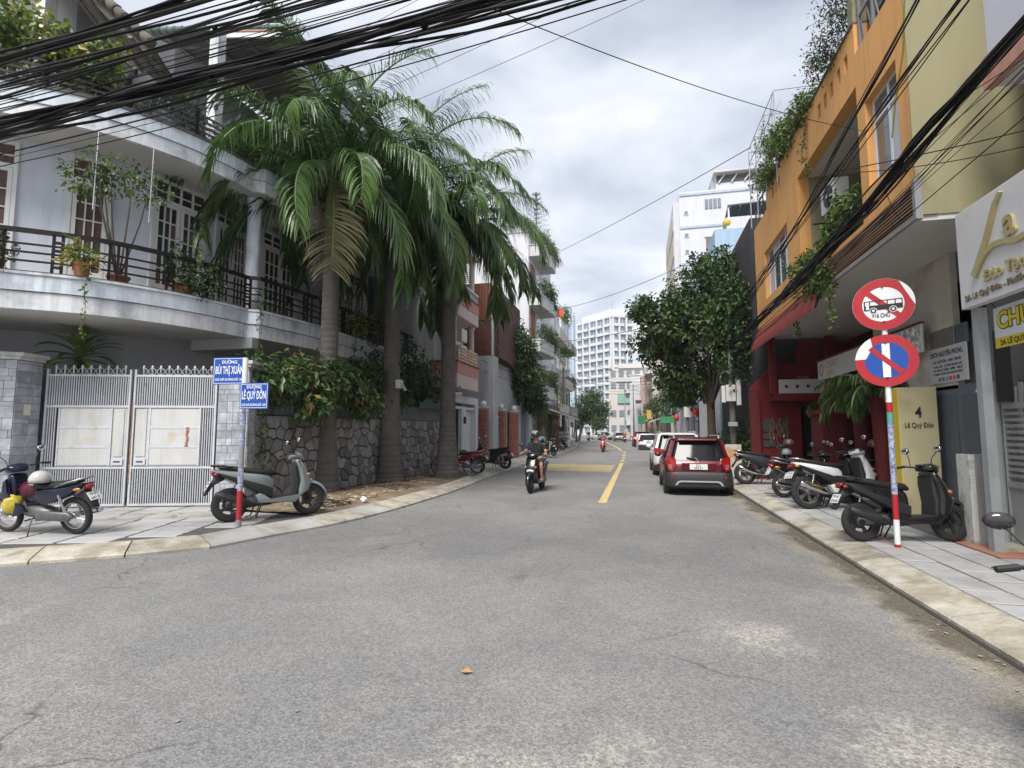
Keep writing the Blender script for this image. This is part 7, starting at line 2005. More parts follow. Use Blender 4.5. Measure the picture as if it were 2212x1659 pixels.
far_house('low cream building far down the left row', -22, -11.2, 75, 90, 9.5, m_far2, 3, 5)
far_house('pale building at the far left end of the street', -30, -15.6, 92, 112, 12, m_far1, 4, 6)
far_house('grey building closing the street at its far left end', -36, -21, 118, 150, 15, m_far4, 5, 7)
for k, (x, y, z, lb) in enumerate(((-7.0, 52.5, 9.3, 'greenery on the cream curved balcony house'), (-7.4, 60.5, 10.5, 'trailing greenery on the tall pale shophouse'), (-7.4, 61.5, 6.8, 'leafy plants on the lower balcony of the tall pale shophouse'), (-7.0, 54, 13.0, 'rooftop shrubs above the cream curved balcony house'))):
  plant('balcony_plants', lb, 'plants', (x - .4, y, z), [((x, y, z + .5), (.6, 1.4, .9), 1)], 650, .22, .10, [lf_mid, lf_olive, lf_light], 120 + k, stems=4, shell=.3, spread=.3)
mb = MB(); mb.prism([(-7.15, 49.2), (-6.6, 49.2), (-6.6, 49.35), (-7.15, 49.35)], 12.4, 13.2); tag(mb.build('roof_sign', M('orange_sign', (.55, .10, .04), .6)), 'small orange-red sign projecting near the shophouse roof', 'sign')
# awning shops under the balcony house
t = thing('shop_awning', 'long pale-edged awning over the dark shopfronts on the left pavement', 'awning', (-6.6, 42, 2.8))
mb = MB(); mb.add([(-7.0, 39.4, 3.9), (-7.0, 56, 3.7), (-6.0, 56, 2.85), (-6.0, 36.6, 3.2), (-7.0, 36.6, 3.95)], [(0, 4, 3, 2, 1)]); mb.build('sheet', M('awning_dark', (.10, .075, .06), .8, .2, 2), t)
mb = MB(); mb.beam((-5.98, 36.6, 3.18), (-5.98, 56, 2.83), .05, .12); mb.build('edge', m_pw2, t)
for k in range(6):
  y = 38 + k * 3.4; mb = MB(); mb.beam((-7.0, y, 3.2), (-6.0, y, 3.15 - k * .05), .04, .04); mb.build('bracket', m_black, t)
for k, (y0, y1, mm) in enumerate(((37.5, 40, m_rred2), (40.2, 43.4, m_dark), (43.8, 46.5, m_curtain), (46.8, 50, m_dark))):
  mb = MB(); mb.box(-7.0, -6.88, y0, y1, .15, 3.0); o = mb.build('shopfront', mm, None); tag(o, ('dark red shopfront panel under the long awning', 'black shopfront opening under the long awning', 'brown timber shopfront under the long awning', 'black shopfront nearest the bookshop board')[k], 'shopfront')
  for q in range(4):
    yy = y0 + (y1 - y0) * (q + .5) / 4; mb = MB(); mb.box(-6.88, -6.84, yy - .04, yy + .04, .15, 3.0); mb.build('post', m_curtain if k % 2 else m_black, o)
for k, (x, y, lb) in enumerate(((-6.0, 42.5, 'white cloth drop hanging from the awning edge beside a sapling'), (-6.0, 48, 'white cloth drop hanging farther along the awning edge'), (-6.05, 52, 'white cloth drop at the far end of the awning'))):
  mb = MB(); mb.box(x - .01, x + .01, y - .5, y + .5, 2.0, 3.0); tag(mb.build('cloth_drop', m_pw), lb, 'cloth')
def simple_board(name, label, cat, c, w, h, mat, right=(1, 0, 0), text=None, tsize=.3, tmat=None, z0=None, thick=.04, legs=True):
  t = thing(name, label, cat, (c[0], c[1], z0 if z0 is not None else c[2] - h / 2))
  rt = Vector(right).normalized(); n_ = rt.cross(Vector((0, 0, 1)))
  mb = MB(); mb.obox(c, (w, thick, h), (0, 0, math.atan2(rt.y, rt.x))); bo = mb.build('board', mat, t)
  if legs and z0 is not None:
    for s_ in (-1, 1):
      p = Vector(c) + rt * s_ * w * .42; mb = MB(); mb.beam((p.x, p.y, z0), (p.x, p.y, c[2] - h / 2 + .02), .035, .035); mb.build('leg', m_black, t)
  if text:
    for k, tx in enumerate(text): text_mesh(tx, tsize, tmat or m_ink, tuple(Vector(c) + n_ * (thick / 2 + .004) + Vector((0, 0, h * .22 - k * tsize * 1.05))), right, UZ, .002, 'lettering', bo, 'CENTER', .006, 1, w * .9)
  return t
simple_board('shop_board', 'white free-standing shop board lettered in black beside the left kerb', 'sign', (-6.3, 47, .95), .95, 1.3, M('board_white', (.60, .62, .62), .6), text=('GÌ THẾ NÀO', 'BOOK'), tsize=.36, z0=.13)
# saplings with stakes
for k, (x, y, lb) in enumerate(((-5.95, 33.9, 'staked young street tree with thin bare trunk near the person in blue'), (-6.05, 41.0, 'staked young street tree with yellowish leaves by the awning'))):
  t = thing('staked_sapling', lb, 'young tree', (x, y, .12), 0, 'staked saplings')
  mb = MB(); mb.tube([(x, y, .1), (x + .05, y, 2.5), (x - .02, y, 5.2)], [.05, .04, .02], 7); mb.build('trunk', m_bark, t, smooth=True)
  for q in range(4):
    a = q * PI / 2 + .5; mb = MB(); mb.tube([(x + .45 * math.cos(a), y + .45 * math.sin(a), .1), (x + .03 * math.cos(a), y + .03 * math.sin(a), 1.9)], .025, 5); mb.build('stake', M('stake_wood', (.26, .18, .12), .9), t)
  mb = MB(); foliage(mb, [((x, y, 4.2), (.5, .5, 1.2), 1), ((x, y, 2.6), (.3, .3, .5), .4)], 260 if k else 130, .2, .09, random.Random(130 + k), clump=4, spread=.2); mb.build('foliage', lf_yel if k else lf_olive, t)
def upole(x, y, h, label, arms=1, box=False, r0=.14, name='utility_pole'):
  t = thing(name, label, 'utility pole', (x, y, .1), 0, 'concrete utility poles')
  mb = MB(); mb.tube([(x, y, .05), (x, y, h)], [r0, r0 * .65], 10); mb.build('shaft', M('pole_concrete', (.19, .185, .18), .9, .15, 3), t, smooth=True)
  for k in range(arms):
    mb = MB(); mb.beam((x - .7, y, h - .4 - k * .6), (x + .7, y, h - .4 - k * .6), .07, .07); mb.build('cross_arm', m_pgrey, t)
  if box:
    mb = MB(); mb.box(x - .25, x + .25, y - .3, y - .1, 2.6, 3.3); mb.build('meter_box', MC['box_white'], t)
  return t
upole(-6.7, 49.5, 7.6, 'concrete utility pole beside the bookshop board', 1)
upole(-8.3, 74, 8.5, 'concrete utility pole near the spreading street tree', 2)
tree_('street_tree', 'round dark green street tree leaning over the far left lane', (-8.6, 80, .12), [((-7.4, 79, 5.6), (2.0, 2.0, 1.6), 3), ((-5.6, 80, 5.2), (1.8, 2.0, 1.5), 3), ((-6.6, 80, 6.8), (1.8, 2.0, 1.3), 3), ((-7.6, 80, 4.0), (1.2, 1.5, 1.0), 2), ((-4.6, 80, 4.4), (1.0, 1.5, .9), 1)], 3800, .38, .16, [lf_mid, lf_dark, lf_mid], 140, .2, spread=.5, shell=.4)
for k, (x, y, s_) in enumerate(((-14, 120, 1.0), (-11, 135, 1.2), (-18, 150, 1.3), (-8.6, 112, .8))):
  tree_('street_tree', ('small street tree far beyond the turning cars', 'grey-green tree at the far end of the street', 'broad tree closing the street in the distance', 'low dark tree beside the far pale building')[k], (x, y, 0), [((x, y, 4.5 * s_), (2.5 * s_, 2.5, 1.8 * s_), 2), ((x + 1.5, y, 3.6 * s_), (2.0 * s_, 2, 1.5 * s_), 1)], 1200, .5, .25, [lf_mid, lf_dark], 150 + k, .2, spread=.6)

# ================================================================ TOWERS AND FAR BLOCKS
m_tow = M('tower_white', (.60, .62, .65), .8, .03, .3); m_towg = M('tower_glass', (.20, .23, .27), .3, .15, .4); m_towd = M('tower_grey', (.34, .36, .40), .8)
t = thing('apartment_tower', 'white apartment tower with rows of identical balconies rising beyond the street', 'tower', (-9, 205, 0))
TA, TB, TC = Vector((-23.2, 214, 0)), Vector((-8.7, 200, 0)), Vector((-1.0, 203.6, 0)); TD = TA + (TC - TB)
mb = MB(); mb.prism([(TA.x, TA.y), (TB.x, TB.y), (TC.x, TC.y), (TD.x, TD.y)], 0, 44); mb.build('core', m_towd, t, recalc=True)
fl = 14; fh = 44 / fl
def face_boxes(a, b, bays, nm):
  d = (b - a); l = d.length; d /= l; n_ = Vector((d.y, -d.x, 0))
  def bx(mb, u0, u1, z0, z1, w0, w1):
    vs = [a + d * u + n_ * w + Vector((0, 0, z)) for z in (z0, z1) for w in (w0, w1) for u in (u0, u1)]
    mb.add(vs, [(0, 2, 3, 1), (4, 5, 7, 6), (0, 1, 5, 4), (2, 6, 7, 3), (0, 4, 6, 2), (1, 3, 7, 5)])
  bw = l / bays
  for k in range(bays + 1):
    mb = MB(); u = min(max(k * bw, .35), l - .35); bx(mb, u - .35, u + .35, 0, 44, 0, .55); mb.build('pier', m_tow, t, recalc=True)
  for f in range(fl):
    z = f * fh
    for k in range(bays):
      mb = MB(); bx(mb, k * bw + .45, (k + 1) * bw - .45, z + 1.0, z + 2.75, .02, .12); w_ = mb.build('window', m_towg, t, recalc=True)
      mb = MB(); bx(mb, k * bw + bw / 2 - .08, k * bw + bw / 2 + .08, z + 1.0, z + 2.75, .12, .18); mb.build('mullion', m_tow, w_, recalc=True)
      mb = MB(); bx(mb, k * bw + .4, (k + 1) * bw - (.4 if (k + f) % 2 else 1.1), z - .15, z + .85, .05, .8); mb.build('balcony', m_tow, t, recalc=True)
face_boxes(TA, TB, 5, 'left'); face_boxes(TB, TC, 3, 'right')
mb = MB(); mb.prism([(TA.x - .5, TA.y), (TB.x, TB.y - .8), (TC.x + .6, TC.y - .3), (TD.x, TD.y)], 44, 45); mb.build('cornice', m_tow, t, recalc=True)
mb = MB(); mb.prism([(TA.x + 2, TA.y), (TB.x, TB.y + 1.5), (TC.x - 1, TC.y + 1), (TD.x - 2, TD.y)], 45, 47.5); mb.build('roof_storey', m_tow, t, recalc=True)
mb = MB(); mb.tube([(TB.x, TB.y + 3, 47), (TB.x, TB.y + 3, 51)], .15, 5); mb.build('mast', m_towd, t)
t = thing('glass_tower', 'pale blue glass tower far behind the left row of houses', 'tower', (-45, 350, 0))
mb = MB(); mb.box(-50, -42.5, 350, 362, 0, 85); mb.build('shaft', M('blue_glass', (.30, .42, .50), .3, .05, .2), t)
mb = MB(); mb.box(-42.5, -40.6, 351, 362, 0, 80); mb.build('wing', M('blue_glass_pale', (.38, .47, .54), .4), t)
mb = MB(); mb.box(-52, -50, 351, 362, 0, 88); mb.build('stair_core', m_tow, t)
for q in range(20):
  mb = MB(); mb.box(-50.05, -42.45, 349.9, 350, 4 * q + 3.4, 4 * q + 4); mb.build('floor_band', m_tow, t)
t = thing('far_office_block', 'stepped white office block with green lower signboard facing up the street', 'building', (-2, 112, 0))
mb = MB(); mb.box(-5.6, 3, 110, 122, 0, 14.3); mb.build('wall', M('beige_white', (.56, .53, .50), .9, .04, .5), t)
mb = MB(); mb.box(-3.6, 3, 109.6, 110, 14.3, 15.2); mb.build('roof_parapet', MC['beige_white'], t)
mb = MB(); mb.box(-3.9, .2, 109.7, 110, 7.2, 9.2); mb.build('green_signboard', M('pale_green_sign', (.22, .40, .33), .6), t)
for z in (1.5, 4.5, 10.2, 12.6):
  for k in range(5):
    mb = MB(); mb.box(-5.2 + k * 1.6, -4.2 + k * 1.6, 109.9, 110, z, z + 1.3); w_ = mb.build('window', m_towg, t)
mb = MB(); mb.box(-5.6, -5.0, 109.6, 112, 14.3, 16.3); mb.build('stair_box', MC['beige_white'], t)
# right side, from near to far
t = thing('blue_house', 'pale blue house with a corrugated roof canopy behind the big tree', 'house', (6, 30, 0))
m_lb = M('light_blue_render', (.36, .50, .63), .9, .06, .8, streak=.2)
mb = MB(); mb.box(4.0, 9, 28, 36, 0, 11.9); mb.build('wall', m_lb, t)
mb = MB(); mb.box(3.85, 4.0, 28.3, 36, 0, 10.6); mb.build('street_front', MC['far_white'], t)
mb = MB(); mb.add([(4.7, 28.2, 13.15), (9, 28.2, 13.3), (9, 33, 12.2), (4.85, 33, 12.0), (4.7, 28.2, 13.22), (9, 28.2, 13.37), (9, 33, 12.27), (4.85, 33, 12.07)], [(0, 1, 2, 3), (4, 5, 6, 7), (0, 4, 5, 1), (1, 5, 6, 2), (2, 6, 7, 3), (3, 7, 4, 0)]); mb.build('roof_canopy', M('canopy_dark', (.09, .10, .11), .7, .15, 4), t)
for k in range(9):
  x = 4.8 + k * .5; mb = MB(); mb.beam((x, 28.15, 13.08), (x + .03, 33, 11.98), .05, .06); mb.build('canopy_rib', M('canopy_rib', (.16, .17, .18), .7), t)
for x in (4.75, 8.8):
  mb = MB(); mb.beam((x, 28.3, 11.9), (x, 28.3, 13.15), .08, .08); mb.build('canopy_post', m_pw, t)
mb = MB(); mb.box(4.6, 9, 28.05, 28.2, 11.9, 12.5); mb.build('terrace_rail', m_pw, t)
mb = MB(); mb.ball((4.65, 28.2, 12.25), .22, 12, 8, (1, 1, 1.2)); mb.build('yellow_dome', M('dome_yellow', (.55, .38, .08), .6), t, smooth=True)
t = thing('white_hotel', 'tall blank-sided white hotel block with small square windows', 'hotel', (8, 50, 0))
m_hot = M('hotel_white', (.60, .61, .66), .9, .04, .4, streak=.15)
mb = MB(); mb.box(3.72, 16, 45, 58, 0, 21.5); mb.build('wall', m_hot, t)
mb = MB(); mb.box(6.7, 16, 45.3, 56, 21.5, 22.85); mb.build('roof_storey', m_hot, t)
mb = MB(); mb.box(6.75, 16, 45.25, 45.3, 22.15, 22.75); mb.build('roof_opening', M('roof_shadow', (.10, .10, .105), .9), t)
mb = MB(); mb.box(6.5, 16, 44.8, 56.2, 22.85, 23.0); mb.build('roof_plate', m_pw2, t)
for k in range(8):
  mb = MB(); mb.beam((6.9 + k * 1.0, 45.2, 22.1), (7.4 + k * 1.0, 45.2, 22.8), .1, .1); mb.build('roof_strut', m_pw, t)
mb = MB(); mb.box(6.3, 6.7, 45.4, 47, 21.5, 22.4); mb.build('water_tank', m_pgrey, t)
for z in (12.3, 15.4, 18.5, 21.3):
  mb = MB(); mb.box(3.75, 16, 44.93, 45, z - .15, z + .05); mb.build('blue_band', M('hotel_band', (.40, .45, .54), .8), t)
for z in (11.4, 13.1, 14.5, 16.2, 17.6, 19.5):
  mb = MB(); mb.box(4.05, 4.45, 44.95, 45, z, z + .4); w_ = mb.build('window', m_upvc, t)
  mb = MB(); mb.box(4.11, 4.39, 44.93, 44.95, z + .06, z + .34); mb.build('pane', m_towg, w_)
mb = MB(); mb.box(5.75, 7.05, 44.94, 45, 16.6, 17.4); w_ = mb.build('window', M('brown_window', (.20, .12, .12), .6), t)
mb = MB(); mb.box(5.65, 7.15, 44.9, 45, 17.5, 17.6); mb.build('lintel', m_pw, w_)
for k in range(4):
  mb = MB(); mb.box(5.75 + k * .33, 6.0 + k * .33, 44.94, 45, 19.9, 20.7); mb.build('window', m_towg, t)
mb = MB(); mb.box(3.25, 3.72, 45.2, 57, 8, 20.8); mb.build('street_wing', MC['far_white'], t)
for k, z in enumerate((9.0, 11.4, 13.8, 16.2, 18.4)):
  mb = MB(); mb.box(3.2, 3.3, 45.4, 56, z, z + 1.3); mb.build('balcony_front', M('hotel_cream', (.52, .46, .32), .85), t)
# near-black block between the tree and the orange building
mb = MB(); mb.box(4.0, 9, 19.75, 27.5, .1, 9.2); tag(mb.build('dark_block', M('near_black', (.035, .033, .036), .9, .2, 1)), 'near-black building flank between the orange building and the blue house', 'building')
tree_('almond_tree', 'big broadleaf street tree spreading over the right pavement behind the parked cars', (3.25, 24.5, .12),
   [((1.9, 23.5, 6.0), (1.9, 1.8, 1.3), 4), ((3.0, 23.4, 7.4), (1.9, 1.8, 1.4), 5), ((3.3, 23.2, 8.5), (1.2, 1.3, .8), 2), ((1.3, 23.4, 6.6), (1.2, 1.3, 1.0), 2), ((.9, 24.5, 5.6), (1.3, 1.6, .9), 2), ((2.0, 24.5, 4.4), (1.6, 1.6, 1.0), 3), ((4.2, 22.5, 7.0), (1.0, 1.4, 1.2), 3), ((.3, 23.5, 7.0), (.7, .9, .45), 1), ((3.6, 21.5, 5.6), (1.1, 1.4, 1.6), 4), ((3.7, 20.9, 6.2), (.8, .9, 1.3), 3), ((2.2, 25.0, 3.4), (1.0, 1.2, .6), 1)],
   24000, .21, .11, [lf_dark, lf_mid, lf_dark, lf_olive], 160, .2, limbs=18, spread=.28, shell=.45, mis=(0, 1, 0, 0, 1, 3), clump=7)
t = upole(3.35, 20.6, 6.4, 'concrete utility pole with grey meter boxes by the red cafe corner', 0, False, .13)
for k, (a, b, z0, z1) in enumerate(((3.1, 3.42, 2.74, 3.33), (2.95, 3.08, 2.7, 3.3), (3.45, 3.6, 2.6, 3.5), (3.15, 3.45, 1.85, 2.0))):
  mb = MB(); mb.box(a, b, 20.25, 20.42, z0, z1); mb.build('meter_box', MC['box_white'] if k != 3 else m_pgrey, t, bevel=.01)
vine('pole_creeper', 'dark creeper climbing the utility pole by the red cafe', [(3.4, 20.5, 3.6), (3.5, 20.4, 4.6), (3.6, 20.3, 5.6), (3.7, 20.3, 6.6)], 900, .19, .10, [lf_dark, lf_dark, lf_mid], 161, .75)
# sandwich board by the red car
simple_board('sandwich_board', 'pale sandwich board with orange print on the pavement beside the red car', 'sign', (3.05, 18.9, .72), .52, 1.05, M('menu_board', (.58, .55, .50), .6, .12, 8, col2=(.55, .30, .12), c2amt=.35, c2scale=3), right=(.98, .2, 0), z0=.118)
far_house('blue painted shopfront house behind the tree', 4.2, 9, 36.2, 44.8, 7.5, m_lb, 2, 11, -1, True)
far_house('white shophouse past the hotel on the right', 3.4, 10, 58.5, 68, 10.5, m_far1, 3, 12, -1)
far_house('cream shophouse on the right before the far office block', 1.9, 10, 68.5, 80, 12.0, m_far2, 4, 13, -1)
far_house('pale pink shophouse on the right near the bend', .6, 10, 80.5, 92, 9.5, m_far3, 3, 14, -1)
far_house('white shophouse at the right of the bend', -1.2, 8, 92.5, 108, 11.0, m_far1, 4, 15, -1)
# poles, lanterns, signs and awnings of the right side
upole(2.75, 57, 8.4, 'concrete utility pole past the blue shopfront', 2)
upole(1.1, 71, 8.6, 'concrete utility pole draped with wires before the green sign', 2)
upole(3.3, 38, 5.6, 'short white-banded utility pole by the red lanterns', 0, True, .11)
upole(-.6, 86, 9.0, 'tall utility pole before the far office block', 2)
t = thing('flood_lamp_mast', 'slim mast with a wide bank of floodlights beyond the parked cars', 'lamp mast', (-2.0, 88, .05))
mb = MB(); mb.tube([(-2.0, 88, 0), (-2.0, 88, 9.4)], [.12, .07], 8); mb.build('mast', m_pgrey, t)
mb = MB(); mb.beam((-3.3, 88, 9.4), (-.9, 88, 9.4), .12, .12); mb.build('cross_bar', m_pgrey, t)
for k in range(6):
  mb = MB(); mb.obox((-3.1 + k * .42, 87.8, 9.55), (.36, .3, .3), (.5, 0, 0)); mb.build('floodlight', m_towd, t)
for k, (x, y, z, lb) in enumerate(((2.72, 40, 2.6, 'red paper lantern hanging by the green shop canopy'), (4.0, 38.5, 2.9, 'dark red paper lantern beside the blue shopfront'), (3.7, 37.2, 2.95, 'dark red paper lantern nearest the big tree'))):
  t = thing('paper_lantern', lb, 'lantern', (x, y, z - .3), 0, 'red lanterns'); mb = MB(); mb.lathe([(.08, -.22), (.16, -.14), (.19, 0), (.16, .14), (.08, .22)], 14, (x, y, z)); mb.build('body', M('lantern_red', (.48, .03, .025), .6), t, smooth=True)
  mb = MB(); mb.lathe([(.07, .22), (.07, .27)], 10, (x, y, z)); mb.lathe([(.07, -.27), (.07, -.22)], 10, (x, y, z)); mb.build('rim', M('lantern_gold', (.5, .36, .1), .5), t)
  mb = MB(); mb.tube([(x, y, z + .25), (x, y, z + 1.2)], .008, 4); mb.build('cord', m_black, t)
for k, (x, y, z, w, h, mm, lb) in enumerate(((.45, 62, 2.9, .85, .9, M('sign_green', (.025, .16, .055), .6), 'green square shop sign on the right past the parked cars'), (1.25, 62, 3.5, .5, 1.0, M('sign_amber', (.5, .32, .04), .6), 'yellow vertical shop sign above the awning'), (2.3, 44, 2.55, 1.1, .5, M('sign_leaf', (.04, .22, .09), .6), 'green shop canopy sign with leafy top'), (-1.1, 96, 3.2, 1.8, 2.4, m_pw, 'white banner panel before the far office block'), (4.3, 36, 2.0, .5, 1.4, M('flag_red', (.50, .03, .03), .7), 'red cloth flag hanging by the blue shopfront'), (4.9, 35.9, 1.9, .5, 3.2, M('door_blue', (.12, .36, .58), .6), 'bright blue door panel behind the red flag'))):
  simple_board('shop_sign', lb, 'sign', (x, y, z), w, h, mm, legs=k < 3, z0=.118 if k < 3 else None)
t = thing('slanted_awning', 'white slanted awning projecting over the right pavement', 'awning', (1.9, 62, 2.6))
mb = MB(); mb.add([(1.2, 60, 2.55), (2.6, 60, 3.1), (2.6, 65, 3.1), (1.2, 65, 2.55), (1.2, 60, 2.62), (2.6, 60, 3.17), (2.6, 65, 3.17), (1.2, 65, 2.62)], [(0, 1, 2, 3), (4, 5, 6, 7), (0, 4, 5, 1), (1, 5, 6, 2), (2, 6, 7, 3), (3, 7, 4, 0)]); mb.build('sheet', m_pw, t)
mb = MB(); mb.beam((1.3, 60.1, .1), (1.3, 60.1, 2.57), .05, .05); mb.build('post', m_black, t)
for k, (x, y, lb) in enumerate(((2.5, 47, 'leafy pavement tree beside the green shop canopy'), (1.7, 66, 'small pavement tree past the slanted awning'))):
  tree_('pavement_tree', lb, (x + .6, y, .12), [((x, y, 4.0), (1.2, 1.4, 1.1), 2), ((x + .8, y, 4.8), (1.2, 1.4, 1.0), 2)], 1300, .28, .13, [lf_mid, lf_dark], 170 + k, .1, spread=.35)
plant('pavement_shrub', 'dark potted shrubs along the right wall by the almond tree trunk', 'shrub', (3.7, 27, .12), [((3.6, 26.5, .9), (.4, 1.0, .7), 1), ((3.6, 28.5, .8), (.4, 1.0, .6), 1)], 900, .2, .08, [lf_dark, lf_mid], 175, stems=5)
# ================================================================ CARS
m_cglass = M('car_glass', (.012, .013, .015), .06, 0, 1, spec=.35)
m_clad = M('car_cladding', (.028, .028, .03), .55, .1, 6)
m_skid = M('skid_silver', (.42, .43, .44), .35, .05, 5, metal=.4)
def rrect(x0, x1, hw, z, r, n=5):
  o = []
  for cx, cy, a0 in ((x1 - r, hw - r, 0), (x0 + r, hw - r, PI / 2), (x0 + r, -hw + r, PI), (x1 - r, -hw + r, 3 * PI / 2)):
    for k in range(n + 1):
      a = a0 + PI / 2 * k / n; o.append(Vector((cx + r * math.cos(a), cy + r * math.sin(a), z)))
  return o
def car(label, kind, L_, W, H, body, group, plate=None, brake=0, clad=True, emblem=False):
  t = thing('car', label, 'car', (0, 0, 0), 0, group)
  h = L_ / 2; w = W / 2; gc = .22; belt = H * .60; wr = .31 if kind != 'suv' else .345
  wx = L_ * .30
  # lower body in horizontal slices so that nose and tail are rounded
  if kind == 'sedan': tail, nose = .0, .0
  sl_ = [(gc, -h + .22, h - .28, w - .10, .22), (gc + .12, -h + .06, h - .10, w - .03, .26), (H * .33, -h, h - .02, w, .30), (H * .45, -h + .015, h - .05, w + .005, .30), (belt - .05, -h + (.05 if kind != 'sedan' else .10), h - .30, w - .02, .30), (belt, -h + (.09 if kind != 'sedan' else .20), h - .60, w - .05, .28)]
  mb = MB(); mb.loft([rrect(a, b, c, z, r) for z, a, b, c, r in sl_]); o = mb.build('body', body, t, recalc=True); smooth_by_angle(o, 40)
  # bonnet
  lofts([(h - .95, belt - .06, w - .12, .10), (h - .5, belt - .12, w - .14, .10), (h - .12, belt - .22, w - .22, .07)], body, 'bonnet', t)
  # glasshouse
  rb, rt = (-h + .10, -h + .32) if kind != 'sedan' else (-h + .62, -h + 1.15)
  fb, ft = h - .95, h - 1.55
  roof = H - .02
  g0 = rrect(rb, fb, w - .06, belt - .01, .22); g1 = rrect(rt, ft, w - .22, roof - .06, .22)
  mb = MB(); mb.loft([g0, [a.lerp(b, .5) + Vector((0, 0, 0)) for a, b in zip(g0, g1)], g1]); o = mb.build('glasshouse', m_cglass, t, recalc=True); smooth_by_angle(o, 50)
  mb = MB(); mb.loft([rrect(rt - .05, ft + .04, w - .20, roof - .075, .22), rrect(rt - .03, ft + .0, w - .22, roof - .02, .22), rrect(rt + .15, ft - .15, w - .32, roof + .015, .2)]); o = mb.build('roof', body, t, recalc=True); smooth_by_angle(o, 50)
  # pillars
  for s_ in (-1, 1):
    for (xa, xb, wd_) in ((rb + .10, rt + .08, .15 if kind != 'sedan' else .12), ((rb + fb) / 2 - .1, (rt + ft) / 2 - .05, .08), (fb - .12, ft - .05, .07)):
      a = Vector((xa, s_ * (w - .055), belt - .02)); b = Vector((xb, s_ * (w - .215), roof - .06))
      mb = MB(); mb.loft([[a + Vector((-wd_ / 2, 0, 0)), a + Vector((wd_ / 2, 0, 0)), a + Vector((wd_ / 2, s_ * .02, 0)), a + Vector((-wd_ / 2, s_ * .02, 0))], [b + Vector((-wd_ / 2, 0, 0)), b + Vector((wd_ / 2, 0, 0)), b + Vector((wd_ / 2, s_ * .02, 0)), b + Vector((-wd_ / 2, s_ * .02, 0))]]); mb.build('pillar', body, t, recalc=True)
    # rear corner posts
    a = Vector((rb - .012, s_ * (w - .135), belt - .03)); b = Vector((rt - .03, s_ * (w - .285), roof - .07))
    mb = MB(); mb.loft([[a, a + Vector((.03, s_ * .085, 0)), a + Vector((.12, s_ * .09, 0)), a + Vector((.10, 0, 0))], [b, b + Vector((.03, s_ * .075, 0)), b + Vector((.12, s_ * .08, 0)), b + Vector((.10, 0, 0))]]); mb.build('rear_pillar', body, t, recalc=True)
    # mirrors, handles
    mb = MB(); mb.ball((fb - .12, s_ * (w + .06), belt + .06), 1, 10, 7, (.08, .11, .075)); mb.build('door_mirror', body, t, smooth=True)
    for xx in (.1, -.75):
      mb = MB(); mb.box(xx - .09, xx + .09, min(s_ * w, s_ * (w + .025)), max(s_ * w, s_ * (w + .025)), belt - .16, belt - .13); mb.build('door_handle', body, t)
    for xx in (wx, -wx):
      mb = MB(); mb.lathe([(wr - .10, -.10), (wr - .02, -.105), (wr, -.085), (wr, .085), (wr - .02, .105), (wr - .10, .10), (wr - .10, -.10)], 24, (xx, s_ * (w - .10), wr), 'y'); wh = mb.build('wheel', m_tyre, t, smooth=False, recalc=True)
      mb = MB(); mb.lathe([(wr - .09, -.08), (wr - .10, .0), (wr - .09, .08), (wr - .09, -.08)], 24, (xx, s_ * (w - .10), wr), 'y')
      for k in range(5):
        a = 2 * PI * k / 5; mb.beam((xx, s_ * (w - .03), wr), (xx + (wr - .09) * math.cos(a), s_ * (w - .04), wr + (wr - .09) * math.sin(a)), .07, .03)
      mb.lathe([(.06, -.09), (.06, .09)], 10, (xx, s_ * (w - .10), wr), 'y'); mb.build('rim', m_alloy, wh)
      mb = MB(); mb.lathe([(wr + .05, -.12), (wr + .055, .055), (wr + .02, .06), (wr + .01, -.12), (wr + .05, -.12)], 20, (xx, s_ * (w - .05), wr), 'y'); mb.build('wheel_arch', m_clad if clad else body, t, recalc=True)
  # rear end
  xb_ = -h
  zl0, zl1 = H * .46, H * .60
  if kind == 'hatch':
    mb = MB(); mb.loft([rrect(-h - .03, -h + .9, w - .05, gc + .02, .25), rrect(-h - .055, -h + .9, w + .012, gc + .16, .28), rrect(-h - .05, -h + .9, w + .015, H * .37, .30), rrect(-h - .02, -h + .9, w + .0, H * .405, .30)]); o = mb.build('rear_bumper', m_clad, t, recalc=True); smooth_by_angle(o, 45)
    mb = MB(); mb.loft([rrect(h - .8, h + .03, w - .05, gc + .02, .25), rrect(h - .8, h + .055, w + .012, gc + .16, .28), rrect(h - .8, h + .03, w, H * .34, .30)]); o = mb.build('front_bumper', m_clad, t, recalc=True); smooth_by_angle(o, 45)
    mb = MB(); pts = [(-.60, .33), (-.54, .43), (-.46, .455), (.46, .455), (.54, .43), (.60, .33), (.55, .33), (.50, .395), (.43, .415), (-.43, .415), (-.50, .395), (-.55, .33)]
    mb.loft([[(-h - .045, -p[0] * W / 1.68, p[1] - .05) for p in pts], [(-h - .085, -p[0] * W / 1.68, p[1] - .05) for p in pts]]); mb.build('skid_plate', m_skid, t, recalc=True)
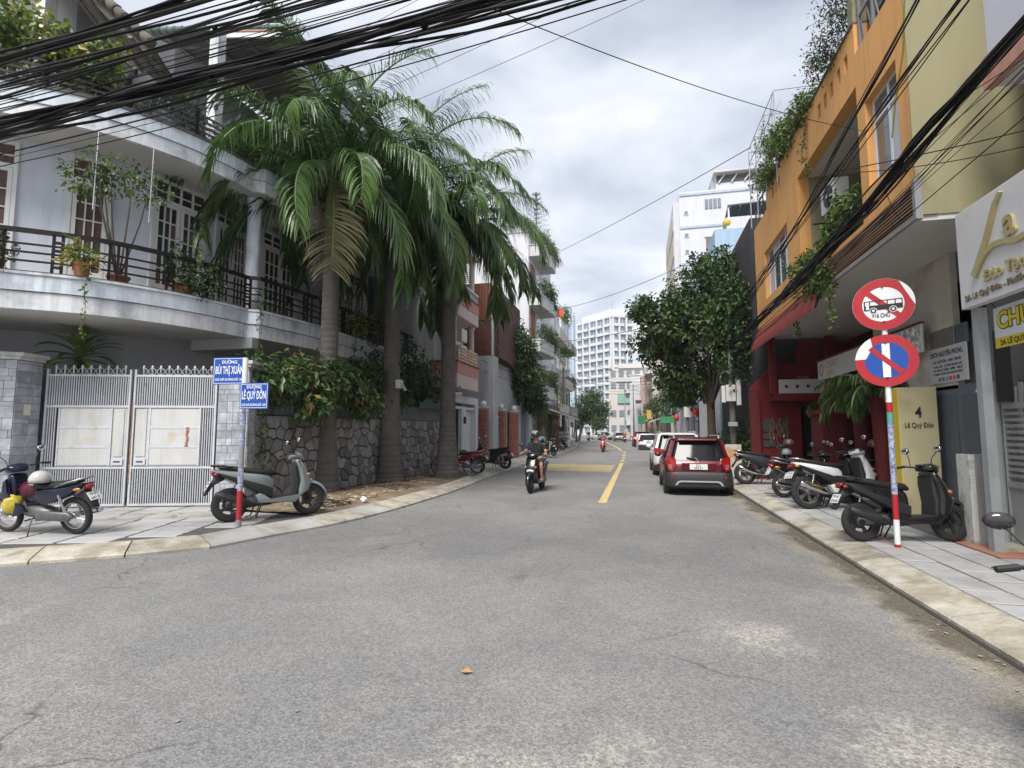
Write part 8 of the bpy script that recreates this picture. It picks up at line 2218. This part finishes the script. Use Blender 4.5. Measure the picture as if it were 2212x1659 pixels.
    for s_ in (-1, 1):
      pts = [(.57, .98), (.79, 1.02), (.80, .80), (.76, .66), (.66, .64), (.60, .72), (.56, .86)]
      mb = MB(); mb.loft([[(-h + .20 - .0 * p[0], s_ * p[0] * W / 1.68, p[1] * H / 1.52) for p in pts], [(-h - .025 + max(0, p[0] - .62) * .55, s_ * p[0] * W / 1.68, p[1] * H / 1.52) for p in pts]]); tl = mb.build('tail_lamp', m_lensr, t, recalc=True)
      pts = [(.65, .82), (.755, .82), (.73, .69), (.665, .69)]
      mb = MB(); mb.loft([[(-h + .1, s_ * p[0] * W / 1.68, p[1] * H / 1.52) for p in pts], [(-h - .035 + max(0, p[0] - .62) * .55, s_ * p[0] * W / 1.68, p[1] * H / 1.52) for p in pts]]); mb.build('clear_lens', M('lamp_smoke', (.32, .14, .13), .15, coat=.5), tl, recalc=True)
      mb = MB(); mb.beam((-h - .06, s_ * .66, .46), (-h - .06, s_ * .62, .56), .02, .03); mb.build('reflector', m_lensr, t)
    mb = MB(); mb.box(-h - .012, -h + .05, -.42, .42, .66, .86); o = mb.build('plate_recess', body, t, bevel=.02)
    mb = MB(); mb.box(rt - .17, rt + .05, -w + .36, w - .36, roof - .075, roof - .03); mb.build('rear_spoiler', body, t, bevel=.015)
    mb = MB(); mb.beam((rb - .03, -.05, belt + .02), (rb - .01, .28, belt + .08), .02, .03); mb.build('rear_wiper', m_clad, t)
  else:
    for s_ in (-1, 1):
      if kind == 'suv': pts = [(.42, .98), (.86, 1.06), (.90, .98), (.88, .88), (.62, .86), (.46, .90)]
      else: pts = [(.44, .86), (.80, .92), (.88, .86), (.84, .70), (.78, .70), (.80, .80), (.50, .80)]
      k1 = W / 1.82; k2 = H / (1.62 if kind == 'suv' else 1.42)
      mb = MB(); mb.loft([[(-h + .25, s_ * p[0] * k1, p[1] * k2) for p in pts], [(-h - .02 + max(0, p[0] - .6) * .35, s_ * p[0] * k1, p[1] * k2) for p in pts]]); mb.build('tail_lamp', M('brake_lit', (.9, .05, .03), .3, emit=2.0) if brake else m_lensr, t, recalc=True)
      mb = MB(); mb.box(-h - .01, -h + .04, min(s_ * .45, s_ * .8), max(s_ * .45, s_ * .8), .40, .47); mb.build('reflector', m_lensr, t)
    mb = MB(); mb.loft([rrect(-h - .02, -h + .7, w - .05, gc - .02, .25), rrect(-h - .035, -h + .7, w - .02, gc + .2, .28)]); mb.build('rear_valance', m_clad, t, recalc=True)
    if kind == 'suv':
      mb = MB(); mb.box(rt - .22, rt + .05, -w + .34, w - .34, roof - .07, roof - .01); mb.build('rear_spoiler', body, t, bevel=.015)
  if kind != 'sedan':
    for s_ in (-1, 1):
      mb = MB(); y = s_ * (w - .27); mb.tube([(rt + .05, y, roof - .02), (rt + .12, y, roof + .06), (ft - .12, y, roof + .06), (ft - .05, y, roof - .02)], .018, 6); mb.build('roof_rail', m_skid, t)
  mb = MB(); mb.box(-h - .03, -h + .0, -.22, .22, .69, .83); p_ = mb.build('number_plate', m_plate, t)
  if plate:
    for tx, z in ((plate[0], .77), (plate[1], .705)): text_mesh(tx, .075, m_ink, (-h - .032, 0, z), (0, -1, 0), (0, 0, 1), .001, 'lettering', p_, 'CENTER', .001, 1.1)
  if emblem:
    mb = MB()
    for s_ in (-1, 1): mb.beam((-h - .03, 0, .90), (-h - .015, s_ * .075, 1.0), .012, .022)
    mb.build('emblem', m_chrome, t)
  for s_ in (-1, 1):
    mb = MB(); mb.ball((h - .16, s_ * (w - .28), H * .44), 1, 10, 6, (.10, .20, .07)); mb.build('headlamp', m_lensw, t, smooth=True)
  mb = MB(); mb.box(h - .06, h + .02, -.5, .5, H * .30, H * .40); mb.build('grille', m_clad, t)
  mb = MB(); mb.box(-h + .2, h - .2, -w + .15, w - .15, .17, .26); mb.build('underbody', m_clad, t)
  return t
GC = 'cars along the right kerb'
p_maroon = paint('maroon', (.095, .004, .011), .3); p_cwhite = paint('car_white', (.66, .66, .67), 0); p_dred = paint('dark_red_car', (.06, .01, .012), .2); p_csil = paint('car_silver', (.42, .46, .46), .4); p_taxi = paint('taxi_green', (.50, .56, .52), 0)
c1_ = car('dark red hatchback with black bumper parked at the right kerb', 'hatch', 3.68, 1.68, 1.52, p_maroon, GC, ('51L', '092.51'), emblem=True); place(c1_, (1.50, 16.55, 0), R(90.5))
c2_ = car('white crossover car parked right in front of the dark red hatchback', 'suv', 4.3, 1.80, 1.62, p_cwhite, GC, ('79A', '318.46')); place(c2_, (1.42, 22.9, 0), R(91))
c3_ = car('white saloon car driving away past the parked crossover', 'sedan', 4.6, 1.80, 1.42, p_cwhite, GC, ('79A', '205.71'), clad=False); place(c3_, (.80, 50.5, 0), R(92))
c4_ = car('dark car with lit brake lamps just ahead of the white saloon', 'suv', 4.4, 1.82, 1.6, p_dred, GC, ('79A', '611.09'), brake=1); place(c4_, (.35, 58.8, 0), R(93))
c5_ = car('silver car far down the street beyond the dark car', 'sedan', 4.5, 1.8, 1.5, p_csil, 'distant cars', ('79A', '440.28'), clad=False); place(c5_, (-3.0, 88, 0), R(97))
c6_ = car('pale green taxi turning across the far street', 'sedan', 4.4, 1.75, 1.5, p_taxi, 'distant cars', ('79B', '102.66'), clad=False); place(c6_, (-6.4, 97, 0), R(140))

# ================================================================ PEOPLE
m_skin = M('skin', (.40, .22, .15), .55, .05, 9); m_hair = M('hair', (.015, .012, .011), .5)
def skin_mesh(name, V, E, rad, mat, parent, sub=2, root=0):
  me = bpy.data.meshes.new(name); me.from_pydata(V, E, []); me.update()
  o = bpy.data.objects.new(name, me); COL.objects.link(o)
  s_ = o.modifiers.new('skin', 'SKIN'); s_.use_smooth_shade = True
  for i, q in enumerate(me.skin_vertices[0].data):
    rr = rad[i]; q.radius = rr if isinstance(rr, tuple) else (rr, rr); q.use_root = (i == root)
  b = o.modifiers.new('sub', 'SUBSURF'); b.levels = sub; b.render_levels = sub
  bpy.context.view_layer.update()
  dg = bpy.context.evaluated_depsgraph_get(); m2 = bpy.data.meshes.new_from_object(o.evaluated_get(dg))
  bpy.data.objects.remove(o); bpy.data.meshes.remove(me)
  m2.name = name; m2.materials.clear(); m2.materials.append(mat)
  for p in m2.polygons: p.use_smooth = True
  r = bpy.data.objects.new(name, m2); COL.objects.link(r); r.parent = parent
  return r
def person(label, J, shirt, shorts, long_legs, helmet_mat, group=None, stripe=None, long_sleeve=False, fingers=True, hair=False):
  """J: hip, chest, neck, head, (sh, el, ha, kn, an, toe) as (left, right) pairs; all in the person's own frame"""
  t = thing('person', label, 'person', (0, 0, 0), 0, group)
  V, E, Rr = [], [], []
  def add(p, r, par=None):
    V.append(tuple(p)); Rr.append(r)
    if par is not None: E.append((par, len(V) - 1))
    return len(V) - 1
  hip = Vector(J['hip']); chest = Vector(J['chest']); neck = Vector(J['neck']); head = Vector(J['head'])
  i0 = add(hip, (.135, .11)); i1 = add(hip.lerp(chest, .5), (.125, .10), i0); i2 = add(chest, (.145, .105), i1); i3 = add(neck, .058, i2); i4 = add(neck.lerp(head, .45), .055, i3)
  i5 = add(head, (.078, .092), i4); i6 = add(head + (head - neck).normalized() * .085, (.06, .07), i5)
  for s_ in (0, 1):
    sh, el, ha, kn, an, toe = [Vector(J[k][s_]) for k in ('sh', 'el', 'ha', 'kn', 'an', 'toe')]
    a = add(sh, .062, i2); a = add(sh.lerp(el, .5), .05, a); a = add(el, .041, a); a = add(el.lerp(ha, .6), .034, a); w_ = add(ha - (ha - el).normalized() * .045, .026, a)
    pm = add(ha, (.036, .02), w_)
    if fingers:
      d = (ha - el).normalized(); sd = Vector(J.get('palm', (0, 1, 0))) * (1 if s_ == 0 else -1); sd = (sd - d * sd.dot(d)).normalized(); dn = d.cross(sd).normalized()
      if dn.z > 0: dn = -dn
      for k, (o_, l_) in enumerate(((-.03, .06), (-.011, .07), (.009, .066), (.028, .052))):
        f1 = add(ha + d * .03 + sd * o_, .0095, pm); f2 = add(ha + d * (.03 + l_ * .5) + sd * o_ + dn * .012, .0085, f1); add(ha + d * (.03 + l_ * .7) + sd * o_ + dn * (.012 + l_ * .45), .0075, f2)
      th = add(ha - d * .012 - sd * .042, .010, pm); add(ha + d * .022 - sd * .058 + dn * .02, .0085, th)
    hp = hip + (Vector(J['hipo'][s_]) - hip)
    b = add(hp, .095, i0); b = add(hp.lerp(kn, .5), .082, b); b = add(kn, .06, b); b = add(kn.lerp(an, .35), .056, b); b = add(an, .036, b); add(toe, (.032, .026), b)
  body = skin_mesh('body', V, E, Rr, m_skin, t)
  # shirt
  V, E, Rr = [], [], []
  i0 = add(hip + (chest - hip) * .08, (.155, .135)); i1 = add(hip.lerp(chest, .55), (.15, .125), i0); i2 = add(chest, (.165, .125), i1); i3 = add(chest.lerp(neck, .75), (.09, .08), i2)
  for s_ in (0, 1):
    sh, el, ha = [Vector(J[k][s_]) for k in ('sh', 'el', 'ha')]
    a = add(sh, .082, i2); a = add(sh.lerp(el, .45), .07, a); a = add(sh.lerp(el, .8), .066, a)
    if long_sleeve: a = add(el, .055, a); a = add(el.lerp(ha, .7), .045, a)
  skin_mesh('shirt', V, E, Rr, shirt, t)
  V, E, Rr = [], [], []
  i0 = add(hip, (.155, .13)); i1 = add(hip + (chest - hip) * .18, (.15, .12), i0)
  for s_ in (0, 1):
    kn, an = Vector(J['kn'][s_]), Vector(J['an'][s_]); hp = Vector(J['hipo'][s_])
    b = add(hp, .112, i0); b = add(hp.lerp(kn, .55), .102, b); b = add(hp.lerp(kn, .88), .092, b)
    if long_legs: b = add(kn, .08, b); b = add(kn.lerp(an, .5), .065, b); b = add(kn.lerp(an, .92), .055, b)
  skin_mesh('trousers' if long_legs else 'shorts', V, E, Rr, shorts, t)
  # face, ears, headgear
  f = Vector(J.get('face', (1, 0, 0))).normalized(); up = (head - neck).normalized(); sd = up.cross(f).normalized(); hc = head + up * .03
  mb = MB(); mb.ball(tuple(hc + f * .098 - up * .015), .017, 8, 6, (1, .8, 1.3)); mb.build('nose', m_skin, body, smooth=True).parent = t
  for s_ in (-1, 1):
    mb = MB(); mb.ball(tuple(hc + sd * s_ * .082 - up * .01), .026, 8, 6, (.6, .6, 1)); mb.build('ear', m_skin, t, smooth=True)
    mb = MB(); mb.ball(tuple(hc + f * .084 + sd * s_ * .033 + up * .012), .012, 8, 6); mb.build('eye', m_ink, t, smooth=True)
  mb = MB(); mb.ball(tuple(hc + f * .085 - up * .058), .02, 8, 6, (.5, 1, .4)); mb.build('mouth', M('lips', (.28, .10, .09), .5), t, smooth=True)
  q = up.to_track_quat('Z', 'X'); m4 = Matrix.Translation(hc + up * .028) @ q.to_matrix().to_4x4()
  if helmet_mat:
    mb = MB(); mb.lathe([(.128, -.015), (.13, .02), (.118, .07), (.085, .112), (.04, .132), (0, .136)], 18); mb.xf(m4); hl = mb.build('helmet', helmet_mat, t, smooth=True)
    vz = m4.to_3x3() @ Vector((0, 0, 1))
    mb = MB(); mb.ball(tuple(hc + f * .12 + up * .035), 1, 10, 5, (.06, .10, .012)); mb.build('visor_peak', m_black, hl, smooth=True)
    if stripe:
      for k in range(-2, 3):
        mb = MB(); pts = []
        for u in range(9):
          a = .35 + (PI - .7) * u / 8; pts.append(hc + up * (.03 + .136 * math.sin(a)) + f * .134 * math.cos(a) * (.9) + sd * (k * .04) * (1 - .2 * abs(math.cos(a))))
        mb.tube(pts, .009, 5); mb.build('helmet_stripe', stripe[k % 2], hl, smooth=True)
  if hair or not helmet_mat:
    mb = MB(); mb.ball(tuple(hc + up * .03 - f * .015), 1, 14, 9, (.098, .098, .10)); mb.build('hair', m_hair, t, smooth=True)
  return t
ride = dict(hip=(-.16, 0, .90), chest=(-.08, 0, 1.22), neck=(-.04, 0, 1.38), head=(-.01, 0, 1.50), sh=((-.07, .19, 1.30), (-.07, -.19, 1.30)), el=((.06, .30, 1.10), (.06, -.30, 1.10)), ha=((.255, .34, 1.075), (.255, -.34, 1.075)),
      hipo=((-.14, .10, .86), (-.14, -.10, .86)), kn=((.26, .20, .76), (.26, -.20, .76)), an=((.16, .20, .36), (.16, -.20, .36)), toe=((.32, .21, .33), (.32, -.21, .33)), face=(1, -.25, 0))
m_tee = M('black_tee', (.018, .018, .02), .9, .1, 9); m_short = M('dark_shorts', (.03, .03, .034), .9, .1, 9)
rb_ = scooter('black scooter ridden toward the camera in the left lane', p_black, None, plate=('79-N1', '530.72')); park(rb_, -2.83, 15.0, R(-94), 0, 0)
rp = person('rider in black T-shirt and dark shorts wearing a striped cycling helmet', ride, m_tee, m_short, False, M('helmet_black', (.02, .02, .021), .3, coat=.5), None, (M('stripe_green', (.05, .35, .16), .5), M('stripe_white', (.7, .7, .7), .5)))
park(rp, -2.83, 15.0, R(-94), 0, 0)
ride2 = dict(ride); ride2['face'] = (1, 0, 0)
p2 = person('rider in pale helmet and long jacket on the red scooter', ride2, M('jacket_grey', (.22, .20, .24), .9), M('beige_trousers', (.38, .34, .28), .9), True, M('helmet_pink', (.60, .55, .58), .3), None, None, True); park(p2, -2.74, 43.5, R(-90), 0, 0)
s2 = scooter('red scooter coming toward the camera down the left lane', p_redm, 'moving scooters in the distance'); park(s2, -2.74, 43.5, R(-90), 0, 0)
rr_ = [(-7.9, 88, -95, 'dark-clothed rider on the left of two distant scooters'), (-6.6, 95, -96, 'rider on the distant scooter nearest the turning taxi'), (-8.8, 99, -94, 'rider farthest down the left lane under the tree'), (-1.9, 79, 95, 'rider in red helmet following the silver car')]
for k, (x, y, a, lb) in enumerate(rr_):
  c = copy_tree(p2); park(c, x, y, R(a), 0, 0); c['label'] = lb
  for ch in c.children:
    if ch.name.startswith('shirt'):
      ch.data = ch.data.copy(); ch.data.materials[0] = (m_tee, M('shirt_white', (.55, .55, .55), .9), M('shirt_blue', (.08, .14, .30), .9), M('shirt_red', (.35, .04, .04), .9))[k]
  s_ = copy_tree(rb_ if k != 2 else b4); park(s_, x, y, R(a), 0, 0); s_['group'] = 'moving scooters in the distance'
  s_['label'] = ('dark scooter on the left of the two distant riders', 'dark scooter nearest the turning taxi', 'white scooter farthest down the left lane', 'dark scooter following the silver car')[k]
# person bending over the parked scooter
bend = dict(hip=(0, 0, .92), chest=(.30, 0, 1.12), neck=(.44, 0, 1.10), head=(.55, 0, 1.05), sh=((.34, .19, 1.14), (.34, -.19, 1.14)), el=((.42, .24, .86), (.42, -.24, .86)), ha=((.58, .18, .72), (.58, -.18, .72)),
      hipo=((0, .10, .88), (0, -.10, .88)), kn=((.06, .12, .48), (.04, -.12, .48)), an=((-.04, .12, .08), (-.06, -.12, .08)), toe=((.12, .14, .03), (.10, -.14, .03)), face=(.6, 0, -.8))
pb_ = person('person in light blue shirt bending over a parked scooter on the left pavement', bend, M('sky_shirt', (.16, .34, .58), .9), M('dark_trousers', (.05, .05, .06), .9), True, None, hair=True)
park(pb_, -6.15, 33.2, R(60), .128, 0)
park(b11, -5.55, 33.3, R(-45), .128, .05)
# ================================================================ CABLES
m_cable = M('cable_black', (.007, .007, .008), .6, .1, 9, spec=.2); m_cable2 = M('cable_grey', (.03, .029, .03), .6, spec=.2); m_wire_pale = M('wire_pale', (.20, .20, .21), .6)
upole(-14.2, 4.35, 8.2, 'utility pole on the left corner carrying the crossing cables', 2)
upole(3.35, 3.8, 8.6, 'utility pole at the near right kerb carrying both heavy cable runs', 2)
def strand(A, B, sag, r, off, seed, n=30, wob=0., tw=0.):
  q = random.Random(seed); A = Vector(A); B = Vector(B); pts = []; off = Vector(off)
  ph = [q.uniform(0, 6.3) for _ in range(4)]; fr = [q.uniform(4, 11) for _ in range(2)]
  ax = (B - A).normalized()
  for i in range(n + 1):
    u = i / n; p = A.lerp(B, u); e = 4 * u * (1 - u); env = min(1, 6 * u * (1 - u) + .25)
    o = Matrix.Rotation(tw * u * 2 * PI, 3, ax) @ off if tw else off
    p = p + o * env * (1 + .35 * math.sin(fr[0] * 1.7 * u + ph[2])) + Vector((0, wob * math.sin(fr[0] * u + ph[0]), wob * math.sin(fr[1] * u + ph[1]) - sag * e))
    pts.append(p)
  mb = MB(); mb.tube(pts, r, 5); return mb
def bundle(label, A, B, n, spread, sag, seed, r=(.006, .016), wob=.03, fanA=0, fanB=0, group='cable bundles', sagv=.1):
  q = random.Random(seed); A = Vector(A); B = Vector(B)
  t = thing('cable_bundle', label, 'cables', tuple(A), 0, group)
  for k in range(n):
    a = q.uniform(0, 6.3); d = spread * q.random() ** .6
    d_ = (B - A).normalized(); sx = Vector((-d_.y, d_.x, 0)).normalized()
    off = sx * (math.cos(a) * d) + Vector((0, 0, math.sin(a) * d))
    a1 = A + Vector((0, 0, q.uniform(-fanA, fanA))); b1 = B + Vector((0, 0, q.uniform(-fanB, fanB)))
    strand(a1, b1, sag + q.uniform(-sagv, sagv), q.uniform(*r), off, seed * 100 + k, wob=wob, tw=q.uniform(1.5, 4) * q.choice((-1, 1)) if spread < .09 and r[1] > .01 else 0).build('strand', m_cable if q.random() < .8 else m_cable2, t, smooth=True)
  for k in range(7 if r[1] > .015 else 0):
    u = (k + .7) / 8; p = A.lerp(B, u) - Vector((0, 0, sag * 4 * u * (1 - u))); d_ = (B - A).normalized()
    mb = MB(); mb.tube([p - d_ * .02, p + d_ * .02], spread * .72, 8); mb.build('tie', m_cable, t)
  return t
LP = (-14.2, 4.35); RP = (3.35, 3.8)
bundle('thick black cable bundle crossing the street from the left corner', (*LP, 5.05), (*RP, 5.45), 14, .065, .25, 1, (.006, .017), .045, .12, .03)
bundle('upper black cable bundle passing before the roof terrace', (*LP, 5.75), (*RP, 6.55), 7, .032, .3, 2, (.008, .0165), .035, .04, .06)
bundle('second upper black cable bundle just below the terrace creeper', (*LP, 5.5), (*RP, 6.15), 6, .032, .33, 3, (.008, .0165), .035, .05, .06)
bundle('loose fan of thin black cables below the main crossing bundle', (*LP, 4.95), (*RP, 5.6), 16, .06, .32, 4, (.003, .008), .03, .35, .12, sagv=.22)
bundle('sparse fan of wires between the crossing bundle and the upper bundles', (*LP, 5.4), (*RP, 5.9), 8, .08, .25, 5, (.003, .007), .03, .3, .3, sagv=.15)
bundle('heavy black cable bundle running along the right facades to the meter pole', (3.35, 3.8, 5.35), (3.3, 20.55, 4.75), 20, .06, .22, 6, (.006, .015), .018, .04, .05)
bundle('looser black cable run above the heavy one before the orange facade', (3.35, 3.8, 6.2), (3.3, 20.55, 5.75), 5, .03, .05, 7, (.007, .012), .02, .08, .08)
bundle('fan of thin wires hanging below the heavy right-hand bundle', (3.4, 3.8, 5.0), (3.35, 20.55, 4.4), 8, .06, .15, 8, (.003, .006), .02, .5, .05, sagv=.15)
bundle('steep cable run rising past the olive wall to the near right pole', (3.35, 3.8, 7.4), (3.3, 20.55, 5.3), 4, .03, .35, 9, (.006, .011), .02, .15, .05)
def wire(label, A, B, sag=.3, r=.006, group='single overhead wires', mat=None, seed=1):
  o = strand(A, B, sag, r, (0, 0, 0), seed, 20).build('overhead_wire', mat or m_cable2, None, smooth=True)
  return tag(o, label, 'wire', group)
wire('single long wire slanting from the crossing bundle over to the orange building', (-1.35, 4.0, 5.35), (3.98, 10.2, 7.0), .15, .005)
wire('single wire from the top planted balcony across to the orange parapet', (-5.9, 39.2, 15.1), (3.85, 18.3, 11.08), .12, .014)
for k, (z0, z1) in enumerate(((9.35, 13.2), (9.1, 12.4), (8.75, 11.6), (8.6, 11.1))):
  wire('thin wire rising across the open sky from the corner house to the orange building', (-8.9, 9.8 + k * .5, z0), (4.2, 9.2 + .2 * k, z1), .12, .005, 'thin sky wires over the street', seed=k)
wire('horizontal twisted wire crossing before the olive side wall', (3.33, 9.6, 6.03), (5.15, 6.3, 5.0), .05, .009); wire('lower horizontal wire crossing before the olive side wall', (3.33, 9.6, 6.0), (5.15, 6.6, 4.95), .14, .007)
wire('thin wire dropping from the heavy bundle to the louvred overhang', (3.35, 8.0, 5.0), (3.98, 9.0, 4.9), .1, .005)
for k in range(4):
  wire('thin drop wire from the heavy bundle to the white neighbour', (3.35, 6.2 + k * .9, 5.15 - k * .1), (5.1, 4.2, 6.0 + k * .5), .08, .005, 'drop wires to the white neighbour', seed=10 + k)
mb = MB(); mb.tube([(3.42, 7.3, 7.3), (3.5, 7.6, 6.7), (3.5, 7.9, 6.15), (3.52, 8.1, 5.75)], [.008, .013, .013, .01], 7); tag(mb.build('cable_sleeve', M('yellow_sleeve', (.30, .26, .04), .6)), 'short yellow-green sleeve hanging before the olive wall', 'sleeve')
# wires down the street between the poles
PL = [(-6.7, 49.5, 7.2), (-8.3, 74, 8.1)]; PR = [(3.3, 20.6, 6.8), (3.3, 38, 5.4), (2.75, 57, 8.0), (1.1, 71, 8.2), (-.6, 86, 8.6)]
q = random.Random(77)
for i in range(len(PR) - 1):
  for k in range(4):
    a = Vector(PR[i]) + Vector((q.uniform(-.5, .5), 0, q.uniform(-1.2, .1))); b = Vector(PR[i + 1]) + Vector((q.uniform(-.5, .5), 0, q.uniform(-1.2, .1)))
    wire('black wire strung from pole to pole along the right pavement', a, b, .5, .014, 'wires along the right pavement', seed=200 + i * 7 + k)
cr = [((-7.1, 28, 5.2), (3.3, 38, 5.3)), ((-7.0, 34.6, 7.6), (3.3, 38, 5.1)), ((-6.7, 49.5, 7.2), (2.75, 57, 7.4)), ((-6.7, 49.5, 6.6), (3.3, 38, 5.2)), ((-8.3, 74, 8.0), (1.1, 71, 7.7)), ((-8.3, 74, 7.3), (2.75, 57, 6.6)), ((-8.3, 74, 7.0), (-.6, 86, 8.2)), ((-7.0, 34.8, 9.6), (3.3, 20.6, 8.6)), ((-7.0, 26, 6.2), (3.3, 20.6, 6.4)), ((-6.7, 49.5, 6.0), (1.1, 71, 6.6))]
for k, (a, b) in enumerate(cr): wire('wire sagging across the street between the house rows', a, b, .55, .012, 'wires across the street', seed=300 + k)
for k in range(3): wire('wire strung along the left house fronts to the utility pole', (-7.3, 24.6, 4.6 + k * .5), (-6.7, 49.5, 6.2 + k * .4), .5, .012, 'wires along the left fronts', seed=320 + k)
wire('pale cord sagging from the pink balcony down past the yard tree', (-7.0, 22.7, 6.9), (-6.1, 36.4, 3.3), .2, .012, mat=m_wire_pale)
for x, y in ((-10.5, 8.1), (-10.0, 8.9)):
  mb = MB(); mb.tube([(x - .02, y, 6.1), (x, y, 7.78)], .009, 5); tag(mb.build('support_cord', m_pw), 'thin white cord holding the climbing shrub up to the roof slab edge', 'cord', 'climber cords')
# ================================================================ HUMID AIR
hm = bpy.data.materials.new('haze'); hm.use_nodes = True
hn = hm.node_tree; hn.nodes.clear()
ho = hn.nodes.new('ShaderNodeOutputMaterial'); hv = hn.nodes.new('ShaderNodeVolumePrincipled')
hv.inputs['Color'].default_value = (.93, .95, 1, 1); hv.inputs['Density'].default_value = .0003; hv.inputs['Anisotropy'].default_value = .2
hn.links.new(hv.outputs[0], ho.inputs['Volume'])
mb = MB(); mb.box(-145, 145, -65, 525, -1.1, 95)
hz = mb.build('haze', hm); stuff(hz)
S.cycles.volume_bounces = 1
